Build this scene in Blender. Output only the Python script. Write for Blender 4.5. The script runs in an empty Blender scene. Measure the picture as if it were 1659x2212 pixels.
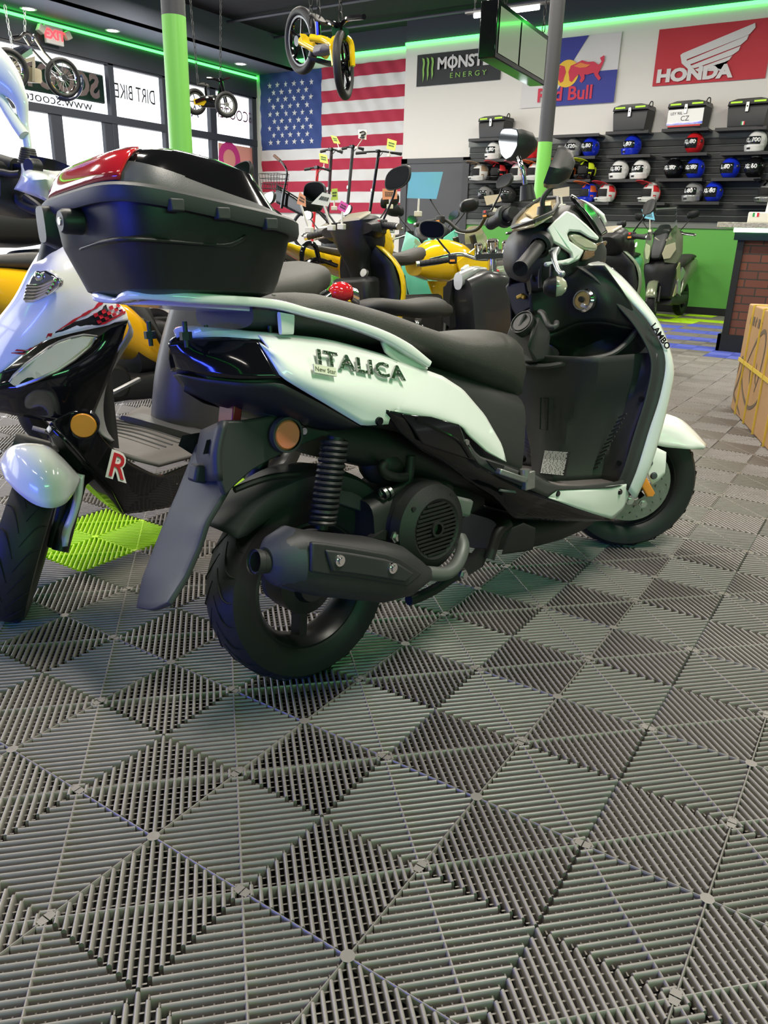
import bpy, bmesh, math, random
from mathutils import Vector, Matrix
rnd = random.Random(7)
PI = math.pi
scn = bpy.context.scene
COL = scn.collection
# ------------------------------------------------------------------ camera
cam = bpy.data.cameras.new('camera')
cam.sensor_fit = 'HORIZONTAL'
cam.sensor_width = 36.0
cam.lens = 1663.0 / 1659.0 * 36.0
cam.clip_start = .05
camo = bpy.data.objects.new('camera', cam)
COL.objects.link(camo)
camo.matrix_world = Matrix([[0.835666, -0.206806, 0.508816, 0.464773], [0.548509, 0.266504, -0.792536, -1.063894], [0.0283, 0.941386, 0.336143, 0.953248], [0.0, 0.0, 0.0, 1.0]])
scn.camera = camo
# ------------------------------------------------------------------ world, lights, exposure
scn.view_settings.view_transform = 'Standard'
scn.view_settings.look = 'None'
scn.view_settings.exposure = 0.0
scn.view_settings.gamma = 1.0
scn.view_settings.use_curve_mapping = False
wd = bpy.data.worlds.new('daylight'); scn.world = wd; wd.use_nodes = True
wd.node_tree.nodes['Background'].inputs[0].default_value = (.92, .96, 1, 1)
wd.node_tree.nodes['Background'].inputs[1].default_value = 2.6
def area(name, loc, size, power, col, target=None, spread=180):
    l = bpy.data.lights.new(name, 'AREA'); l.shape = 'RECTANGLE'; l.size, l.size_y = size
    l.energy = power; l.color = col; l.spread = math.radians(spread)
    o = bpy.data.objects.new(name, l); COL.objects.link(o); o.location = loc
    dv = (Vector(target) - Vector(loc)) if target else Vector((0, 0, -1))
    o.rotation_euler = dv.to_track_quat('-Z', 'Y').to_euler()
    return o
WARM = (1, .93, .82)
for ix, x in enumerate((-8.6, -5.4, -2.2, 1.2)):          # rows of ceiling tubes over the sales floor
    for y in (-3.4, .4, 4.2, 8.0):
        area('ceiling_tube_light', (x, y, 4.15), (1.5, .16), 30 if y < -3 else (190 if x > 1 and y < 1 else 120), WARM)
area('window_daylight', (-10.95, 4.0, 2.1), (13, 2.6), 330, (.93, .97, 1), (0, 4.0, .9))
area('green_strip_glow', (3.6, -2.0, 1.7), (3.0, .25), 28, (.26, 1, .42), (-.3, .5, .85), 130)
area('blue_strip_glow', (-1.9, -3.6, .6), (2.4, .2), 105, (.04, .07, 1), (-.7, 0, .9))
# ------------------------------------------------------------------ materials
def node_mat(name):
    m = bpy.data.materials.new(name); m.use_nodes = True
    return m, m.node_tree.nodes, m.node_tree.links, m.node_tree.nodes['Principled BSDF']
MATS = {}
def mat(name, col=(.5, .5, .5), rough=.5, metal=0, coat=0, trans=0, emit=0, bump=0, bscale=200, var=0, spec=.5, ior=1.45, alpha=1):
    if name in MATS: return MATS[name]
    m, n, l, b = node_mat(name)
    b.inputs['Base Color'].default_value = (*col, 1)
    b.inputs['Roughness'].default_value = rough; b.inputs['Metallic'].default_value = metal
    b.inputs['Coat Weight'].default_value = coat; b.inputs['Coat Roughness'].default_value = .04
    b.inputs['Transmission Weight'].default_value = trans; b.inputs['IOR'].default_value = ior
    b.inputs['Specular IOR Level'].default_value = spec; b.inputs['Alpha'].default_value = alpha
    if emit:
        b.inputs['Emission Color'].default_value = (*col, 1); b.inputs['Emission Strength'].default_value = emit
    if bump or var:
        tc = n.new('ShaderNodeTexCoord'); no = n.new('ShaderNodeTexNoise')
        no.inputs['Scale'].default_value = bscale; no.inputs['Detail'].default_value = 3
        l.new(tc.outputs['Object'], no.inputs['Vector'])
        if bump:
            bp = n.new('ShaderNodeBump'); bp.inputs['Strength'].default_value = bump; bp.inputs['Distance'].default_value = .002
            l.new(no.outputs['Fac'], bp.inputs['Height']); l.new(bp.outputs['Normal'], b.inputs['Normal'])
        if var:
            mx = n.new('ShaderNodeMix'); mx.data_type = 'RGBA'
            mx.inputs[6].default_value = (*[c * (1 - var) for c in col], 1); mx.inputs[7].default_value = (*[min(1, c * (1 + var)) for c in col], 1)
            l.new(no.outputs['Fac'], mx.inputs[0]); l.new(mx.outputs[2], b.inputs['Base Color'])
    MATS[name] = m
    return m
white = mat('white_paint', (.78, .8, .78), .16, coat=.6)
gwhite = mat('clean_white', (.8, .8, .78), .35)
black = mat('matte_black_plastic', (.013, .0135, .0145), .42, bump=.15, bscale=900)
gblack = mat('gloss_black', (.005, .005, .006), .1, spec=.4, coat=.25)
bblack = mat('textured_black_plastic', (.042, .041, .042), .42, bump=.25, bscale=700)
dgrey = mat('charcoal_plastic', (.032, .034, .036), .5, bump=.1, bscale=800)
grey = mat('grey_plastic', (.2, .2, .2), .5)
rubber = mat('tyre_rubber', (.013, .013, .014), .55, bump=.1, bscale=300)
groove = mat('tyre_groove', (.004, .004, .004), .8)
seatm = mat('seat_vinyl', (.05, .048, .045), .55, bump=.45, bscale=420)
chrome = mat('chrome', (.85, .85, .84), .09, 1)
steel = mat('brushed_steel', (.55, .55, .54), .32, 1)
alu = mat('cast_alloy', (.32, .32, .31), .42, .8, var=.2, bscale=60)
engine = mat('painted_engine_black', (.016, .017, .017), .5, .2, bump=.2, bscale=500)
muff = mat('heat_proof_black', (.035, .035, .037), .45, .25, bump=.25, bscale=900)
red = mat('red_lens', (.5, .015, .02), .1, coat=.8)
redp = mat('red_plastic', (.62, .03, .035), .3)
amber = mat('amber_lens', (.85, .2, .02), .2, coat=.5)
clear = mat('smoke_clear_lens', (.82, .8, .6), .06, trans=.55, coat=.5)
dgold = mat('brass', (.6, .42, .16), .35, .9)
mirrorm = mat('mirror_glass', (.8, .82, .82), .03, 1)
lime = mat('lime_plastic', (.52, .88, .03), .4)
bluep = mat('royal_blue_paint', (.015, .05, .62), .15, coat=.6)
yellow = mat('yellow_paint', (.85, .56, .01), .15, coat=.6)
teal = mat('mint_teal_paint', (.16, .62, .45), .2, coat=.6)
greenp = mat('bright_green_paint', (.08, .42, .03), .2, coat=.6)
glow_g = mat('green_led', (.06, 1, .1), emit=6)
tubew = mat('lit_tube', (1, .95, .85), emit=14)
# ------------------------------------------------------------------ mesh kit
def cr(pts, n, smooth=True):
    P = [Vector(p) for p in pts]
    if len(P) < 2: return [P[0].copy() for _ in range(n)]
    if smooth and len(P) > 2:
        q = []
        for i in range(len(P) - 1):
            a, b = P[i], P[i + 1]
            p0 = P[i - 1] if i else a * 2 - b
            p3 = P[i + 2] if i + 2 < len(P) else b * 2 - a
            for k in range(8):
                t = k / 8
                q.append(.5 * ((2 * a) + (b - p0) * t + (2 * p0 - 5 * a + 4 * b - p3) * t * t + (3 * a - p0 - 3 * b + p3) * t ** 3))
        q.append(P[-1]); P = q
    L = [0]
    for i in range(1, len(P)): L.append(L[-1] + (P[i] - P[i - 1]).length)
    out = []; j = 0
    for k in range(n):
        s = L[-1] * k / (n - 1)
        while j < len(P) - 2 and L[j + 1] < s: j += 1
        dl = L[j + 1] - L[j]
        out.append(P[j].lerp(P[j + 1], (s - L[j]) / dl if dl > 1e-9 else 0))
    return out
def ortho(d):
    d = d.normalized(); a = Vector((0, 0, 1)) if abs(d.z) < .9 else Vector((1, 0, 0))
    u = d.cross(a).normalized(); return u, d.cross(u).normalized()
class B:
    def __init__(s): s.v = []; s.f = []
    def add(s, v, f):
        o = len(s.v); s.v += [Vector(p) for p in v]; s.f += [tuple(i + o for i in q) for q in f]; return s
    def grid(s, rows, cu=False, cv=False, cap=False):
        n = len(rows[0]); m = len(rows); f = []
        for j in range(m - (0 if cv else 1)):
            for i in range(n - (0 if cu else 1)):
                f.append((j * n + i, j * n + (i + 1) % n, ((j + 1) % m) * n + (i + 1) % n, ((j + 1) % m) * n + i))
        if cap: f += [tuple(range(n - 1, -1, -1)), tuple(range((m - 1) * n, m * n))]
        return s.add([p for r in rows for p in r], f)
    def loft(s, rows, n=16, m=None, smooth=True):
        R = [cr(r, n, smooth) for r in rows]
        if m and len(R) > 1:
            cols = [cr([r[i] for r in R], m, len(R) > 2) for i in range(n)]
            R = [[c[j] for c in cols] for j in range(m)]
        return s.grid(R)
    def tube(s, pts, r, n=8, k=0, smooth=True, closed=False):
        P = cr(pts, k, smooth) if k else [Vector(p) for p in pts]
        m = len(P); rr = [r] * m if not isinstance(r, (list, tuple)) else [r[0] + (r[1] - r[0]) * i / (m - 1) for i in range(m)] if len(r) == 2 and m > 2 else list(r)
        rows = []; u = None
        for i in range(m):
            t = (P[(i + 1) % m] - P[i - 1]) if closed else (P[min(i + 1, m - 1)] - P[max(i - 1, 0)])
            t.normalize()
            if u is None: u, w = ortho(t)
            u = (u - t * u.dot(t)).normalized(); w = t.cross(u)
            rows.append([P[i] + rr[i] * (u * math.cos(2 * PI * a / n) + w * math.sin(2 * PI * a / n)) for a in range(n)])
        return s.grid(rows, cu=True, cv=closed, cap=not closed)
    def hull(s, tops, bots, hw, e=2.4, n=20, k=0, smooth=True, y=0):
        m = len(tops); hw = [hw] * m if not isinstance(hw, (list, tuple)) else hw
        T = [Vector(p) for p in tops]; U = [Vector(p) for p in bots]; H = [Vector((h, 0, 0)) for h in hw]
        if k: T, U, H = cr(T, k, smooth), cr(U, k, smooth), cr_par(H, T, k, tops, smooth)
        rows = []
        for a, b, h in zip(T, U, H):
            c = (a + b) / 2; hv = (a - b) / 2; row = []
            for i in range(n):
                t = 2 * PI * i / n; ct, st = math.cos(t), math.sin(t)
                row.append(c + hv * math.copysign(abs(ct) ** (2 / e), ct) + Vector((0, h.x * math.copysign(abs(st) ** (2 / e), st) + y, 0)))
            rows.append(row)
        return s.grid(rows, cu=True, cap=True)
    def box(s, c, size, rot=None):
        c = Vector(c); h = Vector(size) / 2; v = []
        for i in range(8):
            p = Vector((h.x * (1 if i & 1 else -1), h.y * (1 if i & 2 else -1), h.z * (1 if i & 4 else -1)))
            v.append(c + (rot @ p if rot else p))
        return s.add(v, [(0, 2, 3, 1), (4, 5, 7, 6), (0, 1, 5, 4), (2, 6, 7, 3), (0, 4, 6, 2), (1, 3, 7, 5)])
    def bar(s, a, b, w, h, up=(0, 0, 1)):
        a, b = Vector(a), Vector(b); t = (b - a).normalized(); u = t.cross(Vector(up)).normalized(); w_ = u.cross(t)
        v = [p + u * (w / 2 * x) + w_ * (h / 2 * y) for p in (a, b) for x, y in ((-1, -1), (1, -1), (1, 1), (-1, 1))]
        return s.add(v, [(3, 2, 1, 0), (4, 5, 6, 7), (0, 1, 5, 4), (1, 2, 6, 5), (2, 3, 7, 6), (3, 0, 4, 7)])
    def cyl(s, a, b, r, r2=None, n=16):
        return s.tube([a, b], [r, r if r2 is None else r2], n)
    def lathe(s, prof, c=(0, 0, 0), ax=(0, 1, 0), n=32, a0=0, a1=2 * PI, u=None):
        ax = Vector(ax).normalized(); c = Vector(c)
        if u is None: u, w = ortho(ax)
        else: u = Vector(u).normalized(); w = ax.cross(u)
        full = abs(a1 - a0 - 2 * PI) < 1e-6; k = n if full else n + 1; rows = []
        for i in range(k):
            t = a0 + (a1 - a0) * i / n
            d = u * math.cos(t) + w * math.sin(t)
            rows.append([c + ax * h + d * r for r, h in prof])
        return s.grid(rows, cv=full)
    def ell(s, c, r, rot=None, n=16, m=10):
        c = Vector(c); rows = []
        for j in range(m + 1):
            t = PI * j / m
            rows.append([c + ((rot @ q) if rot else q) for q in [Vector((r[0] * math.sin(t) * math.cos(2 * PI * i / n), r[1] * math.sin(t) * math.sin(2 * PI * i / n), r[2] * math.cos(t))) for i in range(n)]])
        return s.grid(rows, cu=True)
    def poly(s, pts, dv):
        P = [Vector(p) for p in pts]; n = len(P); dv = Vector(dv)
        return s.add(P + [p + dv for p in P], [tuple(range(n)), tuple(range(2 * n - 1, n - 1, -1))] + [(i, i + n, (i + 1) % n + n, (i + 1) % n) for i in range(n)])
    def mirror(s):
        n = len(s.v); s.v += [Vector((p.x, -p.y, p.z)) for p in s.v]; s.f += [tuple(i + n for i in reversed(q)) for q in s.f]; return s
    def xf(s, M):
        s.v = [M @ p for p in s.v]; return s
    def join(s, o): return s.add(o.v, o.f)
    def obj(s, name, mt, parent=None, bevel=0, solid=0, sub=0, ang=38, split=False):
        if split:
            par = list(range(len(s.v)))
            def find(i):
                while par[i] != i: par[i] = par[par[i]]; i = par[i]
                return i
            for q in s.f:
                for k in q[1:]: par[find(k)] = find(q[0])
            g = {}
            for q in s.f: g.setdefault(find(q[0]), []).append(q)
            out = None
            for fs in g.values():
                b = B(); mp = {}
                for q in fs:
                    for k in q:
                        if k not in mp: mp[k] = len(b.v); b.v.append(s.v[k])
                    b.f.append(tuple(mp[k] for k in q))
                o = b.obj(name, mt, parent, bevel, solid, sub, ang); out = out or o
            return out
        me = bpy.data.meshes.new(name); me.from_pydata([tuple(p) for p in s.v], [], s.f)
        bm = bmesh.new(); bm.from_mesh(me); bmesh.ops.remove_doubles(bm, verts=bm.verts, dist=1e-5)
        bmesh.ops.recalc_face_normals(bm, faces=bm.faces); bm.to_mesh(me); bm.free()
        me.materials.append(mt); me.shade_smooth(); me.set_sharp_from_angle(angle=math.radians(ang))
        o = bpy.data.objects.new(name, me); COL.objects.link(o)
        if parent: o.parent = parent
        if solid:
            md = o.modifiers.new('solid', 'SOLIDIFY'); md.thickness = solid; md.offset = 0
        if bevel:
            md = o.modifiers.new('bevel', 'BEVEL'); md.width = bevel; md.segments = 2; md.limit_method = 'ANGLE'; md.angle_limit = math.radians(40)
        if sub:
            md = o.modifiers.new('sub', 'SUBSURF'); md.levels = md.render_levels = sub
        return o
def cr_par(H, T, k, tops, smooth):
    P = [Vector(p) for p in tops]; L = [0]
    for i in range(1, len(P)): L.append(L[-1] + (P[i] - P[i - 1]).length)
    out = []
    for q in range(k):
        s = L[-1] * q / (k - 1); j = 0
        while j < len(L) - 2 and L[j + 1] < s: j += 1
        t = (s - L[j]) / max(1e-9, L[j + 1] - L[j]); t = t * t * (3 - 2 * t) if smooth else t
        out.append(H[j].lerp(H[j + 1], min(1, max(0, t))))
    return out
def tag(o, label=None, cat=None, group=None, kind=None):
    if label: o['label'] = label
    if cat: o['category'] = cat
    if group: o['group'] = group
    if kind: o['kind'] = kind
    return o
def thing(name, label, cat, M=None, loc=None, rz=0, group=None):
    o = bpy.data.objects.new(name, None); COL.objects.link(o); o.empty_display_size = .1
    if M is not None: o.matrix_world = Matrix(M)
    elif loc is not None: o.location = loc; o.rotation_euler = (0, 0, rz)
    return tag(o, label, cat, group)
def copy_tree(o, parent=None):
    c = o.copy(); COL.objects.link(c)
    if parent: c.parent = parent
    for ch in list(o.children): copy_tree(ch, c)
    return c
def struct(name, b, mt, parent=None, **k):
    o = b.obj(name, mt, parent, **k)
    if not parent: o['kind'] = 'structure'
    return o
def text(s, size, M, ext=.0015, shear=0, spacing=1, bold=0, xs=1):
    """letters as a mesh kit: x to the right, y up, facing +z of M"""
    cu = bpy.data.curves.new('letters', 'FONT'); cu.body = s; cu.size = size; cu.align_x = 'CENTER'; cu.align_y = 'CENTER'
    cu.extrude = ext; cu.shear = shear; cu.space_character = spacing; cu.offset = bold; cu.resolution_u = 3
    o = bpy.data.objects.new('letters', cu); COL.objects.link(o)
    dg = bpy.context.evaluated_depsgraph_get(); me = bpy.data.meshes.new_from_object(o.evaluated_get(dg))
    b = B(); S = Matrix.Diagonal((xs, 1, 1, 1))
    b.add([Matrix(M) @ S @ v.co for v in me.vertices], [tuple(p.vertices) for p in me.polygons])
    bpy.data.objects.remove(o); bpy.data.meshes.remove(me); bpy.data.curves.remove(cu)
    return b
def frame(o, x, y):
    """matrix with origin o, x axis along x, y axis near y"""
    x = Vector(x).normalized(); z = x.cross(Vector(y)).normalized(); y = z.cross(x)
    return Matrix(((x.x, y.x, z.x, o[0]), (x.y, y.y, z.y, o[1]), (x.z, y.z, z.z, o[2]), (0, 0, 0, 1)))
from mathutils.bvhtree import BVHTree
def conform(b, o, off=.002, cdir=Vector((.85, .5, 0))):
    me = o.data; tr = BVHTree.FromPolygons([v.co for v in me.vertices], [tuple(p.vertices) for p in me.polygons])
    for v in b.v:
        q, nm, ix, ds = tr.find_nearest(v)
        if nm.dot(cdir) < 0: nm = -nm
        v.xyz = q + nm * (off + .002)
    return b
RX = lambda a: Matrix.Rotation(a, 3, 'X')
RY = lambda a: Matrix.Rotation(a, 3, 'Y')
RZ = lambda a: Matrix.Rotation(a, 3, 'Z')
# ------------------------------------------------------------------ the room
wallm = mat('painted_wall', (.74, .71, .67), .7, bump=.08, bscale=120)
navy = mat('dark_blue_grey_paint', (.05, .055, .075), .7)
ceilm = mat('black_ceiling', (.008, .008, .012), .9, bump=.9, bscale=9, var=.6)
soffm = mat('grey_soffit', (.13, .145, .19), .8)
slatm = mat('black_slatwall', (.022, .024, .024), .4)
gwall = mat('green_wall_paint', (.1, .36, .06), .55)
framem = mat('window_frame', (.045, .05, .07), .45)
XL, YF, YB, XR, YN, ZC = -11.05, 11.78, 11.49, 4.6, -6.2, 4.36
XJ = -7.43
def bx(x0, x1, y0, y1, z0, z1): return B().box(((x0 + x1) / 2, (y0 + y1) / 2, (z0 + z1) / 2), (x1 - x0, y1 - y0, z1 - z0))
struct('ceiling', bx(-10.1, XR + .2, YN - .2, YF + .3, ZC, ZC + .1), ceilm)
struct('wall_flag', bx(XL - .15, XJ + .05, YF, YF + .15, 0, 4.04), wallm)
struct('trim_1', bx(XL - .15, XJ + .05, YF, YF + .15, 4.04, ZC + .1), navy)
struct('wall_display', bx(XJ, XR + .15, YB, YB + .44, 0, 4.02), wallm)
struct('trim_2', bx(XJ, XR + .15, YB, YB + .44, 4.02, ZC + .1), navy)
wdark = mat('dark_slate_wall_paint', (.05, .055, .06), .7)
struct('wall_right', bx(XR, XR + .15, YN, YB, 0, ZC), wdark)
struct('wall_rear', bx(XL, XR, YN - .15, YN, 0, ZC), wdark)
struct('trim_7', bx(XL, XR, YN, YN + .03, 3.95, 3.99), glow_g)
struct('trim_8', bx(XR - .03, XR, YN, YB, 3.95, 3.99), glow_g)
struct('wall_window', bx(XL - .15, XL, YN, YF, 3.47, 3.9), navy)
struct('wall_window_base', bx(XL - .15, XL, YN, YF, 0, .12), navy)
struct('trim_3', bx(XL - .15, -10.08, YN, YF, 3.86, 3.9).join(bx(-10.12, -10.08, YN, YF, 3.86, ZC)), soffm)
# joists under the ceiling
for k, y in enumerate((6.2, 8.1, 10.0, 11.2)):
    j = B().tube([(-10.08, y, 4.3), (4.6, y, 4.3)], .022, 6)
    struct('trim_%d' % (10 + k), j, mat('joist_steel', (.1, .1, .12), .6))
# green strips where wall meets ceiling
struct('trim_4', bx(XL, XJ, YF - .03, YF, 4.01, 4.05), glow_g)
struct('trim_5', bx(XJ, XR, YB - .03, YB, 3.99, 4.03), glow_g)
struct('trim_6', bx(XL, XL + .03, YN, YF, 3.79, 3.825), glow_g)
# lower part of the display wall: slat boards above, green paint below, door and baseboard
sl = B()
z = 1.28
while z < 2.42:
    sl.join(bx(-6.1, 2.5, YB - .03, YB, z + .008, z + .085)); z += .093
struct('wall_slat_boards', sl, slatm, bevel=.006)
struct('wall_slat_backing', bx(-6.1, 2.5, YB - .012, YB - .002, 1.25, 2.49).join(bx(-6.12, 2.5, YB - .035, YB, 2.4, 2.5)).join(bx(-6.1, 2.5, YB - .035, YB, 1.2, 1.28)), mat('slat_groove_edge', (.16, .17, .16), .4))
struct('wall_green', bx(-6.1, 2.5, YB - .014, YB, .09, 1.22), gwall)
struct('baseboard_back', bx(-6.1, 2.5, YB - .03, YB, 0, .1), black)
dm = mat('dark_grey_door_paint', (.075, .075, .085), .5)
d1 = struct('door_1', bx(-7.3, -6.2, YB - .03, YB, 0, 2.17), dm)
tag(bx(-7.42, -7.3, YB - .05, YB, 0, 2.25).join(bx(-6.2, -6.08, YB - .05, YB, 0, 2.25)).join(bx(-7.42, -6.08, YB - .05, YB, 2.17, 2.25)).obj('door_frame', mat('door_trim', (.05, .05, .055), .45), d1))
# ------------------------------------------------------------------ window wall on the left
glass = mat('window_glass', (1, 1, 1), .0, trans=1, spec=.3, ior=1.02)
fr = B()
vs = [(YN, .1), (-3.2, .1), (-.4, .1), (2.6, .1), (4.9, .1), (8.31, .11), (9.43, .09), (10.59, .16), (11.72, .12)]
for y, w in vs: fr.join(bx(XL - .12, XL - .02, y - w / 2, y + w / 2, .1, 3.48))
fr.join(bx(XL - .12, XL - .02, YN, YF, 3.44, 3.5)).join(bx(XL - .13, XL - .01, YN, YF, 2.59, 2.71)).join(bx(XL - .12, XL - .02, YN, YF, .1, .2))
for y0, y1 in ((4.95, 8.25), (-3.15, -.45)):
    yc = 7.22 if y0 > 0 else (y0 + y1) / 2
    for y in (y0 + .12, yc, y1 - .05): fr.join(bx(XL - .11, XL - .03, y - .1, y + .1, .1, 2.6))
w1 = struct('window_1', fr, framem, bevel=.006)
tag(bx(XL - .075, XL - .065, YN, YF, .1, 3.46).obj('window_pane', glass, w1))
# lettering on the glass, read from outside
wtx = mat('window_letters', (.12, .12, .14), .6); wpk = mat('window_pink_letters', (.7, .05, .3), .6)
def wtext(s, y, z, size, m, name, xs=1, sh=0):
    b = text(s, size, frame((XL - .09, y, z), (0, 1, 0), (0, 0, 1)), .001, xs=-xs, shear=sh)
    tag(b.obj(name, m, w1))
wtext('DIRT BIKE', 8.84, 3.1, .32, wtx, 'lettering', .60)
wtext('www.scooterave', 7.12, 2.80, .2, wtx, 'lettering', 1.2)
wtext('SCOOTER', 11.2, 3.09, .27, mat('window_plum_letters', (.25, .03, .13), .6), 'lettering', .85)
wtext('ATV', 10.0, 3.02, .3, mat('window_blue_letters', (.18, .22, .4), .6), 'lettering')
wtext('UTV', 10.0, 2.2, .3, mat('window_blue_letters'), 'lettering')
pb = bx(XL - .06, XL - .055, 10.72, 11.66, 1.4, 2.56).obj('window_graphic', mat('window_pink_film', (.85, .42, .35), .6, trans=.3), w1)
B().lathe([(.3, 0), (.3, .002), (.17, .002), (.17, 0)], (XL - .05, 11.0, 2.3), (1, 0, 0), 24).obj('ring_print', wpk, pb)
# dark green sign board hung outside, with its letters seen from behind
so = thing('shop_sign', 'dark green sign board with pale reversed letters outside the left window', 'sign')
sb = bx(XL - .3, XL - .25, 3.9, 8.34, 2.9, 3.33).obj('sign_board', mat('sign_green', (.012, .05, .035), .4), so, bevel=.04)
b = text('SCOOTER AVENUE', .47, frame((XL - .247, 6.5, 3.115), (0, 1, 0), (0, 0, 1)), .002, xs=-.86, bold=.018)
b.obj('sign_letters', mat('sign_letter_pink', (.5, .36, .36), .6), so)
# ground outside
struct('floor_outside', bx(-40, XL - .15, -20, 26, -.12, -.02), mat('sunlit_concrete', (.75, .75, .74), .9))
# ------------------------------------------------------------------ floor: interlocking ribbed tiles
def floor_tile():
    """one 0.4 m tile, hub at the origin: ribs run along |u|-|v| = const"""
    T = B(); S = .2; w = .0034; top = 0.0; h = -.02
    def rib(p, q, w, zt, n=4):
        p, q = Vector((*p, 0)), Vector((*q, 0)); t = (q - p); L = t.length
        if L < .004: return
        t /= L; s = Vector((-t.y, t.x, 0)); pr = [(-w * .9, h), (-w, zt - .004), (-w * .72, zt - .0014), (-w * .28, zt), (w * .28, zt), (w * .72, zt - .0014), (w, zt - .004), (w * .9, h)]
        T.grid([[a + s * x + Vector((0, 0, z)) for x, z in pr] for a in (p, q)])
        T.add([q + s * x + Vector((0, 0, z)) for x, z in pr], [(0, 1, 2, 3, 4, 5, 6, 7)]); T.add([p + s * x + Vector((0, 0, z)) for x, z in pr], [(7, 6, 5, 4, 3, 2, 1, 0)])
    e = .995
    for sx in (1, -1):
        for sy in (1, -1):
            for k in range(-9, 10):
                c = k * .1                                   # u - v = c inside the quadrant
                u0, u1 = max(0, c), min(e, e + c)
                g = .012
                u0 += g; u1 -= .006
                rib((sx * u0 * S, sy * (u0 - c) * S), (sx * u1 * S, sy * (u1 - c) * S), w, top)
            rib((sx * .03 * S, sy * .97 * S), (sx * .97 * S, sy * .03 * S), .0026, top - .0004)
            for k in range(1, 20):                            # low cross lattice in the gaps
                if k == 10: continue
                c = k * .1
                a0 = max(0.01, c - .985)
                T.add([], [])
                p = (sx * a0 * S, sy * (c - a0) * S); q = (sx * (c - a0) * S, sy * a0 * S)
                P, Q = Vector((*p, -.009)), Vector((*q, -.009)); t = (Q - P).normalized() * .0012; s = Vector((-t.y, t.x, 0))
                T.add([P - s, P + s, Q + s, Q - s], [(0, 1, 2, 3)])
    for a in range(4):
        d = Vector((math.cos(a * PI / 2), math.sin(a * PI / 2), 0))
        rib((d.x * .006, d.y * .006), (d.x * .199, d.y * .199), .0022, top - .0002)
        n = Vector((-d.y, d.x, 0)); m_ = d * .1985
        q = [m_ + n * x * .0 for x in (0,)]
        T.add([d * .187 + n * -.006 + Vector((0, 0, .0001)), d * .199 + n * -.008 + Vector((0, 0, .0001)), d * .199 + n * .008 + Vector((0, 0, .0001)), d * .187 + n * .006 + Vector((0, 0, .0001))], [(0, 1, 2, 3)])
    T.add([Vector((.0115 * math.cos(i * PI / 4), .0115 * math.sin(i * PI / 4), .0002)) for i in range(8)], [tuple(range(8))])
    return T
import numpy as np
T = floor_tile()
tv = np.array([tuple(p) for p in T.v]); tl = np.array([len(q) for q in T.f]); ti = np.array([i for q in T.f for i in q])
LIME = {(-4, 1), (-4, 3), (-5, 25), (-6, 25), (-5, 26), (-6, 27), (-4, 26), (-7, 26), (-5, 28), (-8, 25), (-10, 24), (-9, 26)}
BLUE = {(-4, 20), (-4, 22), (-3, 18), (-3, 20), (-2, 19), (-5, 19), (-3, 22), (-5, 21), (-4, 18), (-3, 24), (-2, 21), (-2, 17), (-4, 24), (-5, 23), (-3, 26), (-2, 25), (-2, 23), (-6, 20), (-6, 18), (-2, 18)}
def tiles(name, cells, mt):
    n = len(cells); V = np.concatenate([tv + np.array([i * .4, j * .4, 0]) for i, j in cells])
    I = np.concatenate([ti + k * len(tv) for k in range(n)]); Lt = np.tile(tl, n)
    me = bpy.data.meshes.new(name); me.vertices.add(len(V)); me.vertices.foreach_set('co', V.ravel())
    me.loops.add(len(I)); me.loops.foreach_set('vertex_index', I)
    me.polygons.add(len(Lt)); me.polygons.foreach_set('loop_start', np.concatenate([[0], np.cumsum(Lt)[:-1]])); me.polygons.foreach_set('loop_total', Lt)
    me.update(calc_edges=True); me.validate(); me.materials.append(mt); me.shade_smooth(); me.set_sharp_from_angle(angle=.8)
    o = bpy.data.objects.new(name, me); COL.objects.link(o); o['kind'] = 'structure'
    return o
allc = [(i, j) for i in range(-27, 12) for j in range(-15, 30) if i * .4 + .2 < XR and i * .4 - .2 > XL and j * .4 + .2 < YF - .2 and not (i < -12 and j < 6)]
tilem = mat('grey_vented_tile', (.185, .172, .16), .3, var=.12, bscale=40)
tiles('floor', [c for c in allc if c not in LIME and c not in BLUE], tilem)
tiles('floor_lime_tiles', sorted(LIME), mat('lime_vented_tile', (.42, .72, .02), .4))
tiles('floor_blue_tiles', sorted(BLUE), mat('blue_vented_tile', (.09, .12, .5), .4))
struct('floor_slab', bx(XL - .1, XR + .1, YN - .1, YF + .1, -.1, -.022), mat('dark_subfloor', (.004, .004, .004), .9))
# ------------------------------------------------------------------ round columns
def column(x, y, r, zs, label):
    t = thing('support_column', label, 'column', loc=(x, y, 0))
    B().tube([(0, 0, 0), (0, 0, zs)], r, 32).obj('painted_shaft', mat('lime_green_column_paint', (.2, .56, .1), .35), t)
    B().tube([(0, 0, zs), (0, 0, ZC)], r, 32).obj('bare_shaft', mat('dark_column_paint', (.05, .05, .055), .5), t)
    B().tube([(0, 0, 0), (0, 0, .08)], r * 1.25, 32).obj('base_collar', black, t)
column(-4.21, 3.31, .083, 2.36, 'thick bright green round column left of the large national flag')
column(-2.26, 5.45, .058, 1.72, 'thin round column, dark above and green below, left of the helmet wall centre')
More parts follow.
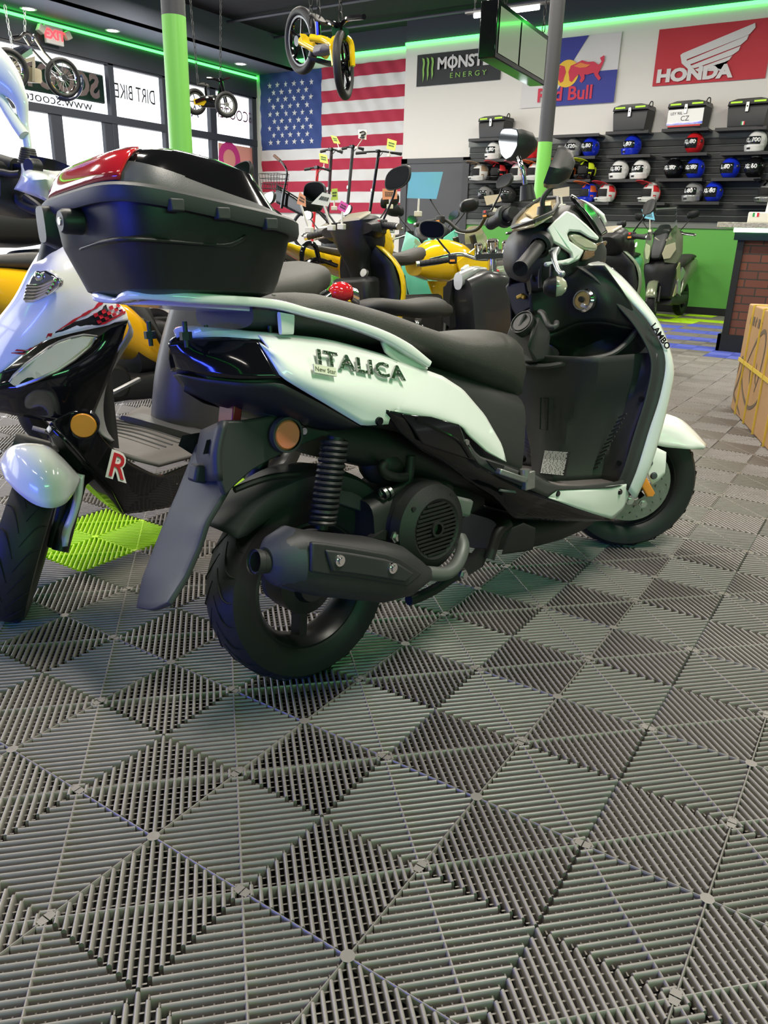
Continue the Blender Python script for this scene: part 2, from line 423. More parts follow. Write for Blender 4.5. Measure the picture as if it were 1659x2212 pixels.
# ------------------------------------------------------------------ main scooter (x forward, y left, z up in its own leaning frame)
def wheel_parts(root, R, hw, rimR, at=None, knob=False, rimmat=None, spokes=5, name='wheel', disc=0, tr=24, hub=.05):
    """one wheel in its own frame, axle along y at height R; children of root"""
    X = at or Matrix.Identity(4); c = (0, 0, R)
    d = R - rimR
    pr = [(rimR, -hw * .72), (rimR + d * .12, -hw * .9), (rimR + d * .45, -hw), (R - d * .22, -hw * .98), (R - d * .08, -hw * .72), (R - d * .015, -hw * .36), (R, 0)]
    pr = pr + [(r, -h) for r, h in reversed(pr[:-1])]
    t = B().lathe(pr, c, (0, 1, 0), 64)
    if knob:
        for k in range(26):
            for s in (-1, 0, 1):
                a = 2 * PI * (k + (.5 if s else 0)) / 26
                t.box((math.cos(a) * (R - (.006 if s else 0)), s * hw * .62, R + math.sin(a) * (R - (.006 if s else 0))), (.018, hw * .5, R * .15), RY(-a))
    w = t.xf(X).obj(name, rubber, root)
    if tr:
        g = B()
        for k in range(tr):
            for s in (-1, 1):
                a0 = 2 * PI * (k + (0 if s > 0 else .5)) / tr; pts = []
                for q in range(7):
                    u = q / 6; y = s * hw * (.08 + .86 * u); a = a0 + .30 * math.sin(u * 1.6)
                    rr = R - .0007 - d * .01 * u - (d * .2 * max(0, (u - .55) / .45) ** 2)
                    pts.append((rr * math.cos(a), y, R + rr * math.sin(a)))
                g.tube(pts, .0016, 5)
        g.xf(X).obj('tread_groove', groove, w)
    rm = rimmat or mat('satin_black_rim', (.012, .012, .013), .35)
    b = B().lathe([(rimR + .004, -hw * .74), (rimR - .004, -hw * .8), (rimR - .012, -hw * .62), (rimR - .02, -hw * .3), (rimR - .02, hw * .3), (rimR - .012, hw * .62), (rimR - .004, hw * .8), (rimR + .004, hw * .74)], c, (0, 1, 0), 56)
    b.lathe([(0, -hw * .9), (hub * .5, -hw * .9), (hub * .6, -hw * .6), (hub, -hw * .5), (hub, hw * .7), (0, hw * .7)], c, (0, 1, 0), 28)
    for k in range(spokes):
        a = 2 * PI * k / spokes + .4; dv = Vector((math.cos(a), 0, math.sin(a))); p = Vector(c)
        b.bar(p + dv * hub * .7, p + dv * (rimR - .014), .02, .034, (0, 1, 0))
    b.xf(X).obj('rim', rm, w)
    if disc:
        q = B().lathe([(rimR * .42, 0), (rimR * .42, .004), (rimR * .86, .004), (rimR * .86, 0), (rimR * .42, 0)], (0, disc * hw * .95, R), (0, 1, 0), 40)
        for k in range(15):
            a = 2 * PI * k / 15
            for f, r_ in ((.55, .007), (.68, .006), (.79, .007)):
                q.cyl((rimR * f * math.cos(a + f * 2), disc * hw * .95 - .006, R + rimR * f * math.sin(a + f * 2)), (rimR * f * math.cos(a + f * 2), disc * hw * .95 + .008, R + rimR * f * math.sin(a + f * 2)), r_ * .6, n=8)
        q.xf(X).obj('brake_disc', mat('brake_disc_steel', (.3, .3, .29), .35, .9, var=.2, bscale=90), w)
    return w
def spring(a, b, r, turns, wire, root, name='coil_spring', mt=None, taper=1):
    a, b = Vector(a), Vector(b); t = b - a; u, w = ortho(t); pts = []
    for i in range(turns * 14 + 1):
        k = i / (turns * 14); an = 2 * PI * turns * k
        pts.append(a + t * k + (u * math.cos(an) + w * math.sin(an)) * r * (1 + (taper - 1) * k))
    return B().tube(pts, wire, 6).obj(name, mt or black, root)
MS = thing('motor_scooter', 'large white scooter with black top case parked in the foreground', 'scooter', [[0.27155, -0.95853, -0.0865, -0.5203], [0.96243, 0.27045, 0.02441, 0.1583], [0.0, -0.08988, 0.99595, 0.0], [0.0, 0.0, 0.0, 1.0]])
wheel_parts(MS, .222, .055, .143, spokes=3, name='rear_wheel', hub=.07)
# --- engine, swing arm, exhaust
b = B().lathe([(0, -.165), (.07, -.165), (.098, -.15), (.105, -.12), (.105, .02), (.08, .06), (0, .06)], (.252, 0, .325), (0, 1, 0), 36)
b.hull([(-.04, .06, .27), (.1, .06, .33), (.3, .05, .40), (.42, .03, .40)], [(-.04, .06, .17), (.1, .06, .18), (.3, .05, .2), (.42, .03, .24)], [.045, .05, .08, .07], e=4)
b.hull([(.12, -.06, .40), (.25, -.05, .43), (.38, -.03, .42)], [(.12, -.06, .26), (.25, -.05, .24), (.38, -.03, .26)], [.06, .09, .08], e=4)
b.hull([(.36, -.02, .40), (.44, -.02, .41), (.53, -.02, .40)], [(.36, -.02, .27), (.44, -.02, .28), (.53, -.02, .29)], [.06, .065, .055], e=5)
eng = b.obj('engine', engine, MS)
fc = B().lathe([(.062, -.178), (.07, -.182), (.078, -.178), (.1, -.165), (.106, -.14)], (.252, 0, .325), (0, 1, 0), 40)
fc.lathe([(.012, -.185), (.018, -.185), (.018, -.16), (.012, -.16)], (.252, 0, .325), (0, 1, 0), 20)
for k in range(-6, 7):
    z = k * .0095; L = math.sqrt(max(0, .064 ** 2 - z * z))
    if abs(k) < 2:
        for s in (-1, 1): fc.box((.252 + s * (L + .015) / 2, -.178, .325 + z), (L - .015, .006, .0048))
    else: fc.box((.252, -.178, .325 + z), (2 * L, .006, .0048))
fco = fc.obj('fan_cover', engine, eng)
B().lathe([(0, -.166), (.062, -.166)], (.252, 0, .325), (0, 1, 0), 24).obj('fan_recess', mat('fan_recess_dark', (.09, .085, .075), .7, var=.5, bscale=80), eng)
sc_ = B()
for a in (.9, 2.4, 3.9, 5.6): sc_.cyl((.252 + .085 * math.cos(a), -.176, .325 + .085 * math.sin(a)), (.252 + .085 * math.cos(a), -.16, .325 + .085 * math.sin(a)), .006, n=8)
sc_.obj('cover_screw', engine, eng, split=True)
B().box((.40, -.11, .335), (.06, .035, .045), RY(.35)).obj('spark_plug_cap', grey, eng, bevel=.008)
# air hoses
B().tube([(0.157,-0.120,0.484),(0.147,-0.120,0.475),(0.159,-0.120,0.458),(0.193,-0.120,0.445),(0.218,-0.120,0.442)], .011, 10, 24).obj('breather_hose', rubber, eng)
B().tube([(0.241,-0.110,0.485),(0.237,-0.110,0.454),(0.226,-0.110,0.425),(0.185,-0.110,0.412),(0.163,-0.110,0.412)], .012, 10, 24).obj('intake_hose', rubber, eng)
hc = B()
for p in [(0.157,-0.112,0.414),(0.171,-0.112,0.414)]: hc.lathe([(.0125, -.004), (.0145, -.004), (.0145, .004), (.0125, .004)], p, (.9, 0, .3), 20)
hc.obj('hose_clamp', steel, eng, split=True)
B().ell((.20, -.06, .47), (.06, .05, .05)).obj('carburettor', engine, eng)
ex = B().tube([(0.208,-0.190,0.234),(0.265,-0.185,0.216),(0.305,-0.178,0.216),(0.342,-0.165,0.230),(0.368,-0.150,0.250),(0.379,-0.130,0.264)], .0165, 14, 30)
exo = ex.obj('exhaust_pipe', mat('exhaust_pipe_grey', (.13, .14, .135), .5, .4), MS)
# muffler
tp = [(-0.183,-0.190,0.409),(-0.143,-0.190,0.420),(-0.093,-0.190,0.399),(0.046,-0.190,0.356),(0.125,-0.190,0.321),(0.179,-0.190,0.277),(0.215,-0.190,0.243)]
bt = [(-0.191,-0.190,0.318),(-0.153,-0.190,0.296),(-0.102,-0.190,0.272),(0.057,-0.190,0.212),(0.133,-0.190,0.205),(0.178,-0.190,0.210),(0.215,-0.190,0.217)]
mf = B().hull(tp, bt, [.042, .058, .062, .062, .055, .03, .014], e=2.6, n=28).obj('muffler', muff, MS)
ec = B().hull([(-0.200,-0.190,0.393),(-0.182,-0.190,0.411),(-0.144,-0.190,0.421)], [(-0.204,-0.190,0.342),(-0.190,-0.190,0.316),(-0.154,-0.190,0.295)], [.026, .046, .0595], e=2.2, n=28)
ec.obj('end_cap', mat('muffler_cap_grey', (.05, .055, .065), .5, .3), mf)
o_ = Vector([(-0.227,-0.190,0.372)][0]); i_ = Vector([(-0.184,-0.190,0.360)][0]); ax = (i_ - o_).normalized()
B().lathe([(.019, .06), (.019, .004), (.0225, .004), (.0235, -.001), (.0235, .012), (.0215, .014), (.0215, .06)], o_, ax, 28).obj('tail_pipe', muff, mf)
hs = B().poly([(-0.141,-0.256,0.404),(-0.110,-0.256,0.394),(-0.048,-0.256,0.371),(0.036,-0.256,0.338),(0.074,-0.256,0.317),(0.146,-0.245,0.264),(0.096,-0.250,0.249),(0.039,-0.256,0.273),(-0.051,-0.256,0.310),(-0.114,-0.256,0.333),(-0.147,-0.256,0.347)], (0, .012, 0))
hso = hs.obj('heat_shield', muff, mf, bevel=.004)
hr = B().poly([(-0.115,-0.262,0.384),(-0.053,-0.262,0.362),(0.030,-0.262,0.329),(0.068,-0.262,0.308),(0.108,-0.262,0.277),(0.079,-0.262,0.266),(0.029,-0.262,0.287),(-0.055,-0.262,0.320),(-0.103,-0.262,0.337)], (0, .008, 0)).obj('shield_rib', muff, hso, bevel=.004)
sb_ = B()
for p in [(-0.086,-0.264,0.356),(0.045,-0.264,0.307)]: sb_.lathe([(0, -.006), (.006, -.006), (.007, -.002), (.011, -.002), (.012, .003)], p, (0, 1, 0), 14)
sb_.obj('shield_bolt', chrome, hso, split=True)
# stand and frame tubes
fr_ = B().tube([(0.198,-0.140,0.158),(0.227,-0.140,0.156),(0.287,-0.140,0.162),(0.333,-0.140,0.173),(0.379,-0.140,0.180)], .013, 10, 20)
fr_.poly([(0.333,-0.140,0.175),(0.362,-0.140,0.189),(0.421,-0.140,0.204),(0.446,-0.140,0.220),(0.477,-0.140,0.212),(0.452,-0.140,0.174),(0.403,-0.140,0.165),(0.368,-0.140,0.157)], (0, .02, 0))
fr_.tube([(0.534,-0.150,0.272),(0.496,-0.150,0.258),(0.478,-0.150,0.228),(0.462,-0.150,0.194)], .014, 10, 16)
fr_.tube([(0.422,-0.100,0.199),(0.471,-0.100,0.182),(0.509,-0.100,0.186)], .012, 8, 8)
fr_.poly([(0.106,-0.130,0.327),(0.140,-0.130,0.336),(0.170,-0.130,0.328),(0.179,-0.130,0.310),(0.159,-0.130,0.307)], (0, .02, 0))
cs = fr_.obj('centre_stand', engine, MS, split=True)
bo = B()
for p in [(0.364,-0.155,0.179),(0.152,-0.155,0.324)]: bo.lathe([(0, -.008), (.009, -.008), (.009, -.002), (.014, -.002), (.014, .004)], p, (0, 1, 0), 6)
bo.obj('frame_bolt', steel, cs, split=True)
B().tube([(-.0, .1, .03), (.2, .13, .015), (.36, .16, .005)], .012, 8, 10).obj('side_stand', engine, MS)
# rear shock
s0 = Vector([(-0.033,-0.135,0.379)][0]); s1 = Vector([(0.016,-0.135,0.563)][0])
sh = B().cyl(s0.lerp(s1, .32), s1, .017, n=14).cyl(s0, s0.lerp(s1, .1), .014, n=12)
sho = sh.obj('shock_absorber', engine, MS)
B().cyl(s0, s0.lerp(s1, .4), .007, n=10).obj('damper_rod', chrome, sho)
spring(s0.lerp(s1, .05), s0.lerp(s1, .97), .024, 15, .0055, sho, mt=black)
sh2 = B().cyl(s0 + Vector((0, .26, .02)), s1 + Vector((0, .26, 0)), .024, n=14).obj('left_shock_absorber', black, MS)
# hugger over the rear wheel
hg = B()
pr = [(.236, -.07), (.246, -.071), (.262, -.066), (.272, -.04), (.275, 0), (.272, .04), (.262, .066), (.236, .07)]
hg.lathe(pr, (0, 0, .222), (0, 1, 0), 30, .12 * PI, .845 * PI, u=(1, 0, 0)) if False else None
rows = []
for i in range(31):
    a = math.radians(34 + 106 * i / 30); k = math.sin(PI * min(1, max(0, i / 30))) ** .5
    drop = .012 + .042 * k
    rows.append([Vector((math.cos(a) * r, y, .222 + math.sin(a) * r)) for r, y in ((.258 - drop, -.068), (.250, -.067), (.26, -.045), (.264, 0), (.26, .045), (.25, .067), (.258 - drop, .068))])
hgo = B().grid(rows).obj('inner_fender', dgrey, MS, solid=.004, ang=60)
B().tube([(-0.190,-0.075,0.481),(-0.144,-0.075,0.488),(-0.097,-0.075,0.491),(-0.038,-0.075,0.485)], .007, 8, 12).obj('fender_brace', black, hgo)
B().poly([(0.055,-0.075,0.437),(0.100,-0.075,0.421),(0.188,-0.075,0.367),(0.194,-0.075,0.345),(0.129,-0.075,0.369),(0.056,-0.075,0.404)], (0, .01, 0)).obj('fender_arm', dgrey, hgo, bevel=.003)
# rear mudguard and number plate carrier
mg = B().loft([[(-0.344,0.085,0.233),(-0.325,0.085,0.291),(-0.290,0.085,0.354),(-0.265,0.085,0.397),(-0.228,0.085,0.456),(-0.196,0.085,0.512),(-0.174,0.085,0.548)], [(-0.347,-0.000,0.255),(-0.317,-0.000,0.313),(-0.282,-0.000,0.371),(-0.259,0.000,0.413),(-0.223,0.000,0.470),(-0.196,-0.000,0.524),(-0.179,-0.000,0.559)], [(-0.351,-0.085,0.294),(-0.310,-0.085,0.337),(-0.276,-0.085,0.390),(-0.258,-0.085,0.430),(-0.212,-0.085,0.482),(-0.187,-0.085,0.517),(-0.174,-0.085,0.569)]], 24, 9, False)
mgo = mg.obj('rear_mudguard', dgrey, MS, solid=.012, bevel=.003)
B().poly([(-0.207,-0.095,0.619),(-0.165,-0.095,0.614),(-0.105,-0.095,0.615),(-0.044,-0.095,0.594),(0.044,-0.095,0.563),(-0.025,-0.095,0.551),(-0.080,-0.095,0.540),(-0.122,-0.095,0.528),(-0.159,-0.095,0.516),(-0.195,-0.095,0.496),(-0.221,-0.095,0.477),(-0.230,-0.095,0.509),(-0.227,-0.095,0.564)], (0, .018, 0)).obj('side_bracket', dgrey, mgo, bevel=.004)
B().loft([[(-0.230,-0.095,0.509),(-0.227,-0.095,0.564),(-0.207,-0.095,0.619)], [(-0.200,0.060,0.479),(-0.188,0.060,0.537),(-0.174,0.060,0.579)]], 8, 5).obj('plate_face', dgrey, mgo, solid=.012)
wg = B().poly([(-0.212,-0.040,0.552),(-0.201,-0.040,0.579),(-0.182,-0.040,0.580),(-0.161,-0.040,0.568),(-0.177,-0.040,0.551)], (-.02, -.0, 0)).poly([(-0.193,0.100,0.549),(-0.182,0.100,0.569),(-0.153,0.100,0.570),(-0.164,0.100,0.526)], (-.02, 0, 0))
wg.obj('plate_bracket', dgrey, mgo, bevel=.003, split=True)
ho = B()
for p in [(-0.191,-0.035,0.569),(-0.173,0.110,0.549)]: ho.lathe([(0, 0), (.006, 0), (.006, .03), (0, .03)], Vector(p) - Vector((.022, 0, 0)), (1, 0, 0), 10)
ho.obj('slot_hole', groove, mgo, split=True)
B().box([(-0.224,-0.000,0.508)][0], (.03, .035, .035), RY(.3)).obj('plate_lamp', dgrey, mgo, bevel=.006)
rr = B().box([(-0.160,-0.030,0.621)][0], (.02, .055, .045), RY(.2)).obj('red_reflector', mat('dark_red_reflector', (.22, .01, .012), .35), mgo, bevel=.003)
rp = Vector([(-0.086,-0.105,0.578)][0])
aro = B().lathe([(0, -.012), (.026, -.012), (.03, -.008), (.03, 0)], rp, (0, 1, 0), 28).obj('side_reflector', mat('orange_reflector', (.75, .2, .1), .25, coat=.5, bump=.3, bscale=700), mgo)
B().lathe([(.03, -.013), (.035, -.013), (.036, .0), (.03, 0)], rp, (0, 1, 0), 28).obj('reflector_ring', dgrey, aro)
bp = Vector([(-0.046,-0.105,0.580)][0])
B().lathe([(0, -.01), (.007, -.01), (.008, -.005), (.011, -.004), (.011, 0)], bp, (0, 1, 0), 12).obj('reflector_bolt', chrome, mgo)
# --- bodywork at the tail
core = B().hull([(-.24, 0, .74), (-.1, 0, .755), (.1, 0, .73), (.3, 0, .69), (.5, 0, .63), (.64, 0, .585), (.66, 0, .56)], [(-.2, 0, .66), (-.1, 0, .60), (.1, 0, .57), (.3, 0, .50), (.5, 0, .40), (.62, 0, .34), (.64, 0, .34)], [.06, .11, .125, .13, .13, .12, .1], e=4, n=24)
core.obj('seat_base', bblack, MS)
B().hull([(.0, 0, .60), (.2, 0, .56), (.45, 0, .47), (.7, 0, .36)], [(.05, 0, .5), (.25, 0, .43), (.45, 0, .36), (.7, 0, .24)], [.09, .11, .13, .17], e=4).obj('frame_shroud', black, MS)
U = [(-0.136,-0.115,0.770),(-0.056,-0.125,0.759),(0.019,-0.133,0.746),(0.136,-0.143,0.714),(0.175,-0.147,0.699),(0.261,-0.150,0.673),(0.302,-0.150,0.659),(0.368,-0.150,0.623),(0.440,-0.152,0.556),(0.495,-0.158,0.478),(0.506,-0.162,0.438)]
Mi = [(-0.133,-0.145,0.746),(-0.102,-0.166,0.711),(-0.048,-0.177,0.680),(0.038,-0.180,0.656),(0.113,-0.180,0.633),(0.188,-0.179,0.612),(0.262,-0.177,0.590),(0.343,-0.173,0.556),(0.422,-0.169,0.508),(0.479,-0.165,0.464),(0.505,-0.163,0.437)]
Lo = [(-0.141,-0.125,0.758),(-0.125,-0.163,0.696),(-0.045,-0.170,0.645),(0.053,-0.172,0.584),(0.123,-0.176,0.579),(0.110,-0.180,0.608),(0.210,-0.178,0.583),(0.338,-0.174,0.547),(0.360,-0.172,0.523),(0.431,-0.168,0.471),(0.505,-0.164,0.435)]
sp = B().loft([U, Mi, Lo], 48, 13, False).mirror()
spo = sp.obj('side_panel', white, MS, solid=.004, ang=50)
a = [(-0.230,-0.020,0.768),(-0.201,-0.070,0.770),(-0.138,-0.118,0.763),(-0.058,-0.128,0.753),(0.015,-0.137,0.740),(0.133,-0.146,0.710),(0.173,-0.150,0.698)]
c = [(-0.223,-0.015,0.772),(-0.221,-0.045,0.785),(-0.126,-0.100,0.774),(-0.047,-0.112,0.763),(0.029,-0.120,0.750),(0.147,-0.130,0.716),(0.186,-0.135,0.701)]
dk = B().loft([a, c, [(p[0], 0, p[2] + .004) for p in c]], 24, 8).mirror().obj('tail_deck', white, MS, solid=.003)
tl_ = B().loft([[(-0.259,0.000,0.759),(-0.235,-0.030,0.767),(-0.192,-0.080,0.769),(-0.139,-0.120,0.762)], [(-0.252,0.000,0.741),(-0.227,-0.065,0.737),(-0.181,-0.115,0.731),(-0.132,-0.143,0.728)], [(-0.245,-0.000,0.712),(-0.229,-0.062,0.704),(-0.185,-0.125,0.696),(-0.125,-0.163,0.694)]], 20, 10).mirror()
tl_.obj('tail_light', gblack, MS, solid=.003)
lt = B().loft([[(-0.246,0.000,0.703),(-0.225,-0.062,0.696),(-0.180,-0.125,0.688),(-0.126,-0.163,0.685),(-0.045,-0.170,0.640),(0.052,-0.172,0.582)], [(-0.234,-0.000,0.685),(-0.211,-0.050,0.670),(-0.161,-0.105,0.652),(-0.109,-0.140,0.640),(-0.048,-0.155,0.611),(0.033,-0.165,0.581)], [(-0.236,-0.000,0.670),(-0.182,-0.030,0.639),(-0.125,-0.060,0.620),(-0.070,-0.095,0.601),(-0.006,-0.120,0.579),(0.033,-0.150,0.577)]], 26, 9, False).mirror()
lt.obj('lower_tail', black, MS, solid=.003)
B().lathe([(0, -.003), (.008, -.003), (.009, .003)], [(0.093,-0.181,0.589)][0], (0, 1, 0), 12).obj('panel_screw', gblack, spo, split=True)
# chrome name letters and small plate on the side panel
P0 = [(-0.043,-0.158,0.721),(0.169,-0.165,0.671),(-0.054,-0.171,0.692),(-0.043,-0.172,0.704)]
cen = (Vector(P0[0]) + Vector(P0[1])) / 2
tx = Vector(P0[1]) - Vector(P0[0]); ty = Vector(P0[0]) - Vector(P0[2])
TM = frame(cen + Vector((0, -.007, 0)) + ty.normalized() * .004, tx, ty)
text('ITALICA', .042, TM, .0025, spacing=1.14, bold=.001, xs=1.3).obj('chrome_name_letters', mat('dark_chrome', (.35, .36, .35), .15, 1, bump=.6, bscale=220), spo)
nb = Vector([(-0.035,-0.171,0.701)][0])
TN = frame(nb + Vector((0, -.007, 0)), tx, ty)
B().box((0, 0, 0), (.052, .017, .003)).xf(TN).obj('name_plate', mat('pale_plate', (.6, .62, .5), .3), spo)
TN2 = frame(nb + Vector((0, -.009, 0)), tx, ty)
text('New Star', .0125, TN2, .0006).obj('plate_letters', mat('plate_ink', (.16, .17, .12), .5), spo)
# seat
st = B().hull([(-.14, 0, .835), (0, 0, .845), (.09, 0, .828), (.2, 0, .80), (.3, 0, .768), (.4, 0, .744), (.5, 0, .742), (.58, 0, .742), (.64, 0, .72), (.672, 0, .67), (.675, 0, .61)], [(-.14, 0, .78), (0, 0, .765), (.1, 0, .745), (.2, 0, .72), (.3, 0, .69), (.4, 0, .652), (.5, 0, .61), (.58, 0, .585), (.64, 0, .565), (.665, 0, .56), (.672, 0, .565)], [.11, .135, .14, .145, .148, .15, .145, .135, .12, .1, .075], e=3, n=32, k=34)
seo = st.obj('seat', seatm, MS, ang=70)
B().tube([(-0.071,-0.070,0.841),(-0.018,-0.070,0.834),(0.041,-0.070,0.821),(0.102,-0.070,0.807),(0.161,-0.070,0.790),(0.222,-0.070,0.770)], .0012, 5, 30).obj('seat_seam', mat('seam_thread', (.2, .19, .18), .7), seo)
# grab rail and rear rack
rt_ = [(-0.337,0.000,0.844),(-0.344,-0.052,0.853),(-0.334,-0.085,0.856),(-0.266,-0.125,0.848),(-0.120,-0.133,0.834),(-0.038,-0.137,0.814),(0.047,-0.140,0.794),(0.137,-0.144,0.765),(0.201,-0.147,0.736),(0.257,-0.148,0.697)]
rb_ = [(-0.338,-0.000,0.834),(-0.347,-0.052,0.836),(-0.337,-0.085,0.839),(-0.268,-0.125,0.830),(-0.122,-0.133,0.817),(-0.039,-0.137,0.798),(0.046,-0.140,0.776),(0.136,-0.144,0.745),(0.197,-0.147,0.713),(0.258,-0.148,0.681)]
def rail(mids, hs, hw, e=4, n=18, k=90):
    """rounded bar along a path: hs half heights, hw half width across the path"""
    P = cr(mids, k); b = B(); rows = []
    cum = [0]
    for i in range(1, len(mids)): cum.append(cum[-1] + (Vector(mids[i]) - Vector(mids[i - 1])).length)
    for i in range(k):
        t = P[min(i + 1, k - 1)] - P[max(i - 1, 0)]; sd_ = Vector((-t.y, t.x, 0)).normalized(); u_ = t.cross(sd_).normalized()
        if u_.z < 0: u_ = -u_
        d_ = cum[-1] * i / (k - 1); q = 0
        while q < len(cum) - 2 and cum[q + 1] < d_: q += 1
        f_ = (d_ - cum[q]) / max(1e-9, cum[q + 1] - cum[q]); h = hs[q] + (hs[q + 1] - hs[q]) * f_
        rows.append([P[i] + sd_ * hw * math.copysign(abs(math.cos(a)) ** (2 / e), math.cos(a)) + u_ * h * math.copysign(abs(math.sin(a)) ** (2 / e), math.sin(a)) for a in [2 * PI * m / n for m in range(n)]])
    return b.grid(rows, cu=True, cap=True)
md_ = [((Vector(a) + Vector(b)) / 2) for a, b in zip(rt_, rb_)]; hh_ = [(Vector(a) - Vector(b)).length / 2 for a, b in zip(rt_, rb_)]
full = list(reversed(md_)) + [Vector((p.x, -p.y, p.z)) for p in md_[1:]]; hf = list(reversed(hh_)) + hh_[1:]
gro = rail(full, hf, .0155).obj('grab_rail', white, MS, ang=50)
pl = B().poly([(x, y, .842 - .10 * (x + .33)) for x, y in ((-.32, -.03), (-.29, -.065), (-.2, -.095), (.02, -.11), (.02, .11), (-.2, .095), (-.29, .065), (-.32, .03))], (.0, 0, -.010))
rk = pl.obj('rack_plate', white, gro, bevel=.003)
bl = B()
for p in ((-.26, -.075, .80), (-.19, -.02, .79), (-.27, .05, .80), (-.10, -.1, .785)): bl.cyl(p, (p[0], p[1], p[2] - .045), .0045, n=8).cyl((p[0], p[1], p[2] - .018), (p[0], p[1], p[2] - .032), .011, n=6)
bl.obj('mount_bolt', black, gro, split=True)
B().hull([(-0.098,-0.130,0.810),(-0.067,-0.130,0.804)], [(-0.096,-0.128,0.769),(-0.070,-0.128,0.768)], [.006, .006], e=5).mirror().obj('rail_strut', white, gro, split=True)
B().loft([[(0.144,-0.135,0.743),(0.183,-0.135,0.720),(0.214,-0.135,0.707),(0.272,-0.135,0.681)], [(0.147,-0.145,0.722),(0.177,-0.145,0.701),(0.208,-0.145,0.688),(0.262,-0.145,0.675)]], 10, 4).mirror().obj('rail_foot', white, gro, solid=.008, split=True)
# --- top case
def loop(xr, xf, hw, zr, zf, e=3.6, n=48, a0=0, a1=2 * PI):
    out = []; cx = (xr + xf) / 2; hx = (xf - xr) / 2
    for i in range(n):
        t = a0 + (a1 - a0) * i / (n if a1 - a0 > 6 else n - 1); c, s = math.cos(t), math.sin(t)
        x = cx + hx * math.copysign(abs(c) ** (2 / e), c); y = hw * math.copysign(abs(s) ** (2 / e), s)
        out.append(Vector((x, y, zr + (zf - zr) * (x - xr) / (xf - xr))))
    return out
tub = [(-.345, -.105, .125, .846, .836), (-.362, -.088, .15, .856, .843), (-.370, -.08, .157, .878, .86), (-.388, -.072, .178, .93, .9), (-.389, -.071, .18, .935, .904), (-.396, -.064, .188, .985, .935), (-.396, -.064, .188, .99, .94)]
tc = B().grid([loop(*q, e=4.6) for q in tub], cu=True, cap=True).obj('top_case', black, MS)
rimb = B().grid([loop(*q, e=4.6) for q in ((-.395, -.066, .187, .986, .936), (-.409, -.052, .202, .985, .932), (-.412, -.05, .205, .992, .94), (-.412, -.05, .205, 1.008, .955), (-.407, -.054, .2, 1.013, .96), (-.395, -.068, .188, 1.015, .963))], cu=True)
lid = rimb.obj('lid', dgrey, tc)
ll = [(-.398, -.066, .19, 1.012, .96), (-.394, -.07, .187, 1.03, .962), (-.382, -.076, .181, 1.047, .966)]
B().grid([loop(*q, e=4.6) for q in ll], cu=True).obj('lid_skirt', mat('lid_charcoal', (.075, .075, .082), .36, bump=.1, bscale=800), lid)
lu = [(-.383, -.074, .182, 1.046, .963), (-.372, -.098, .172, 1.058, .997), (-.345, -.118, .158, 1.067, 1.034), (-.30, -.16, .12, 1.075, 1.057), (-.26, -.2, .03, 1.077, 1.064)]
B().grid([loop(*q, e=4.2) for q in lu], cu=True, cap=True).obj('lid_cover', gblack, lid)
rf_ = [[Vector((p.x - .004, p.y * 1.02, p.z)) for p in loop(*q, n=22, a0=PI * (1 - w_), a1=PI * (1 + w_), e=4.6)] for w_, q in ((.21, (-.396, -.066, .189, 1.016, .963)), (.215, (-.393, -.07, .187, 1.028, .962)), (.23, (-.383, -.076, .182, 1.047, .966)), (.25, (-.372, -.098, .173, 1.059, .997)), (.24, (-.352, -.114, .162, 1.066, 1.03)))]
B().grid(rf_).obj('red_reflector', red, lid, solid=.004)
tb = B()
for p in [(-0.320,-0.203,0.976),(-0.241,-0.203,0.967),(-0.152,-0.203,0.954)]: tb.box(p, (.022, .016, .018))
tb.obj('hinge_tab', dgrey, lid, bevel=.002, split=True)
lk = Vector([(-0.415,-0.008,0.966)][0])
lko = B().lathe([(0, -.014), (.016, -.014), (.02, -.008), (.021, .02)], lk, (1, 0, 0), 24).obj('case_lock', black, tc)
B().lathe([(0, -.016), (.006, -.016), (.008, -.012)], lk, (1, 0, 0), 16).obj('lock_barrel', steel, lko)
B().loft([[(-0.405,-0.021,0.925),(-0.405,-0.117,0.930),(-0.389,-0.176,0.930),(-0.330,-0.178,0.928),(-0.267,-0.178,0.925),(-0.220,-0.180,0.925),(-0.191,-0.186,0.938)], [(-0.403,-0.014,0.921),(-0.403,-0.110,0.926),(-0.388,-0.174,0.925),(-0.329,-0.175,0.924),(-0.265,-0.175,0.921),(-0.217,-0.177,0.920),(-0.189,-0.184,0.934)]], 26, 3).obj('moulded_step', black, tc, solid=.008)
B().hull([(-.424, .1, 1.0), (-.41, .1, 1.0)], [(-.424, .1, .94), (-.4, .1, .93)], [.02, .026], e=4).obj('latch_cover', black, tc)
# --- footwell and leg shield
lv = [(.66, 1.02, .25, .17, .84), (.60, 1.015, .247, .15, .86), (.52, 1.0, .23, .11, .875), (.44, .985, .212, .078, .875), (.36, .975, .202, .054, .87), (.30, .965, .2, .042, .86)]
rows = []
for z, xe, re, hw, xh in lv:
    v = (hw + re) / 2
    rows.append([(xe, -re, z), (xe + .012, -v, z), (xh + .018, -hw * 1.06, z), (xh, -hw * .9, z), (xh - .006, 0, z), (xh, hw * .9, z), (xh + .018, hw * 1.06, z), (xe + .012, v, z), (xe, re, z)])
R5 = [cr(r, 41, False) for r in rows]
cols = [cr([r[i] for r in R5], 22) for i in range(41)]
B().grid([[c[j] for c in cols] for j in range(22)]).obj('inner_shield', bblack, MS, solid=.004, ang=24)
lip = [(0.835,0.069,0.633),(0.820,0.003,0.631),(0.825,-0.044,0.633),(0.870,-0.103,0.647),(0.930,-0.158,0.659),(0.970,-0.180,0.685),(1.000,-0.200,0.726)]
B().tube(lip, .008, 8, 24).obj('pocket_lip', bblack, MS)
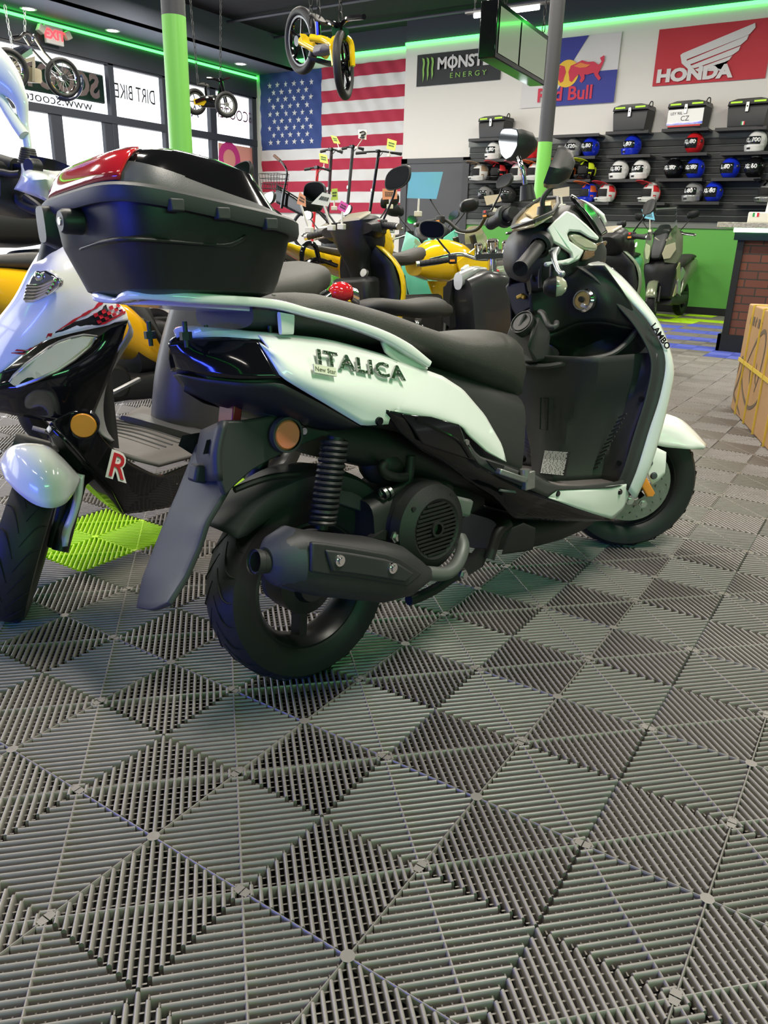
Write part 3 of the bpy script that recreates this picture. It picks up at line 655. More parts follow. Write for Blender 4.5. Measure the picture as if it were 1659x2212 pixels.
tpd = [(0.800,0.013,0.827),(0.830,-0.026,0.856),(0.850,-0.083,0.868),(0.860,-0.103,0.884),(0.865,-0.123,0.890),(0.880,-0.167,0.889)]
mdd = [(0.800,0.008,0.782),(0.850,-0.046,0.798),(0.865,-0.089,0.808),(0.885,-0.161,0.806),(0.930,-0.182,0.816),(0.960,-0.197,0.793)]
lod = [(0.810,-0.003,0.712),(0.860,-0.032,0.721),(0.880,-0.087,0.745),(0.905,-0.149,0.748),(0.950,-0.174,0.737),(0.995,-0.197,0.727)]
bk = [(p[0] + .10, p[1] * .95 - .01, p[2] - .05) for p in lod]
B().loft([tpd, mdd, lod], 26, 12).obj('dash_panel', black, MS, solid=.004, ang=30)
B().loft([lod, bk, [(p[0] + .09, p[1], p[2] - .02) for p in lip], lip], 26, 14).obj('glove_pocket', black, MS, solid=.003)
# rim between black inner shield and white wing, then the wing itself
E0 = [(0.870,-0.112,0.889),(0.905,-0.151,0.853),(0.955,-0.187,0.787),(1.000,-0.222,0.723),(1.030,-0.250,0.644),(1.025,-0.246,0.553),(1.005,-0.230,0.452),(0.985,-0.213,0.348),(0.975,-0.195,0.291)]
W0 = [(0.875,-0.119,0.894),(0.915,-0.155,0.860),(0.965,-0.194,0.796),(1.010,-0.230,0.734),(1.040,-0.261,0.649),(1.035,-0.258,0.552),(1.015,-0.242,0.452),(0.995,-0.226,0.348),(0.985,-0.207,0.280)]
W1 = [(0.900,-0.112,0.898),(0.950,-0.159,0.855),(1.000,-0.209,0.786),(1.045,-0.242,0.718),(1.075,-0.266,0.624),(1.070,-0.265,0.549),(1.055,-0.254,0.447),(1.035,-0.238,0.343),(1.020,-0.209,0.249)]
E1 = [(p[0] - .03, p[1] * .97, p[2]) for p in E0]
B().loft([E1, E0, W0], 40, 7).mirror().obj('shield_border', bblack, MS, solid=.004, ang=60)
W2 = [(p[0] + .07, p[1] * .82, p[2] + .005) for p in W1]; W3 = [(p[0] + .13, p[1] * .45, p[2] + .01) for p in W1]; W4 = [(p[0] + .15, 0, p[2] + .012) for p in W1]
apr = B().loft([W0, W1, W2, W3, W4], 40, 24).mirror().obj('front_apron', white, MS, solid=.004, ang=60)
le = Vector([(1.022,-0.252,0.705)][0]); l0 = Vector([(1.015,-0.243,0.726)][0]); l1 = Vector([(1.055,-0.257,0.678)][0])
tx2 = text('LAMBO', .021, frame(le + Vector((-.004, -.005, 0)), l1 - l0, Vector((.8, -.5, .45))), .0005, xs=1.25, bold=.0006)
tx2.obj('side_letters', gblack, apr)
swp = B().loft([[(0.613,-0.208,0.334),(0.650,-0.208,0.344),(0.773,-0.207,0.324),(0.903,-0.204,0.310),(0.994,-0.202,0.298)], [(0.627,-0.205,0.329),(0.713,-0.209,0.311),(0.800,-0.207,0.282),(0.913,-0.200,0.266),(1.003,-0.200,0.280)], [(0.615,-0.208,0.332),(0.743,-0.205,0.278),(0.838,-0.200,0.240),(0.937,-0.190,0.203),(0.989,-0.190,0.221),(1.011,-0.196,0.266)]], 30, 9, False).mirror()
swo = swp.obj('lower_side_panel', white, MS, solid=.004, split=True)
sc2 = B()
for p in [(0.655,-0.210,0.335),(0.948,-0.206,0.283)]: sc2.lathe([(0, -.002), (.007, -.002), (.009, .002)], p, (0, 1, 0), 12)
sc2.obj('panel_screw', gblack, swo, split=True)
fs = B().loft([[(0.359,-0.168,0.513),(0.385,-0.178,0.473),(0.411,-0.186,0.460),(0.509,-0.200,0.418),(0.569,-0.203,0.398),(0.607,-0.205,0.375),(0.663,-0.205,0.354),(0.758,-0.204,0.335),(0.905,-0.200,0.317),(0.983,-0.198,0.312)], [(0.355,-0.172,0.496),(0.381,-0.182,0.453),(0.444,-0.193,0.416),(0.536,-0.205,0.370),(0.612,-0.209,0.333),(0.644,-0.209,0.345),(0.753,-0.208,0.327),(0.897,-0.206,0.303),(0.941,-0.204,0.300),(0.981,-0.200,0.298)]], 36, 4, False).mirror()
fs.obj('floor_edge', bblack, MS, solid=.005)
flr = B().grid([[(x, y, z) for y in (-.2, -.13, -.05, .05, .13, .2)] for x, z in ((.45, .38), (.56, .352), (.645, .332), (.72, .312), (.80, .302), (.90, .298), (.975, .30))])
flo = flr.obj('floorboard', mat('worn_floor_mat', (.13, .12, .115), .55, bump=.6, bscale=60), MS, solid=.006)
ga = [(0.110,-0.179,0.610),(0.205,-0.176,0.593),(0.329,-0.174,0.551),(0.355,-0.172,0.514),(0.380,-0.183,0.455),(0.443,-0.194,0.415),(0.611,-0.210,0.333),(0.831,-0.200,0.243),(0.940,-0.190,0.200)]
gb = [(0.111,-0.178,0.604),(0.156,-0.170,0.555),(0.218,-0.165,0.510),(0.289,-0.165,0.469),(0.371,-0.170,0.409),(0.448,-0.175,0.359),(0.517,-0.180,0.295),(0.739,-0.185,0.239),(0.948,-0.185,0.196)]
B().loft([ga, [((p[0] + q[0]) / 2, (p[1] + q[1]) / 2 - .006, (p[2] + q[2]) / 2) for p, q in zip(ga, gb)], gb], 40, 8, False).mirror().obj('side_skirt', gblack, MS, solid=.004, ang=25)
sv = B().poly([(0.150,-0.181,0.597),(0.234,-0.181,0.581),(0.321,-0.181,0.553),(0.337,-0.181,0.517),(0.376,-0.181,0.461),(0.294,-0.181,0.491),(0.208,-0.181,0.525),(0.175,-0.181,0.569)], (0, -.006, 0)).mirror().obj('skirt_insert', gblack, MS, bevel=.003, split=True)
B().tube([(0.188,-0.188,0.582),(0.247,-0.188,0.553),(0.314,-0.188,0.518),(0.352,-0.188,0.474)], .003, 6, 10).obj('insert_crease', gblack, sv)
B().lathe([(0, -.004), (.006, -.004), (.007, .002)], [(0.343,-0.186,0.510)][0], (0, 1, 0), 12).obj('skirt_screw', steel, sv)
bel = B().hull([(0.555,-0.130,0.263),(0.674,-0.130,0.242),(0.855,-0.130,0.212),(0.954,-0.130,0.195),(1.035,-0.130,0.168)], [(0.527,-0.130,0.180),(0.656,-0.130,0.159),(0.781,-0.130,0.153),(0.899,-0.130,0.155),(1.025,-0.130,0.163)], [.10, .13, .13, .12, .09], e=5, n=24, y=.13)
beo = bel.obj('belly_pan', black, MS)
B().hull([(0.413,-0.262,0.309),(0.455,-0.262,0.312),(0.499,-0.262,0.290)], [(0.379,-0.262,0.253),(0.444,-0.262,0.242),(0.491,-0.262,0.237)], [.002, .002, .002]).obj('belly_opening', groove, beo)
# folded passenger peg
pg = B().bar([(0.433,-0.200,0.431)][0], [(0.513,-0.215,0.397)][0], .022, .014)
pg.box([(0.536,-0.207,0.391)][0], (.035, .02, .045))
pgo = pg.obj('foot_peg', alu, MS, bevel=.003)
B().lathe([(0, -.012), (.011, -.012), (.012, .012), (0, .012)], [(0.515,-0.215,0.411)][0], (0, 0, 1), 14).obj('peg_pivot', alu, pgo)
B().poly([(0.399,-0.196,0.461),(0.520,-0.196,0.416),(0.578,-0.196,0.399),(0.580,-0.196,0.362),(0.521,-0.196,0.382),(0.447,-0.196,0.418)], (0, .004, 0)).obj('peg_recess', groove, pgo)
# details on the inner shield
ins = [q for q in lv]
sl_ = Vector([(0.853,-0.048,0.359)][0])
lab = B().poly([(0.866,0.001,0.390),(0.866,-0.089,0.395),(0.853,-0.085,0.326),(0.853,0.005,0.320)], (.003, 0, 0)).obj('safety_label', mat('label_black', (.02, .02, .02), .4), MS)
lw = B(); LA = [Vector(p) for p in [(0.864,-0.001,0.390),(0.864,-0.090,0.396),(0.851,-0.086,0.326),(0.851,0.004,0.320)]]
def lq(u, v): return LA[0].lerp(LA[1], u).lerp(LA[3].lerp(LA[2], u), v)
for k in range(17):
    v = .04 + k * .055
    u = .05
    while u < .92:
        w_ = rnd.uniform(.05, .2) if k > 2 else rnd.uniform(.1, .3); e_ = min(.95, u + w_)
        th_ = .028 if k < 6 else .036
        lw.add([lq(u, v), lq(e_, v), lq(e_, v + th_), lq(u, v + th_)], [(0, 1, 2, 3)]); u = e_ + .02
lw.obj('label_print', mat('label_white', (.62, .62, .6), .4), lab)
B().tube([(.857, y, z) for y, z in ((-.018, .54), (-.018, .45), (.008, .45), (.008, .54), (-.018, .54))], .002, 6).obj('tunnel_cover', groove, MS)
sd = B()
for p in [(1.012,-0.221,0.538),(0.985,-0.180,0.358),(0.910,0.119,0.338)]: sd.lathe([(0, -.012), (.008, -.012), (.011, .012), (0, .012)], p, (1, 0, 0), 14)
sd.obj('screw_recess', groove, MS, split=True)
rbx = B()
for k in range(13):
    rbx.bar((.966 - k * .001, -.20 + k * .006, .50 - k * .013), (.972 - k * .001, -.172 + k * .006, .485 - k * .013), .003, .004)
rbx.mirror().obj('foot_rib', bblack, MS, split=True)
# fuel cap column, storage lid, hook, ignition lock
cp_ = [(0.800,0.072,0.761),(0.840,0.021,0.795),(0.810,-0.011,0.762),(0.765,-0.025,0.719),(0.745,-0.026,0.690),(0.800,-0.017,0.645),(0.800,0.045,0.639),(0.745,0.040,0.705)]
B().poly(cp_, (.09, .0, 0)).obj('fuel_column', mat('column_charcoal', (.05, .048, .05), .45, bump=.2, bscale=700), MS, bevel=.008)
fc_ = Vector([(0.782,0.020,0.751)][0])
fco_ = B().lathe([(0, -.0025), (.026, -.0025), (.0275, .001), (.031, .001), (.032, -.003), (.034, -.003), (.035, .02)], fc_, (.82, .0, -.57), 36).obj('fuel_cap', bblack, MS)
B().bar(fc_ + Vector((.006, -.006, .022)), fc_ + Vector((-.010, .006, -.022)), .010, .008, (1, 0, 0)).obj('cap_handle', bblack, fco_, bevel=.003)
stl = B().poly([(0.880,0.167,0.846),(0.880,0.155,0.857),(0.880,0.090,0.862),(0.880,0.083,0.829),(0.880,0.077,0.823),(0.880,0.053,0.798),(0.880,0.072,0.783),(0.880,0.124,0.761),(0.880,0.141,0.783)], (.05, 0, 0)).obj('storage_lid', black, MS, bevel=.006)
B().bar([(0.872,0.111,0.815)][0], [(0.872,0.091,0.822)][0], .01, .012, (1, 0, 0)).bar([(0.872,0.097,0.820)][0], [(0.872,0.084,0.814)][0], .01, .01, (1, 0, 0)).obj('yellow_lever', mat('yellow_lever', (.7, .45, .05), .35), stl, bevel=.002)
B().tube([(0.800,-0.026,0.778),(0.770,-0.060,0.774),(0.755,-0.082,0.758),(0.750,-0.097,0.742),(0.755,-0.112,0.742),(0.770,-0.104,0.752)], .0075, 10, 18).obj('bag_hook', bblack, MS)
kc = Vector([(0.860,-0.121,0.804)][0])
ko = B().lathe([(0, -.008), (.024, -.008), (.028, -.004), (.03, .01)], kc, (.95, .12, -.1), 28).obj('ignition_lock', dgold, MS)
B().lathe([(.022, -.01), (.026, -.01), (.031, -.004), (.031, .01)], kc, (.95, .12, -.1), 28).obj('lock_ring', chrome, ko)
B().lathe([(0, -.016), (.007, -.016), (.008, -.008)], kc + Vector((0, .001, .002)), (.95, .12, -.1), 14).obj('key_slot', groove, ko)
B().box(kc + Vector((-.01, -.008, -.013)), (.012, .014, .012), RX(.5)).obj('lock_shutter', steel, ko, bevel=.002)
# --- front wheel, fork and fender (turned right)
TF = Matrix.Translation((1.31, 0, 0)) @ Matrix.Rotation(math.radians(-38), 4, 'Z')
TF2 = Matrix.Translation((1.31, 0, .222)) @ Matrix.Rotation(math.radians(-38), 4, 'Z')
fwo = wheel_parts(MS, .222, .054, .148, at=TF, spokes=5, name='front_wheel', disc=-1, tr=20)
fk = B()
for s in (-1, 1):
    fk.tube([(.0, s * .085, .02), (-.06, s * .085, .13), (-.16, s * .085, .33), (-.25, s * .07, .50)], [.022, .024, .02, .018], 14)
    fk.ell((.0, s * .085, .015), (.026, .02, .04), RY(-.4))
fk.tube([(-.25, -.09, .5), (-.25, .09, .5)], .025, 10).tube([(-.25, 0, .48), (-.33, 0, .7)], .025, 12)
fko = fk.xf(TF2).obj('front_fork', black, MS)
ar = [(-0.003,-0.112,0.047),(0.040,-0.112,-0.029)]
A0, A1 = Vector(ar[0]), Vector(ar[1])
B().hull([A0 + Vector((0, 0, .003)), A0.lerp(A1, .05) + Vector((.012, 0, .006)), A0.lerp(A1, .95) + Vector((.014, 0, .006)), A1 + Vector((.006, 0, 0))], [A0 - Vector((0, 0, .003)), A0.lerp(A1, .05) - Vector((.012, 0, .006)), A0.lerp(A1, .95) - Vector((.012, 0, .006)), A1 - Vector((.006, 0, 0))], .008, e=4).xf(TF2).obj('fork_reflector', mat('amber_plastic', (.72, .26, .03), .3, coat=.4), fko)
cl_ = B().hull([(-.13, -.078, .08), (-.08, -.078, .075), (-.03, -.078, .02)], [(-.14, -.078, -.04), (-.08, -.078, -.07), (-.03, -.078, -.06)], [.022, .026, .02], e=4).xf(TF2).obj('brake_caliper', engine, fko)
cb = B()
for p in [(-0.013,-0.105,-0.001),(-0.025,-0.105,-0.044),(0.019,-0.105,-0.056)]: cb.lathe([(0, -.008), (.009, -.008), (.009, -.003), (.014, -.003), (.014, .003)], p, (0, 1, 0), 6)
cb.xf(TF2).obj('caliper_bolt', steel, cl_, split=True)
rd = [(0.075,-0.000,0.248),(0.092,0.000,0.221),(0.133,0.000,0.207),(0.174,0.000,0.188),(0.217,0.000,0.151),(0.262,0.000,0.104)]
shd = [(0.038,-0.060,0.216),(0.063,-0.060,0.200),(0.105,-0.060,0.187),(0.145,-0.060,0.169),(0.187,-0.060,0.139),(0.228,-0.060,0.111)]
edg = [(0.015,-0.078,0.138),(0.045,-0.078,0.131),(0.089,-0.078,0.120),(0.133,-0.078,0.114),(0.177,-0.078,0.109),(0.228,-0.050,0.102)]
fd = B().loft([edg, shd, rd], 26, 10).mirror().xf(TF2).obj('front_fender', white, MS, solid=.004, ang=60)
B().loft([[(0.009,-0.088,0.136),(0.041,-0.088,0.130),(0.090,-0.088,0.105)], [(0.009,-0.100,0.096),(0.046,-0.100,0.090),(0.086,-0.100,0.075)], [(0.045,-0.100,0.004),(0.066,-0.100,0.017),(0.086,-0.100,0.040)]], 12, 8, False).mirror().xf(TF2).obj('fender_bracket', white, fd, solid=.004, split=True)
fb = B()
for p in [(0.032,-0.106,0.076),(0.049,-0.106,0.034)]: fb.lathe([(0, -.006), (.009, -.005), (.012, .002)], p, (0, 1, 0), 14)
fb.xf(TF2).obj('fender_bolt', mat('grey_bolt', (.08, .09, .1), .4, .5), fd, split=True)
# --- handlebar cover and controls (turned right)
TH = Matrix.Translation((.92, 0, .9)) @ Matrix.Rotation(math.radians(-40), 4, 'Z')
hd = B().hull([(-.15, 0, .05), (-.135, 0, .085), (-.08, 0, .118), (0, 0, .15), (.05, 0, .13), (.09, 0, .09), (.118, 0, .04)], [(-.15, 0, .0), (-.135, 0, -.03), (-.08, 0, -.05), (0, 0, -.06), (.05, 0, -.05), (.09, 0, -.03), (.118, 0, -.0)], [.06, .10, .13, .125, .095, .06, .025], e=3, n=30, k=20).xf(TH)
hdo = hd.obj('handlebar_cover', bblack, MS, ang=50)
wc = [(-0.073,-0.150,0.082),(-0.060,-0.148,0.096),(-0.020,-0.130,0.127),(0.002,-0.125,0.118),(0.037,-0.115,0.093),(0.076,-0.100,0.062),(0.073,-0.100,0.053),(0.046,-0.118,0.060),(0.015,-0.135,0.074),(-0.015,-0.150,0.076),(-0.022,-0.154,0.068),(-0.015,-0.154,0.052),(0.020,-0.135,0.033),(0.030,-0.130,0.029),(0.019,-0.125,0.006),(-0.010,-0.130,-0.005),(-0.074,-0.145,-0.009),(-0.077,-0.150,0.002),(-0.029,-0.150,0.006),(-0.007,-0.148,0.011),(-0.011,-0.150,0.022),(-0.043,-0.155,0.042),(-0.058,-0.155,0.050)]
wco = B().poly(wc, (0, .022, 0)).xf(TH).obj('side_cover', white, hdo, bevel=.006)
B().poly([(p[0], -p[1] - .022, p[2]) for p in wc], (0, .022, 0)).xf(TH).obj('side_cover', white, hdo, bevel=.006)
ln = [(-0.020,-0.148,0.066),(0.000,-0.138,0.071),(0.020,-0.130,0.067),(0.044,-0.115,0.057),(0.073,-0.098,0.045),(0.073,-0.098,0.028),(0.049,-0.112,0.028),(0.032,-0.120,0.030),(0.005,-0.135,0.042)]
B().poly(ln, (0, .02, 0)).xf(TH).obj('turn_signal_lens', clear, hdo, bevel=.008)
B().poly([(0.074,-0.090,0.048),(0.116,-0.030,0.057),(0.128,-0.000,0.054),(0.094,-0.050,0.021),(0.045,-0.100,0.003),(0.025,-0.120,0.002),(0.034,-0.120,0.029)], (0, .03, 0)).xf(TH).obj('nose_trim', mat('bronze_plastic', (.12, .075, .05), .25, coat=.4), hdo, bevel=.006)
B().loft([[(-0.004,-0.100,0.163),(0.021,-0.105,0.133),(0.049,-0.100,0.102),(0.080,-0.090,0.063)], [(0.027,-0.000,0.171),(0.072,-0.000,0.147),(0.099,-0.000,0.118),(0.122,-0.000,0.078)]], 16, 7).xf(TH).obj('wind_screen', gblack, hdo, solid=.008)
B().loft([[(0.036,0.060,0.181),(0.076,0.050,0.160),(0.107,0.050,0.143),(0.127,0.050,0.128)], [(0.037,0.050,0.176),(0.080,0.060,0.155),(0.109,0.060,0.135),(0.139,0.060,0.104)]], 12, 4).xf(TH).obj('left_screen_edge', white, hdo, solid=.012)
gp = [(-0.145,-0.051,0.094),(-0.130,-0.016,0.118),(-0.090,0.054,0.149),(-0.050,0.056,0.173),(-0.010,0.022,0.172),(-0.020,-0.030,0.150),(-0.060,-0.145,0.119),(-0.120,-0.219,0.093)]
gpo = B().poly(gp, (.0, 0, -.012)).xf(TH).obj('instrument_cluster', mat('gauge_lens', (.55, .45, .26), .08, coat=1, var=.35, bscale=14), hdo, bevel=.005)
B().tube([Vector(p) + Vector((0, 0, .003)) for p in gp] , .005, 8, closed=True).xf(TH).obj('bezel', bblack, gpo)
B().poly([Vector(p) + Vector((0, 0, .004)) for p in [(-0.095,0.059,0.138),(-0.065,0.056,0.160),(-0.030,0.006,0.161),(-0.065,-0.141,0.126),(-0.108,-0.145,0.106),(-0.105,-0.086,0.119)]], (0, 0, -.004)).xf(TH).obj('gauge_face', mat('gauge_face', (.42, .32, .14), .5), gpo)
# grips
for s in (1, -1):
    if s > 0: g0, g1 = [(-0.095,-0.170,0.043),(-0.168,-0.300,-0.016)]
    else: g0, g1 = [(-0.126,0.170,0.143),(-0.152,0.280,0.134)]
    g0, g1 = Vector(g0), Vector(g1); ax = (g1 - g0).normalized()
    g = B().tube([g0 - ax * .06, g0, g1], .0175, 16)
    for k in range(9): g.lathe([(.0165, -.004), (.0178, 0), (.0165, .004)], g0.lerp(g1, .1 + .09 * k), ax, 16)
    g.lathe([(0, .0), (.019, .0), (.019, -.012), (.0165, -.014)], g1, ax, 20)
    go_ = g.xf(TH).obj('grip', rubber, hdo)
    B().lathe([(.02, -.02), (.03, -.018), (.031, .008), (.022, .012)], g0, ax, 24).xf(TH).obj('switch_housing', black, go_)
lvv = B().tube([(-0.074,-0.180,0.026),(-0.055,-0.185,0.027),(-0.066,-0.200,0.017),(-0.067,-0.215,0.002),(-0.063,-0.235,-0.020),(-0.058,-0.250,-0.030)], [.008, .011, .009, .007, .006, .006], 10)
lvv.ell([(-0.056,-0.250,-0.030)][0], (.0085, .0085, .0085)).xf(TH)
lvv.obj('brake_lever', mat('cast_lever_grey', (.4, .42, .43), .35, .8), hdo)
sg = Vector([(-0.060,-0.210,-0.059)][0])
sgo = B().lathe([(0, -.033), (.014, -.03), (.024, -.018), (.026, 0), (.024, .0)], sg, (.98, -.2, 0), 24).xf(TH).obj('indicator', black, hdo)
B().lathe([(.0255, 0), (.023, .014), (.013, .024), (0, .028)], sg, (.98, -.2, 0), 24).xf(TH).obj('indicator_lens', clear, sgo)
B().box(sg + Vector((.0, .01, .035)), (.03, .02, .04)).xf(TH).obj('indicator_stem', black, sgo, bevel=.004)
B().hull([(-0.109,-0.060,0.001),(-0.082,-0.060,-0.003),(-0.055,-0.060,-0.000)], [(-0.096,-0.060,-0.071),(-0.081,-0.060,-0.073),(-0.059,-0.060,-0.072)], [.03, .045, .03], e=4).xf(TH).obj('steering_stem', black, hdo)
ca = B().tube([(-0.079,-0.120,-0.005),(-0.082,-0.120,-0.032),(-0.080,-0.120,-0.061)], .006, 8, 10).tube([(-0.087,-0.100,-0.007),(-0.099,-0.100,-0.034),(-0.093,-0.100,-0.043)], .004, 8, 10)
ca.xf(TH).obj('brake_cable', rubber, hdo)
# mirrors
def mirror_unit(r0, t, boot, stem, stm, glass_in):
    b0, b1 = [TH @ Vector(p) for p in boot]
    m_ = B().tube([b0, b1], [.024, .018], 14).obj('mirror_stem', black, hdo)
    B().tube([TH @ Vector(p) for p in stem], .0065, 10, 12).obj('stem_tube', stm, m_)
    n = 28; r0 = cr(list(r0) + [r0[0]], n + 1, glass_in > 1)[:-1]; c = sum(r0, Vector()) / n; t = Vector(t)
    rows = [r0, [c + (p - c) * 1.03 + t * .2 for p in r0], [c + (p - c) * .88 + t * .65 for p in r0], [c + (p - c) * .4 + t for p in r0]]
    B().grid(rows, cu=True, cap=True).obj('mirror_housing', black, m_)
    B().add([c + (p - c) * .93 - t * .015 for p in r0], [tuple(range(n))]).obj('mirror_glass', mirrorm, m_)
vw = Vector((.8, .6, 0)); iw = Vector((.6, -.8, 0))
pb_, pt_ = [Vector(p) for p in [(0.682,-0.120,1.075),(0.737,-0.120,1.162)]]
mirror_unit([pb_ - vw * .03, pb_.lerp(pt_, .4) - vw * .055, pt_ - vw * .03, pt_ + vw * .02, pb_.lerp(pt_, .6) + vw * .055, pb_ + vw * .045], iw * .05 + Vector((0, 0, -.012)), [(-0.075,-0.130,0.097),(-0.077,-0.130,0.138)], [(-0.082,-0.130,0.138),(-0.082,-0.130,0.152),(-0.076,-0.130,0.165),(-0.059,-0.130,0.185)], black, 1)
mirror_unit([Vector(p) for p in [(0.940,0.247,1.249),(0.940,0.242,1.272),(0.940,0.229,1.282),(0.940,0.197,1.277),(0.940,0.176,1.270),(0.940,0.171,1.255),(0.940,0.175,1.224),(0.940,0.195,1.200),(0.940,0.218,1.195),(0.940,0.237,1.212)]], (.075, -.03, -.005), [(-0.071,0.120,0.180),(-0.075,0.120,0.219)], [(-0.080,0.120,0.222),(-0.085,0.120,0.250),(-0.092,0.120,0.273),(-0.095,0.140,0.296)], chrome, 1)
# ------------------------------------------------------------------ second white scooter at the left edge, facing the camera
LS = thing('motor_scooter', 'white and gloss black scooter with red stripes at the left edge, facing the camera', 'scooter', [[0.16089, 0.98101, 0.10835, -1.333], [-0.98697, 0.15992, 0.01766, -0.075], [0.0, -0.10978, 0.99396, 0.0], [0.0, 0.0, 0.0, 1.0]])
GB = Matrix([[0.16089, 0.98101, 0.10835, -1.333], [-0.98697, 0.15992, 0.01766, -0.075], [0.0, -0.10978, 0.99396, 0.0], [0.0, 0.0, 0.0, 1.0]]).inverted() @ Matrix([[0.73901, 0.63735, 0.21831, -1.333], [-0.6737, 0.69913, 0.23947, -0.075], [0.0, -0.32404, 0.94604, 0.0], [0.0, 0.0, 0.0, 1.0]])
wheel_parts(LS, .215, .05, .14, at=GB, spokes=5, name='front_wheel', tr=22)
fd = B().loft([[(0.100,-0.067,0.391),(0.150,-0.030,0.385),(0.185,0.013,0.379),(0.190,0.049,0.381),(0.160,0.073,0.389),(0.100,0.084,0.401)], [(0.060,-0.087,0.402),(0.130,-0.046,0.427),(0.170,-0.004,0.443),(0.170,0.030,0.451),(0.130,0.060,0.447),(0.060,0.089,0.420)], [(0.020,-0.097,0.399),(0.060,-0.079,0.447),(0.090,-0.050,0.475),(0.090,-0.002,0.486),(0.060,0.033,0.464),(-0.000,0.080,0.414)], [(-0.030,-0.105,0.390),(-0.020,-0.090,0.428),(-0.010,-0.062,0.452),(-0.010,-0.011,0.461),(-0.020,0.028,0.443),(-0.040,0.077,0.402)]], 24, 14)
fdo = fd.xf(GB).obj('front_fender', white, LS, solid=.004, ang=60)
fk = B().tube([(-0.030,0.059,0.379),(-0.030,0.059,0.299),(-0.030,0.060,0.256),(-0.030,0.062,0.195)], .0125, 12).tube([(.0, .085, .2), (-.14, .08, .5)], .021, 12)
fk.tube([(-.1, -.09, .42), (-.1, .09, .42)], .03, 10)
fko = fk.xf(GB).obj('front_fork', black, LS, split=True)
B().loft([[(0.000,0.061,0.419),(0.000,0.084,0.367),(0.000,0.088,0.318),(0.000,0.082,0.256),(0.000,0.087,0.212)], [(0.020,0.093,0.422),(0.020,0.099,0.366),(0.020,0.098,0.315),(0.020,0.095,0.267),(0.020,0.096,0.225)]], 16, 4).xf(GB).obj('fork_guard', white, fko, solid=.01)
rows = [[(-0.200,-0.046,0.901),(-0.200,0.014,0.924),(-0.200,0.072,0.925),(-0.220,0.112,0.906)], [(-0.160,-0.044,0.858),(-0.140,0.047,0.875),(-0.180,0.089,0.857),(-0.240,0.121,0.827)], [(-0.140,-0.078,0.783),(-0.120,0.048,0.805),(-0.180,0.102,0.800),(-0.260,0.155,0.790)], [(-0.130,-0.169,0.672),(-0.100,-0.009,0.710),(-0.160,0.076,0.731),(-0.265,0.163,0.767)], [(-0.120,-0.219,0.532),(-0.100,-0.093,0.602),(-0.120,0.020,0.696),(-0.185,0.096,0.739),(-0.265,0.163,0.764)]]
apo = B().loft(rows, 28, 20).obj('front_apron', white, LS, solid=.004, ang=60)
bd = [Vector(p) for p in [(-0.115,-0.004,0.830),(-0.115,0.006,0.848),(-0.115,0.021,0.862),(-0.115,0.050,0.869),(-0.115,0.077,0.863),(-0.115,0.097,0.856),(-0.115,0.094,0.841),(-0.115,0.073,0.825),(-0.115,0.047,0.808),(-0.115,0.014,0.790),(-0.115,-0.018,0.784),(-0.115,-0.020,0.802)]]
bdo = B().poly(bd, (-.014, 0, 0)).obj('chrome_badge', chrome, apo, bevel=.004)
rb = B()
for k in range(5):
    a = Vector([(-0.113,-0.002,0.826),(-0.113,0.073,0.854)][0]).lerp(bd[-2], k / 5.2); b_ = Vector([(-0.113,0.084,0.854)][0]).lerp(bd[8], k / 5.2)
    rb.tube([a, a.lerp(b_, .5) + Vector((.004, 0, -.006)), b_], .004, 8, 8)
rb.obj('badge_rib', chrome, bdo, split=True)
B().ell([(-0.113,0.034,0.854)][0], (.006, .013, .012)).obj('badge_boss', chrome, bdo)
redm = mat('red_decal', (.55, .02, .03), .2, coat=.5); blkd = mat('black_decal', (.015, .015, .016), .2, coat=.5)
def decal(nm, m, top, bot, off=.006, n=20):
    conform(B().loft([top, bot], 40, 5), apo, off - .006).obj(nm, m, apo)
decal('stripe_decal', redm, [(-0.118,-0.047,0.664),(-0.140,0.010,0.719),(-0.175,0.052,0.758),(-0.212,0.093,0.791),(-0.232,0.131,0.817)], [(-0.118,-0.047,0.664),(-0.143,0.016,0.720),(-0.178,0.054,0.755),(-0.212,0.093,0.785),(-0.234,0.132,0.811)], .008)
decal('stripe_decal', blkd, [(-0.120,-0.043,0.666),(-0.143,0.016,0.719),(-0.180,0.057,0.755),(-0.210,0.090,0.773),(-0.230,0.119,0.795)], [(-0.120,-0.043,0.666),(-0.150,0.023,0.714),(-0.185,0.061,0.736),(-0.222,0.102,0.754),(-0.245,0.129,0.767)], .007)
decal('stripe_decal', redm, [(-0.118,-0.047,0.664),(-0.150,0.023,0.715),(-0.185,0.061,0.736),(-0.222,0.102,0.754),(-0.262,0.156,0.787)], [(-0.118,-0.047,0.662),(-0.150,0.023,0.706),(-0.185,0.061,0.729),(-0.222,0.102,0.749),(-0.262,0.156,0.780)], .008)
ck = B(); ca_ = [Vector(p) for p in [(-0.215,0.097,0.778),(-0.257,0.146,0.805),(-0.262,0.156,0.785),(-0.225,0.104,0.755)]]
for i in range(7):
    for j in range(3):
        if (i + j) % 2: continue
        q = lambda u, v: ca_[0].lerp(ca_[1], u).lerp(ca_[3].lerp(ca_[2], u), v) + Vector((.009, .005, 0))
        ck.add([q(i / 7, j / 3), q((i + 1) / 7, j / 3), q((i + 1) / 7, (j + 1) / 3), q(i / 7, (j + 1) / 3)], [(0, 1, 2, 3)])
conform(ck, apo, .004).obj('checker_decal', redm, apo)
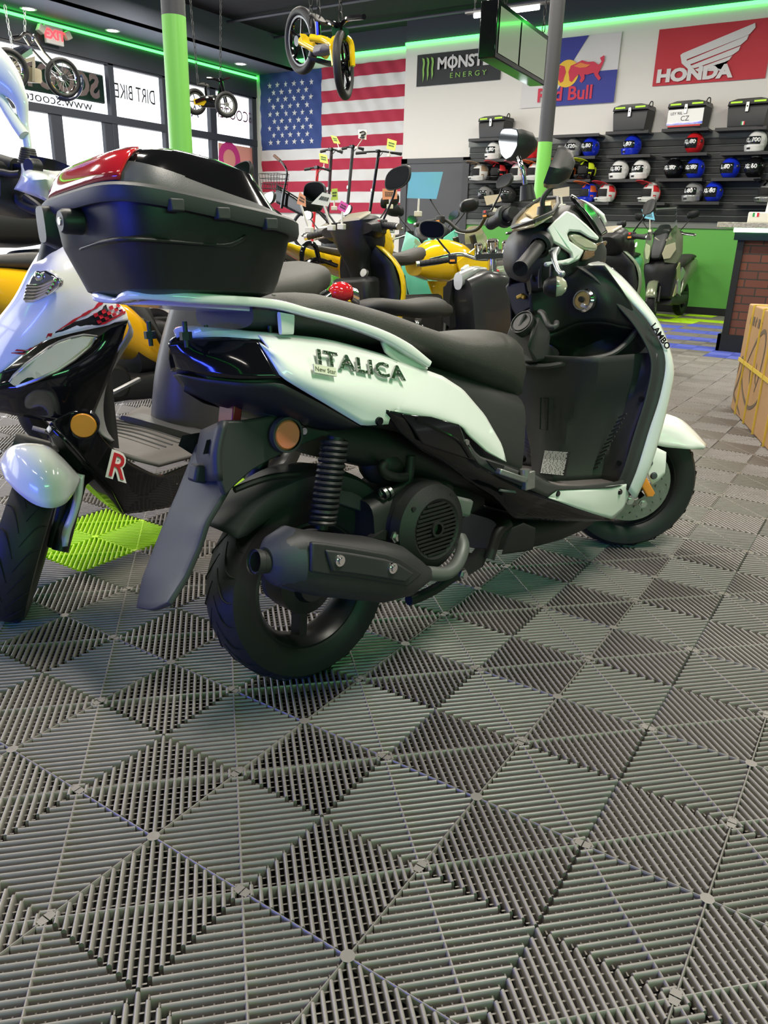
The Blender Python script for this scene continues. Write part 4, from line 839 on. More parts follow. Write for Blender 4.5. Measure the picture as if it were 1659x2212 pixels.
la = B().loft([[(-0.110,-0.187,0.546),(-0.105,-0.099,0.602),(-0.125,-0.058,0.641),(-0.155,-0.018,0.686),(-0.187,0.019,0.714),(-0.235,0.070,0.739),(-0.268,0.160,0.764)], [(-0.080,-0.154,0.523),(-0.070,-0.061,0.572),(-0.080,0.003,0.595),(-0.110,0.046,0.618),(-0.150,0.078,0.634),(-0.200,0.102,0.647),(-0.262,0.127,0.659)], [(-0.110,-0.194,0.477),(-0.100,-0.101,0.500),(-0.100,-0.049,0.504),(-0.110,-0.010,0.505),(-0.125,0.044,0.505),(-0.165,0.074,0.515),(-0.222,0.091,0.520)]], 34, 16)
lao = la.obj('lower_apron', gblack, LS, solid=.004, ang=60)
B().loft([[(-0.270,0.158,0.763),(-0.270,0.161,0.733),(-0.250,0.104,0.633),(-0.240,0.085,0.575),(-0.230,0.084,0.517),(-0.250,0.077,0.458),(-0.300,0.077,0.421)], [(-0.320,0.129,0.726),(-0.320,0.125,0.710),(-0.300,0.075,0.612),(-0.280,0.070,0.558),(-0.280,0.065,0.499),(-0.300,0.061,0.443),(-0.340,0.051,0.406)]], 24, 4).obj('shield_edge', grey, LS, solid=.006)
sd = B().loft([[(-0.041,0.135,0.542),(-0.089,0.150,0.563),(-0.121,0.175,0.558),(-0.125,0.185,0.522),(-0.155,0.190,0.480),(-0.236,0.190,0.409),(-0.325,0.190,0.352),(-0.369,0.190,0.332),(-0.518,0.190,0.334)], [(-0.045,0.130,0.538),(-0.069,0.140,0.501),(-0.114,0.160,0.433),(-0.191,0.175,0.337),(-0.239,0.175,0.252),(-0.320,0.175,0.234),(-0.432,0.175,0.212),(-0.551,0.175,0.249)]], 40, 12, False)
sdo = sd.obj('side_panel', gblack, LS, solid=.004, ang=50)
B().loft([[(-0.100,0.073,0.514),(-0.100,0.108,0.486),(-0.130,0.145,0.425),(-0.200,0.167,0.332),(-0.270,0.148,0.234)], [(-0.100,0.050,0.484),(-0.100,0.078,0.451),(-0.150,0.084,0.380),(-0.220,0.076,0.299),(-0.300,0.086,0.219)]], 20, 4).obj('lower_lip', gblack, LS, solid=.006)
ro = Vector([(-0.187,0.196,0.406)][0]); rx = Vector([(-0.258,0.196,0.370)][0]) - ro; ry = Vector([(-0.166,0.196,0.465)][0]) - ro
text('R', .088, frame(ro + Vector((0, .004, 0)), rx, ry), .001, shear=-.1, bold=.006, xs=1.3).obj('letter_outline', gwhite, sdo)
text('R', .088, frame(ro + Vector((0, .006, 0)), rx, ry), .001, shear=-.1, xs=1.3).obj('letter_print', redm, sdo)
lens = [(-0.085,-0.053,0.581),(-0.085,-0.025,0.614),(-0.098,0.002,0.646),(-0.112,0.022,0.667),(-0.130,0.043,0.690),(-0.148,0.058,0.704),(-0.168,0.077,0.716),(-0.190,0.094,0.723),(-0.215,0.109,0.721),(-0.205,0.098,0.696),(-0.170,0.083,0.665),(-0.128,0.067,0.638),(-0.095,0.037,0.615),(-0.082,-0.014,0.589)]
lno = B().poly([Vector(p) + Vector((.012, .006, 0)) for p in lens], (-.02, -.008, 0)).obj('headlamp_lens', clear, lao, bevel=.005)
li = sum((Vector(p) for p in lens), Vector()) / len(lens)
B().poly([li + (Vector(p) - li) * .9 + Vector((.004, .002, 0)) for p in lens], (-.003, 0, 0)).obj('lamp_reflector', mat('lamp_silver', (.7, .68, .5), .25, .6), lno)
B().tube([Vector(p) + Vector((.006, .004, 0)) for p in lens], .004, 6, closed=True).obj('lens_rim', steel, lno)
tc_ = Vector([(-0.109,0.165,0.528)][0]); nrm = Vector((.75, .62, 0))
ao = B().lathe([(0, .012), (.028, .012), (.031, .008), (.031, -.01)], tc_, nrm, 28).obj('side_reflector', mat('amber_reflector', (.75, .28, .02), .25, coat=.4, bump=.3, bscale=500), sdo)
B().lathe([(.031, .009), (.036, .008), (.037, -.01), (.031, -.01)], tc_, nrm, 28).obj('reflector_ring', gblack, ao)
B().lathe([(0, .006), (.008, .004), (.01, 0)], [(-0.446,0.180,0.285)][0], (0, 1, 0), 12).obj('panel_screw', chrome, sdo)
fm = B().grid([[(x, y, z) for y in (-.19, -.1, 0, .1, .19)] for x, z in ((-.28, .40), (-.36, .365), (-.5, .355), (-.64, .355), (-.74, .375))]).obj('floorboard', mat('grey_floor_mat', (.095, .088, .084), .55, bump=.5, bscale=50), LS, solid=.012)
gv = B()
for k in range(8): gv.tube([(-.42 - .028 * k, -.18, .365), (-.45 - .03 * k, -.06, .362), (-.44 - .03 * k, .1, .362)], .003, 5, 10)
gv.obj('mat_groove', mat('mat_groove_dark', (.05, .05, .05), .7), fm)
pd = B().hull([(-.64, 0, .365), (-.64, 0, .47), (-.66, 0, .60), (-.72, 0, .76)], [(-1.0, 0, .34), (-1.0, 0, .45), (-1.05, 0, .6), (-1.1, 0, .72)], [.15, .14, .135, .13], e=2.4, k=14).obj('seat_pedestal', grey.copy() if False else mat('smooth_grey_plastic', (.05, .05, .052), .4), LS)
B().hull([(-.60, 0, .385), (-.66, 0, .385)], [(-.60, 0, .35), (-.66, 0, .35)], [.16, .16], e=6).obj('floor_step', mat('smooth_grey_plastic'), LS)
B().hull([(-.74, 0, .80), (-.9, 0, .83), (-1.2, 0, .85), (-1.45, 0, .86)], [(-.76, 0, .74), (-.9, 0, .72), (-1.2, 0, .72), (-1.45, 0, .76)], [.1, .14, .15, .1], e=3, k=14).obj('seat', seatm, LS)
B().hull([(-.9, 0, .72), (-1.2, 0, .72), (-1.55, 0, .76)], [(-.95, 0, .4), (-1.2, 0, .45), (-1.5, 0, .64)], [.14, .16, .07], e=3.4).obj('rear_body', gblack, LS)
wheel_parts(LS, .215, .05, .14, at=Matrix.Translation((-1.27, 0, 0)), spokes=5, name='rear_wheel', tr=0)
B().tube([(-.2, 0, .85), (-.27, 0, 1.04)], .05, 12).hull([(-.3, 0, .95), (-.26, 0, .9), (-.27, 0, .6), (-.3, 0, .4)], [(-.36, 0, .92), (-.33, 0, .86), (-.33, 0, .6), (-.36, 0, .38)], [.05, .1, .06, .06], e=5).obj('inner_shield', black, LS)
# handlebar cover turned left with the front wheel
hc_ = B().loft([[(-0.060,0.054,1.090),(-0.060,0.085,1.091),(-0.080,0.089,1.084),(-0.120,0.078,1.084),(-0.200,0.042,1.087)], [(-0.030,0.087,1.068),(0.000,0.148,1.072),(-0.020,0.163,1.069),(-0.060,0.145,1.061),(-0.160,0.088,1.057)], [(-0.050,0.043,1.039),(-0.030,0.102,1.037),(-0.040,0.122,1.032),(-0.080,0.116,1.020),(-0.160,0.086,1.011)]], 20, 12)
hco = hc_.obj('handlebar_cover', white, LS, solid=.006, ang=60)
B().hull([(-.06, -.10, 1.09), (-.12, -.10, 1.1), (-.24, -.1, 1.09)], [(-.06, -.10, 1.0), (-.14, -.1, .97), (-.24, -.1, .97)], [.09, .11, .09], e=4).obj('cover_core', black, hco)
B().tube([(-0.100,-0.108,1.086),(-0.100,-0.054,1.086),(-0.100,-0.028,1.083),(-0.100,-0.006,1.082)], .018, 14).obj('grip', rubber, hco)
B().tube([(-0.060,-0.062,1.067),(-0.060,-0.010,1.068),(-0.060,0.028,1.067),(-0.060,0.050,1.071)], .008, 10).obj('brake_lever', black, hco)
B().hull([(-0.090,-0.014,1.088),(-0.090,0.019,1.089),(-0.090,0.025,1.090)], [(-0.090,-0.015,1.068),(-0.090,0.017,1.067),(-0.090,0.024,1.076)], [.02, .022, .02], e=4, y=0).obj('switch_housing', black, hco)
rs = B().hull([(-0.070,0.087,1.110),(-0.070,0.112,1.109),(-0.070,0.154,1.102)], [(-0.070,0.087,1.092),(-0.070,0.114,1.086),(-0.070,0.152,1.091)], [.03, .035, .03], e=4).obj('brake_reservoir', black, hco)
B().lathe([(0, .045), (.014, .045), (.016, .042), (.016, .02)], [(-0.070,0.110,1.090)][0], (1, 0, 0), 18).obj('reservoir_cap', black, rs)
B().tube([(-0.100,-0.006,1.025),(-0.100,-0.001,1.012),(-0.100,0.025,1.003),(-0.100,0.070,0.998),(-0.100,0.098,0.990)], .012, 10, 16).tube([(-0.100,0.016,1.023),(-0.100,0.048,1.011),(-0.100,0.070,0.998)], .008, 8, 10).obj('brake_hose', rubber, hco, split=True)
bt_ = B()
bb = [(-0.080,0.052,1.093),(-0.080,0.053,1.120)]
b0, b1 = Vector(bb[0]), Vector(bb[1])
for k in range(7): bt_.lathe([(.02 - .001 * k, -.004), (.0225 - .0011 * k, 0), (.02 - .001 * k, .004)], b0.lerp(b1, k / 6), b1 - b0, 18)
bt_.tube([b0, b1], [.021, .014], 14)
mst = bt_.obj('mirror_stem', rubber, hco)
mp1 = cr([(-0.080,-0.098,1.281),(-0.080,-0.054,1.272),(-0.080,-0.018,1.260),(-0.080,0.009,1.244),(-0.080,0.028,1.227),(-0.080,0.039,1.208),(-0.080,0.041,1.188),(-0.080,0.044,1.165),(-0.080,0.049,1.143),(-0.080,0.053,1.117)], 40)
mr1 = [.052, .052, .05, .042, .033, .022, .0155, .0125, .0115, .0105]
ma = B().tube(mp1, [mr1[min(8, int(i * 9 / 39))] + (mr1[min(9, int(i * 9 / 39) + 1)] - mr1[min(8, int(i * 9 / 39))]) * (i * 9 / 39 - int(i * 9 / 39)) for i in range(40)], 20)
ma.v = [Vector((-.0 + (p.x - mp1[0].x) * .6 + mp1[0].x, p.y, p.z)) for p in ma.v]
ma.tube([(-0.070,-0.092,1.220),(-0.070,-0.047,1.219),(-0.070,-0.010,1.211),(-0.070,0.013,1.188),(-0.070,0.033,1.167),(-0.070,0.054,1.147)], .0115, 12, 24)
ma.obj('mirror_arm', white, mst, split=True)
alv = B().bar([(-0.620,-0.210,0.440)][0], [(-0.720,-0.185,0.476)][0], .014, .012)
alv.obj('foot_lever', alu, LS, bevel=.003)
# ------------------------------------------------------------------ the other scooters and motorcycles on the sales floor
def place(pos, yaw, lean):
    d = Vector((math.sin(yaw), math.cos(yaw), 0)); a = Vector((d.y, -d.x, 0)); u = Vector((0, 0, 1))
    r = a * math.cos(lean) - u * math.sin(lean); up = u * math.cos(lean) + a * math.sin(lean)
    return Matrix(((d.x, -r.x, up.x, pos[0]), (d.y, -r.y, up.y, pos[1]), (d.z, -r.z, up.z, 0), (0, 0, 0, 1)))
def mirror_pair(root, T, base, head, size, par):
    for s in (1, -1):
        b0 = Vector((base[0], base[1] * s, base[2])); h = Vector((head[0], head[1] * s, head[2]))
        m = B().tube([b0, b0.lerp(h, .5) + Vector((-.0, .03 * s, .03)), h], .006, 8, 10).xf(T).obj('mirror_stem', black, par)
        w, hh = size; n = 24; ring = []
        for i in range(n):
            t = 2 * PI * i / n; c, q = math.cos(t), math.sin(t)
            ring.append(h + Vector((-.012 + .22 * hh * math.copysign(abs(q) ** .75, q), s * .02 + w * math.copysign(abs(c) ** .75, c), hh * .6 + hh * math.copysign(abs(q) ** .75, q) + s * c * .012)))
        cc_ = sum(ring, Vector()) / n
        B().grid([ring, [cc_ + (p - cc_) * 1.04 + Vector((.008, 0, 0)) for p in ring], [cc_ + (p - cc_) * .8 + Vector((.035, 0, 0)) for p in ring], [cc_ + (p - cc_) * .3 + Vector((.045, 0, 0)) for p in ring]], cu=True, cap=True).xf(T).obj('mirror_housing', black, m)
        B().add([cc_ + (p - cc_) * .93 + Vector((-.002, 0, 0)) for p in ring], [tuple(range(n))]).xf(T).obj('mirror_glass', mirrorm, m)
def bars(root, T, hx, hz, half, par, orange=True, drop=.02):
    for s in (1, -1):
        g0 = Vector((hx - .03, s * half * .58, hz)); g1 = Vector((hx - .08, s * half, hz - drop)); ax = (g1 - g0).normalized()
        g = B().tube([g0, g1], .0175, 12)
        for k in range(6): g.lathe([(.017, -.004), (.019, 0), (.017, .004)], g0.lerp(g1, .15 + .13 * k), ax, 12)
        g.xf(T).obj('grip', rubber, par)
        B().tube([g1, g1 + ax * .02], [.015, .017], 12).xf(T).obj('bar_end', steel, par)
        sw = B().box(g0.lerp(g1, -.08), (.05, .05, .055)).xf(T).obj('switch_housing', black, par, bevel=.008)
        if orange:
            B().box(g0.lerp(g1, -.08) + Vector((-.027, 0, -.01)), (.006, .03, .012)).xf(T).obj('orange_switch', mat('orange_button', (.9, .3, .02), .35), sw)
            if s < 0: B().box(g0.lerp(g1, -.08) + Vector((-.027, .0, .016)), (.006, .016, .014)).xf(T).obj('red_switch', redp, sw)
        B().tube([g0 + Vector((.05, 0, .0)), g0.lerp(g1, .4) + Vector((.065, 0, -.01)), g1 + Vector((.05, 0, -.012))], .007, 8, 8).xf(T).obj('lever', steel if orange != 2 else black, par)
def scooter(label, M, paint, trim=None, seatc=None, turn=0, rack=False, shield=False, dash=True, wb=1.25, R=.2, mir=(.075, .048), half=.33, dusty=None, facing=False, headz=1.0, cowl=None, mirh=1.16, tcol=False, egg=True, apron=None):
    r = thing('motor_scooter', label, 'scooter', M); trim = trim or black; cowl = cowl or paint
    Tr = Matrix.Translation((wb, 0, 0)) @ Matrix.Rotation(-math.radians(turn), 4, 'Z')
    Th = Matrix.Translation((.98, 0, 0)) @ Matrix.Rotation(-math.radians(turn), 4, 'Z') @ Matrix.Translation((-.98, 0, headz - 1.0))
    wheel_parts(r, R, .05, R * .64, spokes=5, name='rear_wheel', tr=0)
    wheel_parts(r, R, .048, R * .64, at=Tr, spokes=5, name='front_wheel', disc=1, tr=18 if facing else 0)
    B().hull([(-.4, 0, .77), (-.25, 0, .80), (0, 0, .77), (.25, 0, .69), (.42, 0, .55), (.5, 0, .36)], [(-.36, 0, .70), (-.2, 0, .58), (.05, 0, .50), (.25, 0, .42), (.4, 0, .34), (.52, 0, .30)], [.04, .13, .165, .17, .165, .15], e=2.8, n=24, k=20).obj('rear_body', paint, r, ang=60)
    B().hull([(-.22, 0, .84), (0, 0, .85), (.2, 0, .80), (.38, 0, .79), (.5, 0, .73)], [(-.24, 0, .79), (0, 0, .77), (.2, 0, .72), (.38, 0, .66), (.5, 0, .64)], [.1, .13, .14, .14, .09], e=3, n=24, k=18).obj('seat', seatc or seatm, r, ang=70)
    B().hull([(.3, 0, .62), (.44, 0, .55)], [(.36, 0, .3), (.52, 0, .3)], [.14, .13], e=5).obj('seat_front', trim, r)
    b = B().hull([(.1, 0, .3), (.5, 0, .31), (.95, 0, .31)], [(.1, 0, .2), (.5, 0, .17), (1.0, 0, .2)], [.13, .17, .17], e=6).obj('floorboard', trim, r)
    B().box((.15, .02, .26), (.36, .16, .16)).cyl((.2, -.15, .28), (.2, .02, .28), .085, n=20).obj('engine', engine, r, bevel=.02)
    B().hull([(-.25, -.14, .32), (-.05, -.14, .32), (.1, -.13, .28)], [(-.25, -.14, .22), (-.05, -.14, .2), (.1, -.13, .22)], [.04, .05, .02]).obj('muffler', muff, r)
    lv_ = [(.92, .90, .10), (.80, .97, .19), (.66, 1.0, .21), (.5, .99, .18), (.36, .97, .165), (.28, .96, .16)]
    B().grid([[(x + .02 * (abs(y) > .5), w * y, z) for y in (-1, -.6, 0, .6, 1)] for z, x, w in lv_]).obj('inner_shield', trim, r, solid=.02, ang=60)
    rows = [[(x + .015, -w * 1.04, z), (x + .09, -w * .9, z), (x + .17 - abs(z - .6) * .15, 0, z), (x + .09, w * .9, z), (x + .015, w * 1.04, z)] for z, x, w in lv_]
    B().loft(rows, 20, 16).obj('front_apron', apron or paint, r, solid=.006, ang=60)
    if dash:
        gb = B().box((.88, 0, .66), (.14, .26, .16)).obj('glove_box', trim, r, bevel=.03)
        B().lathe([(0, -.006), (.022, -.006), (.025, .01)], (.87, -.07, .76), (1, 0, -.3), 20).obj('ignition_lock', steel, r)
    hd = B().hull([(.82, 0, 1.0), (.88, 0, 1.045), (.98, 0, 1.075), (1.08, 0, 1.02), (1.13, 0, .95)], [(.84, 0, .96), (.9, 0, .88), (.98, 0, .86), (1.06, 0, .88), (1.12, 0, .91)], [.1, .15, .14, .11, .05], e=3, n=24, k=16).xf(Th).obj('handlebar_cover', trim, r, ang=60)
    if egg: B().hull([(.97, 0, 1.08), (1.06, 0, 1.06), (1.14, 0, .98), (1.19, 0, .88)], [(.98, 0, .88), (1.05, 0, .84), (1.13, 0, .82), (1.185, 0, .84)], [.12, .135, .09, .03], e=2, n=12).xf(Th).obj('front_cowl', cowl, hd, ang=60)
    B().poly([(1.165, -.02, .9), (1.12, -.10, .96), (1.09, -.115, .93), (1.15, -.04, .86)], (.02, 0, .005)).poly([(1.165, .02, .9), (1.12, .10, .96), (1.09, .115, .93), (1.15, .04, .86)], (.02, 0, .005)).xf(Th).obj('headlamp', clear, hd, split=True)
    B().hull([(.865, 0, 1.05), (.95, 0, 1.085)], [(.86, 0, 1.03), (.94, 0, 1.06)], [.08, .09], e=4).xf(Th).obj('instrument_cluster', mat('pale_gauge', (.5, .46, .36), .12, coat=.8), hd)
    B().tube([(.98, 0, .9), (1.05, 0, .6)], .03, 10).obj('steering_stem', black, r)
    bars(r, Th, .95, 1.0, half, hd)
    mirror_pair(r, Th, (.95, half * .5, 1.02), (.93, half * .86, mirh), mir, hd)
    if tcol:
        B().hull([(.95, 0, 1.04), (.95, 0, .92), (.97, 0, .8), (.99, 0, .66)], [(.80, 0, 1.03), (.82, 0, .92), (.86, 0, .8), (.92, 0, .66)], [.15, .105, .06, .045], e=3, k=14).obj('steering_column_cover', trim, r)
        B().hull([(.83, 0, 1.02), (.88, 0, 1.04), (.97, 0, 1.05)], [(.84, 0, .955), (.9, 0, .93), (.97, 0, .93)], [.19, .21, .18], e=3).xf(Th).obj('bar_shroud', trim, hd)
    B().tube([(.0, .075, R), (-.2, .07, R + .3)], .018, 10).tube([(.0, -.075, R), (-.2, -.07, R + .3)], .018, 10).tube([(-.19, -.08, R + .29), (-.19, .08, R + .29)], .02, 8).tube([(-.19, 0, R + .28), (-.25, 0, R + .5)], .022, 10).xf(Tr).obj('front_fork', black, r)
    B().grid([[(math.cos(a) * q, y, R + math.sin(a) * q) for y, q in ((-.065, R + .012), (-.05, R + .03), (0, R + .04), (.05, R + .03), (.065, R + .012))] for a in [math.radians(15 + 8.5 * i) for i in range(15)]]).xf(Tr).obj('front_fender', cowl, r, solid=.004, ang=60)
    B().hull([(-.43, 0, .76), (-.38, 0, .78)], [(-.42, 0, .71), (-.37, 0, .69)], [.05, .08], e=3).obj('tail_light', red, r)
    if rack:
        t = B()
        for s in (-1, 1): t.tube([(.02, s * .1, .84), (-.1, s * .12, .87), (-.3, s * .11, .885), (-.42, s * .07, .89)], .011, 8, 14)
        t.tube([(-.42, -.07, .89), (-.44, 0, .89), (-.42, .07, .89)], .011, 8, 8)
        for x in (-.12, -.2, -.28, -.36): t.tube([(x, -.115, .875), (x, .115, .875)], .007, 8)
        t.tube([(-.1, -.12, .87), (-.06, -.13, .93), (0, -.13, .94), (.03, -.12, .86)], .012, 8, 12)
        t.obj('rear_rack', gblack, r)
    if shield:
        B().loft([[(1.12, y, .98 + abs(y) * .1) for y in (-.16, 0, .16)], [(1.08, y * .95, 1.15) for y in (-.16, 0, .16)], [(1.02, y * .8, 1.32) for y in (-.16, 0, .16)]], 10, 8).xf(Th).obj('wind_screen', mat('clear_screen', (.9, .95, .92), .02, trans=1, ior=1.1), hd, solid=.004)
    return r
cream = mat('cream_plastic', (.7, .68, .58), .35)
olive = mat('olive_grey_paint', (.2, .23, .15), .25, .3, coat=.5)
silver = mat('silver_paint', (.55, .56, .56), .25, .6, coat=.4)
Y_ = scooter('black and yellow scooter with two mirrors, its dark cockpit just beyond the white scooter seat', place((-2.11, 1.74), .05, -.1), yellow, half=.335, mir=(.085, .055), turn=4, mirh=1.19, tcol=True)
B().lathe([(0, .0), (.05, .0), (.055, -.006), (.055, -.02)], (.70, .10, .40), (0, 0, 1), 24).obj('yellow_cup', mat('yellow_enamel', (.75, .6, .03), .3), Y_)
t = B()
for s in (-1, 1): t.tube([(.30, s * .11, .80), (.42, s * .12, .83), (.6, s * .10, .80)], .011, 8, 14)
for x in (.38, .46, .54): t.tube([(x, -.115, .82), (x, .115, .82)], .008, 8)
t.tube([(.3, -.12, .80), (.32, -.13, .89), (.40, -.13, .90), (.44, -.12, .82)], .012, 8, 12)
t.obj('carrier_rack', gblack, Y_)
T_ = scooter('mint green scooter facing the camera behind the yellow motorcycle and cruiser handlebar', place((-3.26, 5.55), 2.62, .08), teal, turn=10, cowl=teal, egg=False)
for s in (-1, 1):
    B().poly([(1.22, s * .02, .80), (1.12, s * .10, .96), (.98, s * .20, 1.02), (.95, s * .25, .86), (1.02, s * .24, .70), (1.10, s * .16, .62)], (-.02, 0, 0)).poly([(1.02, s * .245, .70), (.95, s * .25, .86), (.80, s * .25, .70), (.78, s * .23, .40), (.95, s * .22, .34), (.9, s * .235, .6)], (0, -s * .02, 0)).obj('side_fairing', teal, T_, bevel=.004, split=True)
    B().poly([(1.14, s * .05, .84), (1.09, s * .12, .93), (1.04, s * .17, .86), (1.10, s * .10, .78)], (.012, 0, 0)).obj('headlamp', clear, T_)
B().hull([(1.0, 0, 1.06), (1.1, 0, 1.0), (1.2, 0, .84)], [(1.0, 0, .9), (1.1, 0, .84), (1.2, 0, .78)], [.1, .08, .03], e=2).obj('nose_panel', teal, T_)
G_ = scooter('bright green scooter with a pointed nose left of the black cockpit', place((-3.69, 4.57), 2.3, .08), greenp, turn=-8, cowl=greenp)
A_ = scooter('olive grey adventure scooter with clear windscreen, facing forward against the green wall', place((-2.25, 10.98), 3.2, .06), olive, trim=dgrey, turn=-12, shield=True, facing=True, cowl=olive, R=.24, half=.36, headz=1.1, mirh=1.2, egg=False, apron=black)
B().hull([(1.0, 0, 1.22), (1.1, 0, 1.12), (1.22, 0, .96), (1.27, 0, .84)], [(1.0, 0, .95), (1.1, 0, .86), (1.22, 0, .78), (1.27, 0, .80)], [.09, .10, .08, .05], e=4).obj('nose_panel', dgrey, A_, bevel=.004)
for s in (-1, 1):
    B().poly([(.62, s * .19, .62), (.78, s * .2, .68), (.95, s * .2, .5), (.9, s * .2, .34), (.75, s * .2, .3), (.82, s * .2, .48), (.7, s * .2, .55)], (0, s * .02, 0)).obj('side_trim', silver, A_, bevel=.004)
    B().poly([(1.24, s * .075, .86), (1.12, s * .11, 1.10), (1.02, s * .14, 1.20), (1.0, s * .23, 1.06), (1.02, s * .25, .86), (1.08, s * .2, .72), (1.2, s * .1, .74)], (-.04, s * .01, 0)).obj('side_fairing', olive, A_, bevel=.005)
    B().poly([(1.255, s * .08, .85), (1.20, s * .10, .95), (1.10, s * .19, .99), (1.09, s * .205, .90), (1.16, s * .16, .79), (1.235, s * .10, .78)], (.012, 0, 0)).obj('headlamp', clear, A_, bevel=.004)
    B().poly([(1.05, s * .2, .66), (.98, s * .22, .74), (.82, s * .2, .52), (.84, s * .18, .34), (.98, s * .17, .30), (.93, s * .19, .48)], (0, s * .02, 0)).obj('lower_cowl', mat('lime_grey_paint', (.38, .42, .2), .25, coat=.5), A_, bevel=.004)
E2 = scooter('mint and grey scooter beside the olive adventure scooter near the green wall', place((-3.05, 10.95), 3.25, .06), teal, trim=dgrey, turn=20, cowl=dgrey, half=.34)
K_ = scooter('yellow scooter with black seat at the left edge, behind the white striped scooter', place((-2.60, 1.02), .1, -.1), mat('amber_yellow_paint', (.85, .45, .01), .15, coat=.6), cowl=black, half=.33, mirh=1.17)
N2 = scooter('grey scooter with black storage box at the far left edge', place((-3.30, 1.6), .1, -.1), dgrey, half=.33)
B().hull([(-.45, 0, 1.05), (-.1, 0, 1.05)], [(-.42, 0, .86), (-.12, 0, .86)], [.2, .2], e=6).obj('storage_box', black, N2, bevel=.02)
B().hull([(-.46, 0, 1.14), (-.2, 0, 1.15), (-.09, 0, 1.12)], [(-.46, 0, 1.05), (-.2, 0, 1.05), (-.09, 0, 1.05)], [.19, .2, .2], e=4).obj('box_lid', grey, N2)
B().box((-.45, -.12, 1.04), (.03, .06, .05)).obj('red_clip', redp, N2)
K2 = scooter('red scooter half hidden behind the top case and the black cockpit', place((-4.26, 3.0), .2, -.08), redp, half=.35)
K6 = scooter('dark blue scooter behind the black cockpit, in front of the flag', place((-4.4, 6.3), .2, -.08), mat('dark_blue_paint', (.02, .04, .2), .2, coat=.5), half=.35)
K7 = scooter('white scooter in the row before the electric kick scooters', place((-5.1, 5.2), .2, -.08), cream, half=.35)
K4 = scooter('black scooter with red front cowl behind the left grip of the big white scooter', place((-3.0, 6.4), .25, -.08), gblack, cowl=redp, half=.33)
K5 = scooter('olive and black scooter with its cockpit right of the white scooter handlebar cover', place((-1.70, 4.14), .3, -.08), mat('pale_olive_paint', (.2, .26, .17), .25, coat=.5), cowl=black, half=.35, mir=(.05, .05))
# --- small cruiser motorcycle beside the white scooter
C_ = thing('cruiser_motorcycle', 'small black cruiser motorcycle with chrome bars and knobby tyres beyond the white scooter', 'motorcycle', place((-1.667, 2.16), .385, -.1))
C_.scale = (.88, .88, .88)
TC = Matrix.Translation((1.2, 0, 0)) @ Matrix.Rotation(-.12, 4, 'Z')
wheel_parts(C_, .25, .055, .14, at=TC, knob=True, rimmat=chrome, spokes=9, name='front_wheel', tr=0)
wheel_parts(C_, .25, .06, .14, knob=True, rimmat=chrome, spokes=9, name='rear_wheel', tr=0)
B().hull([(.62, 0, .86), (.74, 0, .915), (.93, 0, .90), (1.0, 0, .84)], [(.66, 0, .52), (.76, 0, .47), (.93, 0, .49), (1.0, 0, .56)], [.125, .16, .16, .12], e=5, n=28).obj('tank_box', mat('satin_black_panel', (.022, .022, .024), .32, coat=.3), C_, ang=60)
kp = B().hull([(.60, -.03, .90), (.70, -.03, .935), (.80, -.03, .93)], [(.6, -.03, .80), (.70, -.03, .88), (.8, -.03, .90)], [.04, .05, .035], e=2.4, n=20, k=8).obj('key_panel', silver, C_)
B().box((.655, -.03, .925), (.05, .03, .02), RY(-.5)).obj('key_plate', gwhite, kp, bevel=.004)
B().poly([(.60, .02, .86), (.60, .11, .82), (.60, .12, .62), (.60, .05, .58), (.60, .05, .74)], (.05, 0, 0)).obj('side_scoop', groove, C_)
B().hull([(-.1, 0, .73), (.0, 0, .765), (.2, 0, .75), (.4, 0, .765), (.52, 0, .72)], [(-.1, 0, .70), (.0, 0, .69), (.2, 0, .66), (.4, 0, .64), (.52, 0, .65)], [.07, .12, .13, .14, .08], e=2.6, n=24, k=18).obj('seat', seatm, C_, ang=70)
rk = B()
for s in (-1, 1): rk.tube([(-.3, s * .06, .64), (-.22, s * .15, .655), (.05, s * .17, .62), (.22, s * .17, .60), (.3, s * .15, .52)], .014, 10, 18)
rko = rk.tube([(-.3, -.06, .64), (-.3, .06, .64)], .014, 8).obj('rear_rack', gblack, C_, split=True)
cl = B()
for x in (.02, .17):
    for dx in (0, .012): cl.lathe([(.015, -.004), (.017, 0), (.015, .004)], (x + dx, -.17, .62 - dx * .1), (1, 0, -.15), 14)
cl.obj('rack_clamp', steel, rko, split=True)
B().ell((-.20, 0, .80), (.075, .06, .055)).obj('tail_light', red, C_)
B().hull([(-.15, 0, .83), (-.11, 0, .82)], [(-.15, 0, .75), (-.1, 0, .72)], [.045, .035]).obj('light_bracket', chrome, C_)
B().box((.2, 0, .42), (.42, .2, .22)).cyl((.32, -.14, .36), (.32, .14, .36), .11, n=20).obj('engine', engine, C_, bevel=.02)
B().tube([(.62, 0, .5), (.5, 0, .3), (.2, 0, .26), (0, 0, .25)], .03, 10, 16).tube([(.95, 0, .8), (1.02, 0, .62)], .035, 12).obj('frame_tube', black, C_, split=True)
fk = B()
for s in (-1, 1): fk.tube([(0, s * .1, .25), (-.2, s * .1, .82)], .021, 12)
fk.box((-.14, 0, .62), (.05, .24, .05), RY(-.35))
fko = fk.xf(TC).obj('front_fork', black, C_, split=True)
B().tube([(.06, .12, .44), (.04, -.12, .44)], .0, 6) if False else None
B().tube([(-.0, -.16, .56), (.03, -.12, .57), (.1, .0, .57), (.03, .12, .57)], .012, 8, 12).xf(TC).obj('chrome_bumper', chrome, C_)
B().grid([[(math.cos(a) * q, y, .25 + math.sin(a) * q) for y, q in ((-.07, .27), (-.05, .285), (0, .295), (.05, .285), (.07, .27))] for a in [math.radians(50 + 8 * i) for i in range(11)]]).xf(TC).obj('front_fender', black, C_, solid=.004)
